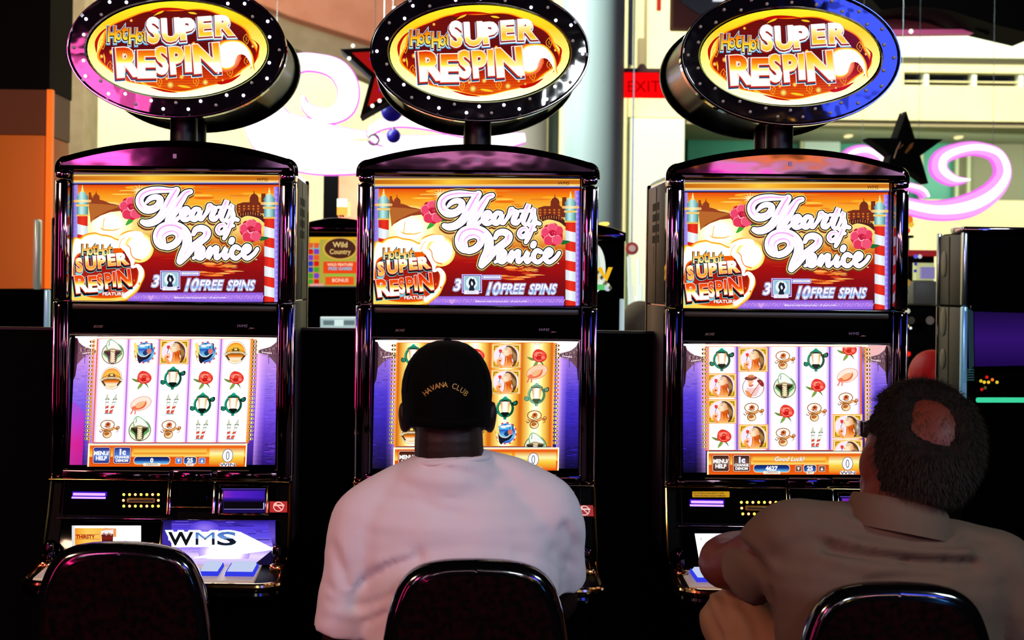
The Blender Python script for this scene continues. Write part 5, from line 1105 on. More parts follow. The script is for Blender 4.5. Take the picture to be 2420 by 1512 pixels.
def ringbox(mb, x0, x1, z0, z1, X0, X1, Z0, Z1, y0, y1, bev=0.002):
    mb.box(X0, x0, y0, y1, Z0, Z1, bev); mb.box(x1, X1, y0, y1, Z0, Z1, bev); mb.box(x0, x1, y0, y1, Z0, z0, bev); mb.box(x0, x1, y0, y1, z1, Z1, bev); return mb
zj = za-0.147                      # joint between upper and lower frame
zlow = pl(500, 182).z              # bottom of the lower screen frame
RZ1 = rel(1857, 812, 3.4, 'right').z; 
def machine(kind, label):
    r = thing('slot_machine', (ORI[kind].x, D0, 0), label, 'slot machine', None)
    M = MATS
    # body: rounded-top carcass and lower pedestal
    obj('cabinet', MB().prism(arch_poly(0.262, -0.012, 0.86), 0.03, 0.36, 0.0), M['black_gloss'], r)
    obj('pedestal', MB().box(-0.25, 0.25, 0.02, 0.36, 0.0, 0.86, 0.008), M['black_satin'], r)
    obj('kick_plate', MB().box(-0.245, 0.245, 0.012, 0.02, 0.02, 0.14, 0.002), M['smoked_chrome'], r)
    for s in (-1, 1):
        x0, x1 = sorted((s*0.262, s*0.2665))
        sp = obj('side_panel', MB().box(x0, x1, 0.055, 0.345, za-0.14, za+0.145, 0.002), M['side_paint'], r)
        obj('lower_side_panel', MB().box(x0, x1, 0.055, 0.345, 0.9, za-0.143, 0.002), M['side_paint'], r)
        a0, a1 = sorted((s*0.2660, s*0.2672))
        for i in range(4):
            for j in range(2): obj('vent', MB().box(a0, a1, 0.155+j*0.06, 0.155+j*0.06+0.045, za+0.085-i*0.026, za+0.085-i*0.026+0.018), M['vent_dark'], sp)
        obj('groove', MB().box(a0, a1, 0.195, 0.203, za-0.14, za+0.14), M['vent_dark'], sp)
        obj('sticker', MB().box(a0, a1, 0.235, 0.30, za-0.045, za+0.0), mat('sticker', (140, 128, 134), 0.5), sp)
        obj('back_edge', MB().box(*sorted((s*0.255, s*0.2685)), 0.345, 0.368, 0.9, za+0.155, 0.004), M['smoked_chrome'], r)
    # hood
    hood = obj('hood', MB().prism(arch_poly(HW, 0.0, za+0.1485), -0.034, 0.05, 0.010), M['hood_chrome'], r, 12)
    P = arch_poly(HW+0.001, 0.001, za+0.142)
    obj('hood_rim', MB().tube([(x, -0.012, z) for x, z in P], 0.0055, 8), M['black_gloss'], r)
    obj('maker_plate', MB().box(-0.004, 0.004, -0.036, -0.0335, archz(0)-0.036, archz(0)-0.026), mat('plate_pink', (170, 130, 180), 0.4), hood)
    obj('rear_hood', MB().prism(arch_poly(0.266, -0.010, za+0.13, 0.03), 0.05, 0.364, 0.0), M['black_gloss'], r)
    # pillars
    for s in (-1, 1):
        def pbar(x0, x1, z0, z1, y0=-0.034, y1=0.05, bev=0.006): return MB().box(*sorted((s*x0, s*x1)), y0, y1, z0, z1, bev)
        up = obj('upper_pillar', pbar(0.2375, HW, zj+0.0012, za+0.128, bev=0.011), M['dark_chrome'], r)
        obj('pillar_cap', pbar(0.2375, HW, za+0.130, za+0.1475, bev=0.006), M['dark_chrome'], r)
        obj('edge_strip', pbar(0.2675, 0.2725, zj+0.002, za+0.126, -0.02, 0.0, 0.002), M['bright_chrome'], up)
        lo = obj('lower_pillar', pbar(0.2375, HW, zlow+0.001, zj-0.0012, bev=0.011), M['smoked_chrome'], r)
        obj('edge_strip', pbar(0.2675, 0.2725, zlow+0.002, zj-0.002, -0.026, -0.004, 0.002), M['bright_chrome'], lo)
        obj('inner_strip', pbar(0.2365, 0.2395, zlow+0.002, zj-0.002, -0.03, 0.0, 0.0012), M['dark_chrome'], lo)
    # upper screen
    sh, sv = 0.2337, 0.1462
    obj('upper_bezel', ringbox(MB(), -sh, sh, za-sv+0.0005, za+sv-0.003, -0.2372, 0.2372, za-0.151, za+0.1495, -0.018, 0.02), M['black_gloss'], r)
    us = link('upper_screen', UPPER, M['display'], r)
    obj('screen_backing', MB().box(-0.235, 0.235, 0.003, 0.02, za-0.149, za+0.149), M['black_satin'], us)
    # speaker panel between the screens
    zb = za-0.2225
    sp = obj('speaker_panel', MB().box(-0.2372, 0.2372, -0.012, 0.02, zb, za-0.1515, 0.003), M['black_satin'], r)
    obj('ledge', MB().box(-0.232, 0.232, -0.017, -0.004, za-0.166, za-0.1525, 0.003), M['olive_ledge'], sp)
    obj('groove_line', MB().box(-0.236, 0.236, -0.0145, -0.011, zb+0.0005, zb+0.003), M['olive_ledge'], sp)
    a = Art(80, 700, 3.436); a.text('BOSE', 482, 248, 18, (112, 84, 76), 0.02, shear=0.35, sx=1.2); a.text('WMS', 1645, 246, 22, (130, 112, 150), 0.0, sx=1.2, shear=0.2); a.poly([(1748, 246), (1797, 254), (1735, 261), (1765, 254)], (150, 100, 110))
    link('badges', a.mesh('badges', lambda x, y, l: rel(x, y, D0-0.0128, 'left')-Vector((0, l, 0))), M['ink'], sp)
    # lower screen and its frame
    lb_ = MB(); ringbox(lb_, -0.2337, 0.2337, zlow+0.024, zb-0.0015, -0.2372, 0.2372, zlow+0.001, zb, -0.028, 0.01)
    obj('lower_bezel', lb_, M['black_gloss'], r)
    ls = link('lower_screen', LOWER[kind], M['display'], r)
    obj('screen_backing', MB().box(-0.235, 0.235, 0.014, 0.025, zlow+0.005, zb), M['black_satin'], ls)
    obj('sill', pbox(MB(), 232, 1115, 95, 172, 0.006, 0.02, 0.003), M['smoked_chrome'], r); obj('sill', pbox(MB(), 1135, 1462, 92, 176, 0.008, 0.02, 0.004), M['hood_chrome'], r); obj('sill', pbox(MB(), 1495, 1990, 95, 172, 0.006, 0.02, 0.003), M['smoked_chrome'], r)
    obj('sill_line', pbox(MB(), 130, 2092, 176, 184, 0.013, 0.01, 0.001), M['gold_chrome'], r)
    # console body, a side profile swept across
    prof = [(0.34, zlow), (pl(0, 184).y+0.008, pl(1100, 184).z), (pl(0, 460).y+0.008, pl(1100, 460).z), (pl(0, 865).y+0.008, pl(1100, 865).z), (pl(0, 1000).y+0.006, pl(1100, 1000).z-0.004), (pl(0, 1060).y+0.006, pl(1100, 1040).z-0.006), (-0.272, pl(1100, 1060).z-0.02), (-0.05, 0.80), (0.34, 0.80)]
    obj('console', MB().loft([[(x, y, z) for y, z in prof] for x in (-HW+0.004, HW-0.004)]), M['console_black'], r)
    panel = obj('control_panel', pbox(MB(), 218, 1088, 190, 460, 0.003, 0.008, 0.003), M['black_satin'], r)
    tk = obj('ticket_slot', pbox(MB(), 316, 600, 274, 312, 0.006, 0.004, 0.002), M['violet_deep'], r)
    obj('slot_glow', pbox(MB(), 326, 588, 284, 305, 0.008, 0.0, 0.001), M['violet_glow'], tk); obj('slot_glow', pbox(MB(), 314, 590, 316, 330, 0.008, 0.0, 0.001), M['violet_glow'], tk)
    cr_ = obj('card_reader', pbox(MB(), 764, 992, 326, 364, 0.008, 0.0, 0.002), mat('reader_amber', (96, 60, 12), 0.3, emit=(100, 60, 10), es=0.5), r)
    obj('card_slot', pbox(MB(), 780, 985, 339, 350, 0.011, -0.006, 0.0005), M['vent_dark'], cr_)
    for i in range(7):
        for yy in (298, 392): obj('led', MB().ell(pl(738+i*47, yy)-Vector((0, 0.004, 0)), (0.0031, 0.002, 0.0031), n=10, m=6), M['amber_led' if (i+yy) % 3 else 'orange_led'], cr_)
    for xx in (735, 1020): obj('led', MB().ell(pl(xx, 345)-Vector((0, 0.004, 0)), (0.0031, 0.002, 0.0031), n=10, m=6), M['orange_led'], cr_)
    # centre tray
    obj('tray_rail', pbox(MB(), 1094, 1108, 186, 460, 0.012, 0.01, 0.002), M['gold_chrome'], r); obj('tray_rail', pbox(MB(), 1114, 1132, 186, 460, 0.016, 0.01, 0.003), M['dark_chrome'], r); obj('tray_rail', pbox(MB(), 1464, 1494, 186, 460, 0.014, 0.01, 0.004), M['bright_chrome'], r)
    tr = obj('tray', pbox(MB(), 1166, 1426, 186, 384, 0.008, 0.01, 0.006), M['smoked_chrome'], r); obj('tray_face', pbox(MB(), 1174, 1418, 194, 376, 0.011, 0.0, 0.004), M['black_satin'], tr)
    obj('tray_lip', pbox(MB(), 1116, 1462, 392, 402, 0.014, 0.0, 0.002), M['gold_chrome'], r)
    # bill acceptor
    ba = obj('bill_acceptor', pbox(MB(), 1508, 1934, 214, 462, 0.006, 0.004, 0.005), M['black_gloss'], r)
    obj('frame_bar', pbox(MB(), 1512, 1932, 214, 226, 0.012, 0.0, 0.002), M['smoked_chrome'], ba); obj('frame_bar', pbox(MB(), 1512, 1926, 452, 462, 0.012, 0.0, 0.002), M['gold_chrome'], ba)
    obj('frame_bar', pbox(MB(), 1512, 1530, 226, 450, 0.012, 0.0, 0.002), M['dark_chrome'], ba); obj('frame_bar', pbox(MB(), 1904, 1926, 226, 450, 0.014, 0.0, 0.002), M['gold_chrome'], ba)
    a = Art(); a.rect(1550, 250, 1896, 442, (22, 10, 80)); a.rect(1555, 262, 1892, 348, {'ax': 0, 'st': [(1555, (130, 40, 190)), (1640, (90, 30, 200)), (1892, (52, 24, 170))]}); a.rect(1555, 320, 1892, 348, {'st': [(320, (60, 24, 170)), (348, (14, 6, 60))]}); a.rect(1560, 352, 1880, 410, (2, 2, 6)); a.rect(1560, 410, 1884, 413, (190, 180, 250)); a.rect(1540, 245, 1900, 249, (110, 90, 220)); a.rect(1880, 360, 1888, 412, (190, 190, 250))
    link('bill_slot', a.mesh('bill_slot', pfn(0.0125)), M['lit_print'], ba)
    a = Art(); a.rect(1930, 350, 2074, 440, (176, 26, 16)); a.ring(2002, 393, 39, 37, 8, (250, 214, 206), 24); a.rect(1962, 376, 2050, 388, (250, 220, 200)); a.stroke([(1976, 366), (2030, 420)], 8, (250, 214, 206), 0); a.stroke([(1966, 366), (1980, 372), (1990, 362)], 4, (250, 220, 200))
    link('no_smoking_sticker', a.mesh('no_smoking_sticker', pfn(0.010)), mat_ink_glow, r)
    # lower row
    obj('row_line', pbox(MB(), 192, 1980, 494, 501, 0.006, 0.004, 0.001), M['dark_chrome'], r); obj('row_divider', pbox(MB(), 1030, 1049, 505, 870, 0.008, 0.004, 0.002), M['gold_chrome'], r)
    df = obj('display_frame', pbox(MB(), 200, 1026, 506, 868, 0.004, 0.006, 0.006), M['black_gloss'], r)
    a = Art(); a.rect(318, 548, 882, 800, (300, 300, 300))
    if kind == 'left':
        a.rect(318, 548, 340, 800, (225, 228, 236)); a.rect(342, 568, 660, 800, {'ax': 0, 'st': [(342, (245, 150, 30)), (440, (255, 206, 90)), (560, (255, 190, 80)), (660, (255, 250, 240))]}); a.rect(575, 572, 680, 640, (246, 150, 80)); a.glow(600, 600, 40, 34, (255, 210, 150), (250, 160, 90))
        a.text('THIRSTY', 352, 652, 27, (170, 20, 10), 0.045, sx=1.0); a.rect(348, 618, 544, 621, (190, 40, 20)); a.rect(348, 656, 544, 659, (190, 40, 20))
        a.poly([(556, 590), (658, 580), (654, 694), (562, 694)], (246, 240, 240)); a.poly([(560, 620), (656, 616), (652, 680), (564, 682)], {'st': [(616, (60, 14, 14)), (650, (130, 30, 16)), (680, (50, 10, 10))]})
        for q in range(4): a.rect(572+q*20, 606+q % 2*8, 588+q*20, 622+q % 2*8, (180, 120, 110), 3, new=(q == 0))
        a.rect(566, 682, 650, 690, (250, 236, 230)); a.text('TO CALL', 356, 724, 22, (150, 60, 20), 0.01)
    else: a.rect(318, 548, 882, 552, (230, 230, 250)); a.rect(352, 586, 372, 598, (150, 150, 190), 4); a.rect(355, 589, 369, 595, (250, 250, 255), 2)
    link('info_display', a.mesh('info_display', pfn(0.0085)), M['display'], df)
    link('glass_panel', WMSP, M['display'], r)
    # button deck
    dk = MB(); x0, x1 = pl(1049, 880).x, pl(1868, 880).x
    A, B = pl(1100, 872), pl(1100, 1004)
    def deck(x, t, up=0.0): return Vector((x, A.y+(B.y-A.y)*t, A.z+(B.z-A.z)*t+up))
    def dbox(u0, u1, t0, t1, h0, h1, k=0.9):
        n = MB(); lo = [deck(u0, t1, h0), deck(u1, t1, h0), deck(u1, t0, h0), deck(u0, t0, h0)]
        c = sum(lo, Vector())/4; hi = [c+(p-c)*k+Vector((0, 0, h1-h0)) for p in lo]; return n.loft([lo, hi])
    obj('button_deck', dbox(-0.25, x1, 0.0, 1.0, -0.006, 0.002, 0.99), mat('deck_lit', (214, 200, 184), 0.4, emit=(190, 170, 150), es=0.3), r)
    for px in (1450, 1700):
        u = pl(px, 930).x; wd = 0.021 if px == 1450 else 0.031
        bt = obj('button', dbox(u-wd, u+wd, 0.12, 0.74, 0.002, 0.010, 0.95), M['button_blue'], r); obj('button_cap', dbox(u-wd*0.88, u+wd*0.88, 0.18, 0.68, 0.010, 0.017, 0.85), M['button_white'], bt)
    for i in range(3):
        u = -0.20+i*0.085; bt = obj('button', dbox(u-0.03, u+0.03, 0.12, 0.74, 0.002, 0.010, 0.95), M['button_blue'], r); obj('button_cap', dbox(u-0.026, u+0.026, 0.18, 0.68, 0.010, 0.017, 0.85), M['button_white'], bt)
    # rounded golden lip around the deck
    zl_, yl_ = pl(1100, 1040).z, pl(1100, 1060).y
    path = [(-HW+0.002, -0.10, zl_+0.022), (-HW, -0.17, zl_+0.008)]+[(-HW+0.05-0.05*math.cos(R(t)), yl_+0.05-0.05*math.sin(R(t)), zl_) for t in range(0, 91, 15)]
    path += [(-x, y, z) for x, y, z in path[::-1]]
    obj('deck_lip', MB().tube(path, 0.008, 10), M['gold_chrome'], r)
    obj('deck_skirt', MB().tube([(x*0.985, y+0.004, z-0.018) for x, y, z in path], 0.010, 10), M['black_gloss'], r)
    for s in (-1, 1):
        obj('corner_block', MB().box(*sorted((s*0.236, s*0.264)), -0.155, -0.11, zl_+0.004, zl_+0.024, 0.008), M['gold_chrome'], r)
        obj('corner_post', MB().box(*sorted((s*0.238, s*0.262)), -0.125, -0.085, zl_+0.018, zl_+0.062, 0.010), M['smoked_chrome'], r)
        obj('side_tube', MB().tube([(s*HW, pl(0, 190).y, zlow-0.002), (s*(HW+0.001), pl(0, 460).y, pl(0, 460).z), (s*(HW+0.002), pl(0, 700).y, pl(0, 700).z), (s*HW, -0.10, zl_+0.022)], 0.0034, 8), M['gold_chrome'], r)
        obj('side_tube', MB().tube([(s*(HW-0.032), pl(0, 190).y-0.006, zlow-0.002), (s*(HW-0.032), pl(0, 460).y-0.004, pl(0, 460).z)], 0.0018, 6), M['dark_chrome'], r)
    return r
mat_ink_glow = mat('sticker_ink', (255, 255, 255), 0.4)
_nt = mat_ink_glow.node_tree; _a = _nt.nodes.new('ShaderNodeVertexColor'); _a.layer_name = 'Col'; _nt.links.new(_a.outputs['Color'], _nt.nodes['Principled BSDF'].inputs['Base Color']); _nt.links.new(_a.outputs['Color'], _nt.nodes['Principled BSDF'].inputs['Emission Color']); _nt.nodes['Principled BSDF'].inputs['Emission Strength'].default_value = 0.5

UPPER = upper_art().mesh('upper_screen', lambda x, y, l: rel(x, y, D0, 'right')-Vector((0, l, 0)))
def low_fn(x, y, l):
    D = 3.408-0.032*(y-810)/305; return rel(x, y, D, 'right')-Vector((0, l, 0))
LOWER = {k: lower_art(k).mesh('lower_screen', low_fn) for k in ('left', 'mid', 'right')}
def wms_panel():
    a = Art(); a.clip = (1054, 505, 1976, 868)
    a.rect(1054, 505, 1976, 868, {'st': [(505, (34, 20, 120)), (560, (84, 60, 220)), (640, (96, 80, 230)), (740, (170, 140, 250)), (800, (240, 220, 255)), (868, (200, 180, 250))]})
    rr = random.Random(5)
    for i in range(90):
        y = rr.uniform(505, 868); x = rr.uniform(1054, 1900); l_ = rr.uniform(50, 260); d = abs(y-760)/260
        c = [(30, 16, 110), (70, 50, 200), (120, 100, 245), (46, 30, 150)][rr.randrange(4)] if d > 0.35 else [(190, 160, 250), (240, 230, 255), (150, 120, 240)][rr.randrange(3)]
        a.rect(x, y, x+l_, y+rr.uniform(2, 6), c, new=(i % 15 == 0))
    a.rect(1054, 505, 1130, 868, {'st': [(505, (20, 10, 70)), (640, (60, 44, 170)), (868, (60, 40, 150))]})
    a.poly([(1910, 505), (1976, 505), (1976, 868), (1800, 868), (1960, 740)], {'st': [(505, (40, 26, 140)), (640, (110, 80, 210)), (740, (20, 14, 60)), (868, (16, 12, 50))]})
    a.glow(1560, 775, 210, 130, (400, 395, 420), (180, 150, 250), 26); a.glow(1400, 570, 120, 60, (150, 120, 245), (90, 66, 222), 20)
    a.poly([(1100, 600), (1690, 600), (1960, 735), (1500, 815), (1300, 812), (1490, 770), (1480, 720), (1110, 725)], (400, 400, 420))
    a.blob([(1660, 650), (1700, 665), (1940, 725), (1945, 742), (1910, 752), (1700, 780), (1540, 800), (1450, 760), (1500, 700)], (420, 420, 430), 4)
    a.rect(1310, 832, 1735, 862, (420, 420, 430), 14)
    LT = (('W', 1100, 1310), ('M', 1318, 1490), ('S', 1500, 1660))
    for bd, c in ((0.125, (150, 190, 250)), (0.11, (420, 420, 425))):
        a.up()
        for ch_, x0_, x1_ in LT: a.fit(ch_, x0_, x1_, 706, 103, c, bd, new=False)
    a.up()
    for ch_, x0_, x1_ in LT: a.fit(ch_, x0_, x1_, 706, 103, {'st': [(603, (60, 110, 190)), (655, (110, 150, 220)), (656, (12, 14, 26)), (706, (16, 30, 50))]} if ch_ != 'W' else (8, 12, 20), 0.0 if ch_ == 'M' else 0.03, new=False)
    a.clip = None; return a
WMSP = wms_panel().mesh('glass_panel', pfn(0.007))
machine('left', 'left slot machine with an empty chair before it, magenta reflections on its frame')
machine('mid', 'middle slot machine with orange reels, played by the person in a black cap')
mr = machine('right', 'right slot machine with a yellow warning label, played by the balding person')
a = Art(1560, 1080, 2.814); a.rect(214, 223, 462, 262, (196, 150, 10), 6)
a.text('It Is The Players Responsibility To Verify', 222, 239, 10.5, (40, 24, 6), 0.015, sx=0.80); a.text('Ticket Value Before Leaving The Machine', 228, 256, 10.5, (40, 24, 6), 0.015, sx=0.80)
link('warning_label', a.mesh('warning_label', lambda x, y, l: rel(x, y, 3.355, 'right')-Vector((0, l, 0))), mat_ink_glow, mr)

# ------------------------------------------------------------ oval signs on top
ORZ = 2.0215
def eloop(rx, ry, y, n=72): return [(rx*math.cos(2*math.pi*i/n), y, ry*math.sin(2*math.pi*i/n)) for i in range(n)]
OV = oval_art().mesh('sign_picture', lambda x, y, l: Vector(((x-1867.0)/1046*CT+(y-133.7)/1046*ST, -l, -(-(x-1867.0)/1046*ST+(y-133.7)/1046*CT))))
def oval_sign(kind, unlit, label):
    r = thing('oval_sign', (ORI[kind].x, 3.38, ORZ), label, 'sign', 'lit oval signs above the slot machines')
    obj('housing', MB().loft([eloop(0.236, 0.146, 0.02), eloop(0.234, 0.144, 0.05), eloop(0.238, 0.147, 0.30), eloop(0.246, 0.154, 0.31), eloop(0.248, 0.156, 0.33), eloop(0.245, 0.153, 0.35)]), MATS['housing_black'], r)
    obj('ring', MB().loft([eloop(0.238, 0.147, 0.03), eloop(0.2478, 0.1562, 0.024), eloop(0.2482, 0.1566, -0.004), eloop(0.2462, 0.1546, -0.011), eloop(0.2425, 0.151, -0.013), eloop(0.240, 0.1482, -0.0080), eloop(0.222, 0.129, -0.0080), eloop(0.2085, 0.1135, -0.0080), eloop(0.2055, 0.1105, -0.004), eloop(0.204, 0.109, 0.006)], False, False), MATS['ring_gloss'], r, 15)
    obj('edge_trim', MB().tube(eloop(0.2455, 0.154, -0.0125)+[eloop(0.2455, 0.154, -0.0125)[0]], 0.0016, 6), MATS['bright_chrome'], r)
    pic = link('sign_picture', OV, MATS['display'], r)
    obj('picture_backing', MB().loft([eloop(0.2065, 0.1115, 0.002), eloop(0.2065, 0.1115, 0.008)]), MATS['black_satin'], pic)
    angO = [0, 28, 49, 67, 83]; angI = [13.8, 37.8, 58, 75, 90]
    seq = []
    q = []
    for i in range(5): q.append((angO[i], 0)); q.append((angI[i], 1))
    full = q[:] + [(180-a, b) for a, b in q[::-1][1:]]          # 0..180
    full += [(360-a, b) for a, b in full[::-1][1:-1]]
    for i, (a_, inner) in enumerate(full):
        rx, ry = ((0.2318, 0.1369), (0.2156, 0.1216))[inner]; lit = unlit is not None and i % 3 != unlit
        p = (rx*math.cos(R(a_)), -0.0095, -ry*math.sin(R(a_)))
        obj('bulb', MB().ell(p, (0.0036, 0.0045, 0.0036), n=12, m=8) if lit else MB().ell(p, (0.0038, 0.0048, 0.0038), n=12, m=8), MATS['bulb_on' if lit else 'bulb_off'], r)
    zt = archz(0)-ORZ+0.007
    obj('post', MB().cyl((0, 0.10, zt), (0, 0.10, -0.125), 0.0315, 28), MATS['post_black'], r); obj('post', MB().cyl((0, 0.23, zt), (0, 0.23, -0.125), 0.0315, 28), MATS['post_black'], r)
    return r
oval_sign('left', 0, 'lit oval SUPER RESPIN sign over the left slot machine, ring reflecting magenta')
oval_sign('mid', 2, 'lit oval SUPER RESPIN sign over the middle slot machine, ring reflecting white')
oval_sign('right', None, 'oval SUPER RESPIN sign with unlit bulbs over the right machine, ring reflecting blue')
# ------------------------------------------------------------ chairs
def chair(px, py, ylean, label):
    dy = (py-VY)*CT-(px-VX)*ST; D = (CH-0.998)*F/dy; c = at(px, py, D)
    r = thing('casino_chair', (c.x, D+0.24, 0), label, 'chair', 'casino chairs facing the slot machines')
    O = [(0, 0), (.06, -.003), (.107, -.015), (.138, -.042), (.158, -.088), (.169, -.143), (.176, -.2), (.18, -.28), (.176, -.35), (.15, -.395), (.08, -.405)]
    half = cr_spline([Vector((x, z)) for x, z in O], 4); pts = [(p.x, p.y+0.998) for p in half]+[(-p.x, p.y+0.998) for p in half[::-1]]
    pts = [p for i, p in enumerate(pts) if i == 0 or (Vector(p)-Vector(pts[i-1])).length > 1e-4]
    def sc_(k, off=0.0): return [(x*k, 0.998-0.2+(z-0.798)*k+off) for x, z in pts]
    def lean(mb):
        for v in mb.v: v.y += (0.998-v.z)*ylean-0.24
        return mb
    shell = obj('back_shell', lean(MB().prism(pts, 0.0, 0.055, 0.022, True)), MATS['chair_shell'], r, 60)
    obj('back_panel', lean(MB().prism(sc_(0.865), -0.006, 0.004, 0.006)), MATS['chair_fabric'], r, 60)
    obj('back_cushion', lean(MB().prism(sc_(0.90), 0.05, 0.085, 0.0).prism(sc_(0.80), 0.08, 0.10, 0.0)), MATS['chair_fabric'], r, 60)
    obj('seat_pan', MB().box(-0.2, 0.2, -0.16, 0.22, 0.505, 0.53, 0.012), MATS['chair_shell'], r); obj('seat_cushion', MB().box(-0.205, 0.205, -0.16, 0.225, 0.53, 0.59, 0.028, 3), MATS['chair_fabric'], r, 60)
    obj('back_bracket', MB().box(-0.05, 0.05, -0.19, -0.02, 0.49, 0.51).box(-0.05, 0.05, -0.20, -0.18, 0.49, 0.68), MATS['steel'], r)
    obj('column', MB().cyl((0, 0.02, 0.03), (0, 0.02, 0.51), 0.035, 20), MATS['steel'], r); obj('base_plate', MB().cyl((0, 0.02, 0), (0, 0.02, 0.03), 0.2, 36), MATS['steel'], r)
    obj('foot_ring', MB().tube([(0.15*math.cos(R(t)), 0.02+0.15*math.sin(R(t)), 0.22) for t in range(0, 361, 15)], 0.01, 8).cyl((-0.15, 0.02, 0.22), (0.15, 0.02, 0.22), 0.006, 8), MATS['steel'], r)
    return r, D
ch1, Dc1 = chair(284, 1285, 0.04, 'empty black-shelled chair with dark maroon fabric before the left slot machine')
ch2, Dc2 = chair(1128, 1325, 0.04, 'black-shelled chair behind the person in the white shirt')
ch3, Dc3 = chair(2130, 1381, 0.04, 'black-shelled chair behind the balding person at the right')

# ------------------------------------------------------------ people
def proj(v):
    X_, D, Z_ = v.x, v.y, v.z; a, b = X_*F/D, (CH-Z_)*F/D
    return VX+a*CT-b*ST, VY+a*ST+b*CT
def limb(mb, keys, step=0.014, n=14, m=8):
    # keys: (point, rx, ry, rz) smooth chain of overlapping ellipsoids
    P = cr_spline([Vector((*k[0], *k[1:4])) if len(k) >= 4 else Vector((*k[0], k[1], k[1], k[1])) for k in keys], 24)
    last = None
    for i, p in enumerate(P):
        q = Vector(p[:3])
        if last is None or (q-last).length >= step or i == len(P)-1: mb.ell(q, p[3:6], n=n, m=m); last = q
    return mb
def organic(name, mb, m, parent, voxel=0.007, smooth=6, deform=None, col=None):
    me = bpy.data.meshes.new(name); me.from_pydata([tuple(v-parent.location if parent else v) for v in mb.v], [], mb.f)
    o = bpy.data.objects.new(name, me); COL.objects.link(o)
    rm = o.modifiers.new('r', 'REMESH'); rm.mode = 'VOXEL'; rm.voxel_size = voxel
    sm = o.modifiers.new('s', 'SMOOTH'); sm.iterations = smooth; sm.factor = 0.5
    dg = bpy.context.evaluated_depsgraph_get(); dg.update(); me2 = bpy.data.meshes.new_from_object(o.evaluated_get(dg))
    bpy.data.objects.remove(o); me2.name = name
    if deform:
        nr = [v.normal.copy() for v in me2.vertices]; off = parent.location
        for v, n in zip(me2.vertices, nr):
            d = deform(v.co+off, n)
            if d: v.co += n*d*1.5
        bm = bmesh.new(); bm.from_mesh(me2)
        for _ in range(4): bmesh.ops.smooth_vert(bm, verts=bm.verts, factor=0.5, use_axis_x=True, use_axis_y=True, use_axis_z=True)
        bm.to_mesh(me2); bm.free()
    me2.shade_smooth(); me2.materials.clear(); me2.materials.append(m)
    return link(name, me2, None, parent)
def seg_d(p, a, b):
    ab = b-a; t = max(0, min(1, (p-a).dot(ab)/max(ab.length_squared, 1e-9))); return (p-a-ab*t).length
def folds(lines, amp_noise=0.0):
    L = [([Vector(q) for q in pts], w, amp) for pts, w, amp in lines]
    def f(co, n):
        if n.y > 0.35: return 0
        px, py = proj(co); p = Vector((px, py)); d = 0
        for pts, w, amp in L:
            dm = min(seg_d(p, a, b) for a, b in zip(pts, pts[1:]))
            if dm < 3*w: d += amp*math.exp(-(dm/w)**2)
        if amp_noise: d += amp_noise*(math.sin(px*0.045+py*0.02)+math.sin(py*0.06-px*0.017))
        return d
    return f
def hand(mb, w, fwd, side, down, s=1.0):
    fwd, side, down = Vector(fwd).normalized(), Vector(side).normalized(), Vector(down).normalized()
    w = Vector(w); rot = Matrix((side, fwd, down)).transposed()
    mb.ell(w+fwd*0.045*s, (0.040*s, 0.055*s, 0.016*s), rot); mb.ell(w, (0.027*s, 0.03*s, 0.02*s), rot)
    for i, (o, l) in enumerate(((-0.030, 0.062), (-0.010, 0.072), (0.011, 0.068), (0.030, 0.052))):
        b = w+fwd*0.085*s+side*o*s; p1 = b+fwd*l*0.5*s+down*0.008; p2 = p1+fwd*l*0.32*s+down*l*0.32*s; p3 = p2+fwd*l*0.12*s+down*l*0.34*s
        limb(mb, [(tuple(b), 0.0085), (tuple(p1), 0.0085), (tuple(p2), 0.0078), (tuple(p3), 0.007)], 0.006, 8, 6)
    b = w+fwd*0.025*s-side*0.035*s; limb(mb, [(tuple(b), 0.012), (tuple(b-side*0.028*s+fwd*0.025*s), 0.010), (tuple(b-side*0.034*s+fwd*0.055*s+down*0.012), 0.0085)], 0.006, 8, 6)
def T(px, py, D): return tuple(at(px, py, D))
skin1 = mat('dark_skin', (34, 20, 15), 0.5, bump=0.08, bscale=60, spec=0.3)
skin2 = mat('tan_skin', (98, 42, 27), 0.5, bump=0.1, bscale=50, var=(94, 40, 26), vscale=25, spec=0.3)
shirt1 = mat('white_jersey', (222, 216, 220), 0.9, bump=0.05, bscale=300, sheen=0.1)
shirt2 = mat('tan_polo', (100, 84, 68), 0.95, bump=0.06, bscale=260, spec=0.2)
trouser2 = mat('khaki', (140, 104, 70), 0.9, bump=0.06, bscale=200); trouser1 = mat('dark_trousers', (14, 14, 18), 0.9)
shoe = mat('shoe_black', (9, 8, 8), 0.35)
# --- person in the white shirt
p1 = thing('person', (at(1100, 1400, 2.93).x, 2.93, 0), 'person seen from behind in a white T-shirt and black cap with gold lettering', 'person')
seat = 0.59
b = MB()
hc = at(1057, 940, 2.97)
b.ell(hc, (0.078, 0.098, 0.112)); b.ell(hc+Vector((0, 0.045, -0.07)), (0.058, 0.062, 0.06))
limb(b, [(T(1060, 1000, 2.955), .066, .066, .05), (T(1061, 1050, 2.95), .070, .066, .05), (T(1063, 1110, 2.955), .070, .066, .04)])
for s, px, py in ((-1, 957, 985), (1, 1158, 985)):
    e = at(px, py, 2.975); b.ell(e, (0.013, 0.022, 0.034)); b.ell(e+Vector((s*0.006, -0.008, 0.008)), (0.008, 0.014, 0.024))
b.ell(hc+Vector((0, 0.10, -0.03)), (0.013, 0.02, 0.02)); b.ell(hc+Vector((0, 0.092, -0.075)), (0.024, 0.012, 0.010))
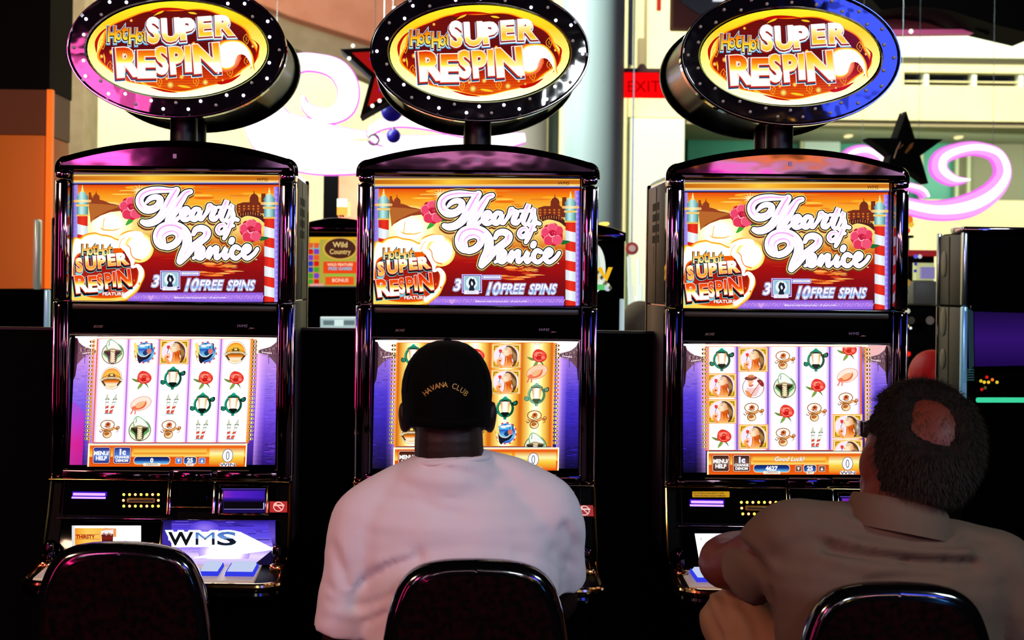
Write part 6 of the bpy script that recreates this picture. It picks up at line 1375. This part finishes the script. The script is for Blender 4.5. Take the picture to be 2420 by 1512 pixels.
# torso under the shirt, pelvis, legs
limb(b, [(T(1065, 1170, 2.98), .15, .09, .05), (T(1085, 1300, 2.98), .19, .11, .10), (T(1095, 1450, 2.96), .17, .11, .10), (T(1100, 1600, 2.93), .16, .11, .10), ((at(1100, 1700, 2.93).x, 2.93, seat+0.11), .165, .12, .10)], 0.04)
pel = Vector((at(1100, 1700, 2.93).x, 2.93, seat+0.09))
arms = {-1: [(T(856, 1240, 2.97), .05), (T(826, 1370, 2.965), .042), (T(808, 1500, 2.975), .040), (T(812, 1560, 3.0), .041), (T(880, 1600, 3.08), .036), (T(930, 1612, 3.13), .028)],
        1: [(T(1288, 1222, 2.99), .05), (T(1314, 1310, 3.035), .038), (T(1322, 1400, 3.085), .038), (T(1315, 1420, 3.11), .042), (T(1275, 1395, 3.17), .034), (T(1245, 1385, 3.19), .028)]}
for s in arms: limb(b, [(k[0], k[1], k[1], k[1]) for k in arms[s]])
hand(b, T(930, 1612, 3.13), (0.35, 0.8, -0.35), (0.9, -0.3, 0), (0.1, 0.1, -1)); hand(b, T(1245, 1385, 3.19), (-0.5, 0.35, 0.15), (0.35, 0.6, 0), (0, 0.2, -1), 0.75)
legs = {}
for s in (-1, 1):
    hip = pel+Vector((s*0.085, 0.02, 0)); knee = Vector((pel.x+s*0.13, 3.25, seat+0.06)); ank = Vector((pel.x+s*0.12, 3.18, 0.11)); legs[s] = (hip, knee, ank)
    limb(b, [(tuple(hip), .075), (tuple((hip+knee)/2), .066), (tuple(knee), .052), (tuple(knee*0.7+ank*0.3), .05), (tuple(ank), .034)], 0.03)
organic('body', b, skin1, p1, 0.006, 3)
t = MB()
limb(t, [(T(1063, 1088, 2.950), .082, .086, .020), (T(1064, 1108, 2.955), .098, .092, .034), (T(1064, 1130, 2.96), .124, .100, .045), (T(1066, 1165, 2.965), .165, .10, .035), (T(1070, 1225, 2.965), .205, .122, .05), (T(1078, 1320, 2.965), .212, .132, .08), (T(1090, 1430, 2.955), .198, .134, .09), (T(1100, 1560, 2.93), .19, .135, .09), ((pel.x, 2.925, seat+0.12), .185, .135, .10)], 0.03, 24, 12)
limb(t, [(T(1000, 1105, 2.965), .035, .045, .03), (T(930, 1160, 2.965), .055, .055, .045), (T(868, 1232, 2.965), .074, .072, .070), (T(838, 1330, 2.962), .064, .066, .06), (T(822, 1425, 2.965), .061, .062, .05)], 0.02)
n_ = MB().tube([T(824, 1400, 2.965), T(808, 1493, 2.972)], [.061, .059], 24); t.add(n_.v, n_.f)
limb(t, [(T(1130, 1092, 2.965), .035, .045, .03), (T(1215, 1135, 2.97), .055, .055, .045), (T(1288, 1208, 2.98), .074, .072, .066), (T(1314, 1285, 3.01), .062, .066, .055)], 0.02)
n_ = MB().tube([T(1312, 1270, 3.0), T(1322, 1378, 3.055)], [.061, .054], 24); t.add(n_.v, n_.f)
fl = folds([([(839, 1435), (843, 1396), (868, 1364), (926, 1335), (985, 1318)], 14, -.011), ([(826, 1400), (850, 1360), (905, 1328), (970, 1308)], 10, .006), ([(822, 1402), (811, 1354), (784, 1290)], 12, -.005), ([(1010, 1100), (1087, 1113), (1170, 1134)], 12, -.006),
            ([(1006, 1193), (1048, 1209), (1087, 1213)], 11, -.005), ([(1338, 1248), (1362, 1290), (1354, 1338), (1338, 1412)], 14, -.008), ([(1309, 1302), (1332, 1328), (1354, 1338)], 12, -.004), ([(848, 1440), (893, 1422), (925, 1405)], 7, -.008), ([(862, 1472), (910, 1448)], 7, -.008), ([(858, 1456), (915, 1430)], 7, .004),
            ([(772, 1420), (830, 1440)], 7, -.004), ([(770, 1380), (815, 1420)], 7, -.004), ([(760, 1462), (850, 1478)], 7, -.003), ([(1220, 1310), (1300, 1325), (1335, 1360)], 8, -.004), ([(1170, 1090), (1215, 1125)], 8, -.004), ([(960, 1300), (1100, 1290), (1250, 1302)], 14, -.003),
            ([(752, 1492), (866, 1500)], 3, -.002), ([(955, 1140), (1010, 1170), (1080, 1178), (1150, 1166), (1185, 1140)], 4, -.0022)], 0.0006)
organic('t_shirt', t, shirt1, p1, 0.007, 9, fl)
nc = at(1063, 1082, 2.955)
ring_ = [nc+Vector((0.079*math.cos(R(a)), 0.074*math.sin(R(a)), 0.0+0.008*math.cos(R(a))-0.004*math.sin(R(a))-0.004)) for a in range(0, 360, 12)]
obj('collar', sub(MB().tube(ring_+[ring_[0]], 0.006, 8, False), p1), shirt1, p1, 60)
tr = MB(); limb(tr, [((pel.x, 2.95, seat+0.10), .175, .13, .09), ((pel.x, 2.98, seat+0.10), .175, .12, .085)], 0.03)
for s in (-1, 1):
    h, k_, a_ = legs[s]; limb(tr, [(tuple(h), .088), (tuple((h+k_)/2), .078), (tuple(k_), .066), (tuple(k_*0.6+a_*0.4), .062), (tuple(a_+Vector((0, 0, .03))), .052)], 0.03)
organic('trousers', tr, trouser1, p1, 0.010, 4)
def shoes(root, pts):
    for p in pts:
        m_ = MB(); limb(m_, [((p[0], p[1]-0.04, 0.05), .038, .04, .045), ((p[0], p[1]+0.06, 0.045), .04, .05, .04), ((p[0], p[1]+0.15, 0.035), .042, .04, .032)], 0.02); organic('shoe', m_, shoe, root, 0.008, 3)
shoes(p1, [legs[s][2] for s in (-1, 1)])
# cap with lettering
cap_m = mat('cap_black', (3, 3, 3), 0.9, bump=0.06, bscale=200, spec=0.08)
cc = at(1056, 925, 2.968); ca = Vector((0.0905, 0.112, 0.122*0.9))
cm = MB(); top = at(1056, 803, 2.968).z
zr = top-cc.z; loops = []
zb_ = at(1056, 1000, 2.968).z-cc.z
for i in range(15):
    if i < 6: z = zb_+(0-zb_)*i/6; k = 0.955+0.045*i/6
    else: a_ = R((i-6)*90/8.0); z = zr*math.sin(a_); k = max(math.cos(a_)**0.85, 0.03)
    loops.append([cc+Vector((ca.x*k*math.cos(2*math.pi*q/48), ca.y*k*math.sin(2*math.pi*q/48), z)) for q in range(48)])
def cappt(u, z):
    # point on the cap surface at horizontal angle u from the rear, height z above its centre
    if z < 0: k = 0.955+0.045*(1-z/zb_)
    else: k = math.sqrt(max(0.01, 1-(z/zr)**2))**0.85
    return cc+Vector((ca.x*k*math.sin(u), -ca.y*k*math.cos(u), z))
cp = obj('cap', sub(cm.loft(loops), p1), cap_m, p1, 60)
obj('cap_button', sub(MB().ell(cc+Vector((0, 0, zr)), (0.008, 0.008, 0.005)), p1), cap_m, cp)
for q in range(6):
    u = R(q*60); obj('seam', sub(MB().tube([cappt(u, z) for z in [zr*j/9 for j in range(0, 9)]], 0.0011, 5), p1), cap_m, cp)
obj('strap', sub(MB().tube([cappt(u, -0.052+0.0*u)+Vector((0, -0.001, 0)) for u in [R(-50+10*j) for j in range(11)]], 0.008, 8), p1), cap_m, cp)
obj('side_flap', sub(MB().box(at(1156, 0, 2.97).x, at(1170, 0, 2.97).x, 2.95, 3.0, at(1160, 1008, 2.97).z, at(1160, 962, 2.97).z, 0.006), p1), cap_m, cp)
br = MB()
obj('brim', sub(br.loft([[cc+Vector((0.085*math.cos(a), 0.09+0.085*math.sin(a)*k2, -0.028+dz+0.01*math.cos(a)**2*-1)) for a in [math.pi*j/20 for j in range(21)]] for k2, dz in ((0.95, 0.0), (1.0, -0.003), (0.95, -0.006))]), p1), cap_m, cp)
a = Art(); a.up(); vsum = 0
txt = 'HAVANA CLUB'; n = len(txt)
ltr = []
for i, ch_ in enumerate(txt):
    if ch_ == ' ': continue
    t_ = i/(n-1)*2-1; ang = t_*42; px_ = 1053+42*math.sin(R(ang))/math.sin(R(42)); py_ = 914+(1-math.cos(R(ang)))*76
    a.text(ch_, px_, py_, 12.5, (190, 150, 60), 0.0, sx=0.86, rot=ang*0.95, anchor='c', new=False)
def cap_fn(x, y, l):
    v = at(x, y, 2.87); z = v.z-cc.z
    kx = (v.x-cc.x)/ca.x*1.035; u = math.asin(max(-1, min(1, kx))); q = cappt(u, z); d = Vector((q.x, q.y, 0))-Vector((cc.x, cc.y, 0)); return q+d.normalized()*0.0012-p1.location
link('cap_lettering', a.mesh('cap_lettering', cap_fn), mat_gold_thread if False else MATS['ink'], cp)

# --- balding person at the right
p2 = thing('person', (at(2110, 1400, 2.76).x, 2.78, 0), 'balding person in a tan polo shirt seen from behind, elbow on a raised knee', 'person')
b = MB(); hc = at(2172, 1058, 2.69); yaw = Matrix.Rotation(R(24), 3, 'Z')@Matrix.Rotation(R(9), 3, 'Y')
b.ell(hc, (0.083, 0.100, 0.104), yaw, 24, 16); b.ell(hc+yaw@Vector((0, 0.055, -0.075)), (0.062, 0.055, 0.062), yaw); b.ell(hc+yaw@Vector((0, 0.045, -0.02)), (0.072, 0.06, 0.08), yaw)
b.ell(hc+yaw@Vector((0, 0.115, -0.035)), (0.013, 0.018, 0.022), yaw); b.ell(hc+yaw@Vector((0, 0.104, -0.078)), (0.024, 0.012, 0.010), yaw)
el = at(2052, 1092, 2.70); er = hc+yaw@Vector((0.088, 0.0, -0.02))
for e, s in ((el, -1), (er, 1)): b.ell(e, (0.012, 0.022, 0.036), yaw); b.ell(e+yaw@Vector((s*0.006, -0.006, 0.012)), (0.007, 0.015, 0.022), yaw); b.ell(e+Vector((s*0.001, 0, -0.026)), (0.008, 0.01, 0.014), yaw)
limb(b, [(T(2135, 1130, 2.70), .066, .07, .05), (T(2120, 1190, 2.70), .070, .072, .05), (T(2115, 1250, 2.71), .085, .08, .05)])
S2 = 0.60; pel2 = Vector((at(2110, 1400, 2.76).x+0.02, 2.79, S2+0.09))
limb(b, [(T(2105, 1290, 2.73), .17, .10, .05), (T(2100, 1400, 2.74), .18, .11, .08), (T(2100, 1550, 2.76), .17, .11, .1), (tuple(pel2), .165, .12, .10)], 0.04)
arms2 = {-1: [(T(1862, 1262, 2.74), .062), (T(1800, 1310, 2.82), .055), (T(1722, 1338, 2.90), .046), (T(1706, 1322, 2.94), .046), (T(1745, 1300, 3.0), .040), (T(1830, 1290, 3.06), .030)],
         1: [(T(2360, 1350, 2.73), .052), (T(2400, 1450, 2.72), .052), (T(2410, 1590, 2.76), .043), (T(2360, 1610, 2.86), .038), (T(2300, 1600, 2.95), .03)]}
for s in arms2: limb(b, [(k[0], k[1], k[1], k[1]) for k in arms2[s]])
hand(b, T(1830, 1290, 3.06), (0.6, 0.5, 0.05), (0.4, -0.6, 0), (0, 0, -1)); hand(b, T(2300, 1600, 2.95), (-0.3, 0.8, -0.2), (0.9, 0.3, 0), (0, 0, -1))
hipL = pel2+Vector((-0.09, 0.03, 0)); kneeL = at(1727, 1462, 2.98); ankL = Vector((kneeL.x+0.30, 3.18, 0.46))
hipR = pel2+Vector((0.09, 0.03, 0)); kneeR = Vector((pel2.x+0.12, 3.2, S2+0.05)); ankR = Vector((pel2.x+0.10, 3.16, 0.11))
limb(b, [(tuple(hipL), .075), (tuple((hipL+kneeL)/2), .066), (tuple(kneeL), .05), (tuple(kneeL*0.6+ankL*0.4), .045), (tuple(ankL), .034)], 0.03); limb(b, [(tuple(hipR), .075), (tuple((hipR+kneeR)/2), .066), (tuple(kneeR), .05), (tuple(kneeR*0.6+ankR*0.4), .045), (tuple(ankR), .034)], 0.03)
organic('body', b, skin2, p2, 0.006, 3)
t = MB()
limb(t, [(T(2110, 1226, 2.70), .088, .080, .02), (T(2105, 1262, 2.705), .15, .092, .03), (T(2100, 1310, 2.71), .225, .108, .045), (T(2098, 1380, 2.72), .232, .125, .07), (T(2096, 1470, 2.735), .212, .135, .09), (T(2098, 1600, 2.76), .20, .14, .1), ((pel2.x, 2.78, S2+0.10), .19, .14, .10)], 0.03, 24, 12)
limb(t, [(T(2040, 1235, 2.70), .05, .055, .04), (T(1950, 1240, 2.71), .062, .065, .045), (T(1868, 1254, 2.73), .072, .074, .056), (T(1822, 1300, 2.79), .068, .07, .062)], 0.02)
n_ = MB().tube([T(1845, 1292, 2.76), T(1800, 1335, 2.83), T(1772, 1352, 2.865)], [.068, .069, .070], 24); t.add(n_.v, n_.f)
limb(t, [(T(2180, 1262, 2.70), .05, .055, .04), (T(2280, 1292, 2.71), .062, .066, .045), (T(2360, 1335, 2.72), .072, .074, .06), (T(2395, 1420, 2.72), .064, .066, .06)], 0.02)
n_ = MB().tube([T(2392, 1400, 2.72), T(2404, 1500, 2.73)], [.064, .06], 24); t.add(n_.v, n_.f)
fl = folds([([(2010, 1205), (2093, 1238), (2164, 1258), (2236, 1258)], 9, -.010), ([(1954, 1290), (2058, 1311), (2182, 1330), (2305, 1332)], 11, -.017), ([(1950, 1262), (2010, 1283), (2070, 1297), (2180, 1309), (2290, 1312)], 11, .010), ([(1975, 1240), (2060, 1262), (2160, 1280)], 10, -.003),
            ([(1738, 1279), (1773, 1322), (1802, 1352)], 11, -.010), ([(1765, 1270), (1800, 1300), (1830, 1340)], 8, .004), ([(2050, 1378), (2129, 1363), (2230, 1366)], 11, -.009), ([(1818, 1390), (1822, 1430), (1816, 1510)], 7, -.006), ([(1960, 1350), (2080, 1370), (2200, 1380)], 10, -.003), ([(2250, 1300), (2290, 1270), (2340, 1275)], 9, -.004), ([(1900, 1215), (1990, 1225)], 8, -.003)], 0.0007)
organic('polo_shirt', t, shirt2, p2, 0.007, 9, fl)
# collar: folded band around the neck
cpt = []
nc2 = at(2124, 1228, 2.70)
for row, (k, dz) in enumerate(((1.18, -0.024), (1.15, -0.004), (1.04, 0.026), (0.99, 0.032), (0.92, 0.022))):
    cpt.append([nc2+Vector((0.082*k*math.cos(R(a)), 0.080*k*math.sin(R(a))+0.0, dz-0.018*math.cos(R(a))-0.012*math.sin(R(a)))) for a in range(0, 360, 10)])
obj('collar', sub(MB().loft(cpt, False, False), p2), shirt2, p2, 60)
tr = MB(); limb(tr, [((pel2.x, 2.80, S2+0.10), .175, .13, .09), ((pel2.x, 2.84, S2+0.10), .175, .12, .085)], 0.03)
for h, k_, a_ in ((hipL, kneeL, ankL), (hipR, kneeR, ankR)): limb(tr, [(tuple(h), .088), (tuple((h+k_)/2), .080), (tuple(k_), .070), (tuple(k_*0.75+a_*0.25), .066), (tuple(k_*0.35+a_*0.65), .06), (tuple(a_), .05)], 0.025)
fl = folds([([(1660, 1400), (1672, 1450), (1700, 1510)], 8, -.008), ([(1690, 1385), (1720, 1440), (1735, 1510)], 9, -.006), ([(1750, 1420), (1780, 1470), (1790, 1512)], 9, -.006), ([(1668, 1380), (1695, 1420)], 8, .004)], 0.001)
organic('trousers', tr, trouser2, p2, 0.008, 4, fl)
shoes(p2, [(ankR.x, ankR.y, 0)]); m_ = MB(); limb(m_, [(tuple(ankL+Vector((0.02, 0, -0.02))), .04), (tuple(ankL+Vector((0.10, 0.06, -0.03))), .038), (tuple(ankL+Vector((0.15, 0.09, -0.02))), .033)], 0.02); organic('shoe', m_, shoe, p2, 0.008, 3)
# hair: a shell round the skull that leaves the crown bare, plus short strands at its surface
hair_m = mat('grey_brown_hair', (26, 21, 16), 0.85, var=(14, 11, 8), vscale=60, spec=0.1)
inv = yaw.transposed(); bald = (inv@(at(2205, 985, 2.60)-hc)).normalized()
def hair_h(d):
    # thickness of hair along local direction d (0 = bare)
    if d.y > 0.30 and d.z < 0.62: return 0
    if d.z < -0.70 or (d.z < -0.35 and d.y > 0.0): return 0
    if d.y > 0.05 and d.z < 0.1: return 0
    k = (d-bald).length+0.04*math.sin(9*d.x+4*d.z)+0.012*math.sin(23*d.z+11*d.x); h = 0.019
    if k < 0.46: h = 0.0
    elif k < 0.66: h *= (k-0.46)/0.20
    return h
hm = MB(); N1, N2 = 110, 76; vi = {}
rad = Vector((0.083, 0.100, 0.104)); rr = random.Random(9)
for i in range(N2+1):
    for j in range(N1):
        d = Vector((math.sin(math.pi*i/N2)*math.cos(2*math.pi*j/N1), math.sin(math.pi*i/N2)*math.sin(2*math.pi*j/N1), math.cos(math.pi*i/N2))); h = hair_h(d)
        k = -0.004 if h <= 0 else h*(0.8+0.35*rr.random()); hm.v.append(hc+yaw@Vector((d.x*(rad.x+k), d.y*(rad.y+k), d.z*(rad.z+k))))
for i in range(N2):
    for j in range(N1): hm.f.append((i*N1+j, i*N1+(j+1) % N1, (i+1)*N1+(j+1) % N1, (i+1)*N1+j))
hr = obj('hair', sub(hm, p2), hair_m, p2, 80)
st = MB()
for i in range(15000):
    z = rr.uniform(-0.75, 1); a_ = rr.uniform(0, 2*math.pi); q = math.sqrt(1-z*z); d = Vector((q*math.cos(a_), q*math.sin(a_), z)); h = hair_h(d)
    if h <= 0.002:
        if (d-bald).length > 0.55 or rr.random() < 0.93 or d.y > 0: continue
        h = 0.0025
    base = hc+yaw@Vector((d.x*(rad.x+h*0.6), d.y*(rad.y+h*0.6), d.z*(rad.z+h*0.6))); out = (yaw@d).normalized()
    dn = (Vector((rr.uniform(-.5, .5), rr.uniform(-.5, .5), -1.0))); dn = (dn-out*dn.dot(out)).normalized(); tip = base+out*h*rr.uniform(.5, 1.05)+dn*0.02*rr.uniform(.5, 1.1); sd = out.cross(dn).normalized()*0.00045
    mid = (base+tip)/2+out*0.003; st.add([base-sd, base+sd, mid+sd*.8, mid-sd*.8, tip], [(0, 1, 2, 3), (3, 2, 4)])
hs = obj('hair_strands', sub(st, p2), mat('hair_strand', (40, 34, 26), 0.7, spec=0.2), hr, 0); hs['kind'] = 'stuff'
g = MB(); c0 = at(2046, 1012, 2.76); g.box(c0.x-0.004, c0.x+0.004, c0.y, c0.y+0.05, c0.z-0.018, c0.z+0.012, 0.003)
gl = obj('glasses', sub(g, p2), MATS['black_gloss'], p2)
obj('temple_arm', sub(MB().tube([c0+Vector((0.004, 0.02, 0)), at(2062, 1022, 2.74), at(2066, 1060, 2.70)], 0.0022, 6), p2), MATS['black_gloss'], gl)
obj('lens', sub(MB().ell(c0+Vector((0.022, 0.045, -0.006)), (0.024, 0.003, 0.018), Matrix.Rotation(R(24), 3, 'Z')), p2), MATS['dark_glass'], gl)

# --- two blurred people far behind
def far_person(name_loc, D, px, py, s, cols, label, capcol=None):
    r = thing('person', (at(px, py, D).x, D, 0), label, 'person'); h = at(px, py, D); b = MB()
    b.ell(h, (.08*s, .095*s, .11*s)); limb(b, [(tuple(h-Vector((0, 0, .09))), .05*s), (tuple(h-Vector((0, 0, .16))), .06*s)]); base = h-Vector((0, 0, .2)); zs = 0.5
    limb(b, [(tuple(base), .12, .09, .05), (tuple(base-Vector((0, 0, .2))), .16, .1, .1), ((h.x, D, zs+.1), .15, .11, .1)], 0.05)
    for q in (-1, 1):
        limb(b, [(tuple(base+Vector((q*.17, 0, -.03))), .05), (tuple(base+Vector((q*.2, .02, -.28))), .042), (tuple(base+Vector((q*.15, .25, -.30))), .032)], .03); limb(b, [((h.x+q*.08, D, zs+.08), .075), ((h.x+q*.1, D+.42, zs+.06), .055), ((h.x+q*.1, D+.40, .08), .038)], .04)
    organic('body', b, cols[0], r, .012, 3); t = MB(); limb(t, [(tuple(base+Vector((0, 0, .02))), .13, .1, .05), (tuple(base-Vector((0, 0, .2))), .175, .115, .1), ((h.x, D, zs+.12), .165, .125, .1)], .05)
    for q in (-1, 1): limb(t, [(tuple(base+Vector((q*.15, 0, -.02))), .065), (tuple(base+Vector((q*.2, .02, -.22))), .058)], .03)
    organic('shirt', t, cols[1], r, .014, 3)
    m_ = MB(); m_.ell(h+Vector((0, -.01, .025)), (.088*s, .1*s, .1*s)); organic('cap' if capcol else 'hair', m_, capcol or cols[2], r, .01, 2)
    for q in (-1, 1): obj('shoe', sub(MB().box(h.x+q*.1-.045, h.x+q*.1+.045, D+.34, D+.58, 0, .08, .03), r), shoe, r)
    st_ = thing('casino_stool', (h.x, D, 0), label.split(' ')[0].capitalize()+' stool', 'stool'); st_['label'] = 'dark stool under the '+label
    obj('seat', MB().cyl((0, 0.02, .40), (0, 0.02, .47), .19, 20), MATS['chair_fabric'], st_); obj('column', MB().cyl((0, 0, .03), (0, 0, .42), .03, 12), MATS['steel'], st_); obj('base', MB().cyl((0, 0, 0), (0, 0, .03), .18, 20), MATS['steel'], st_)
    return r
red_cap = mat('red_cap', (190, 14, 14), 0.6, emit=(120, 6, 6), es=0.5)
far_person('a', 5.75, 2200, 902, 1.0, (skin2, trouser1, hair_m), 'seated person in a red cap behind the right machine', red_cap)
far_person('b', 6.45, 1512, 778, 1.0, (mat('far_skin', (170, 130, 104), .7), mat('far_shirt', (120, 112, 104), .8), mat('far_hair', (150, 122, 92), .8)), 'blurred fair-haired person seated far behind')
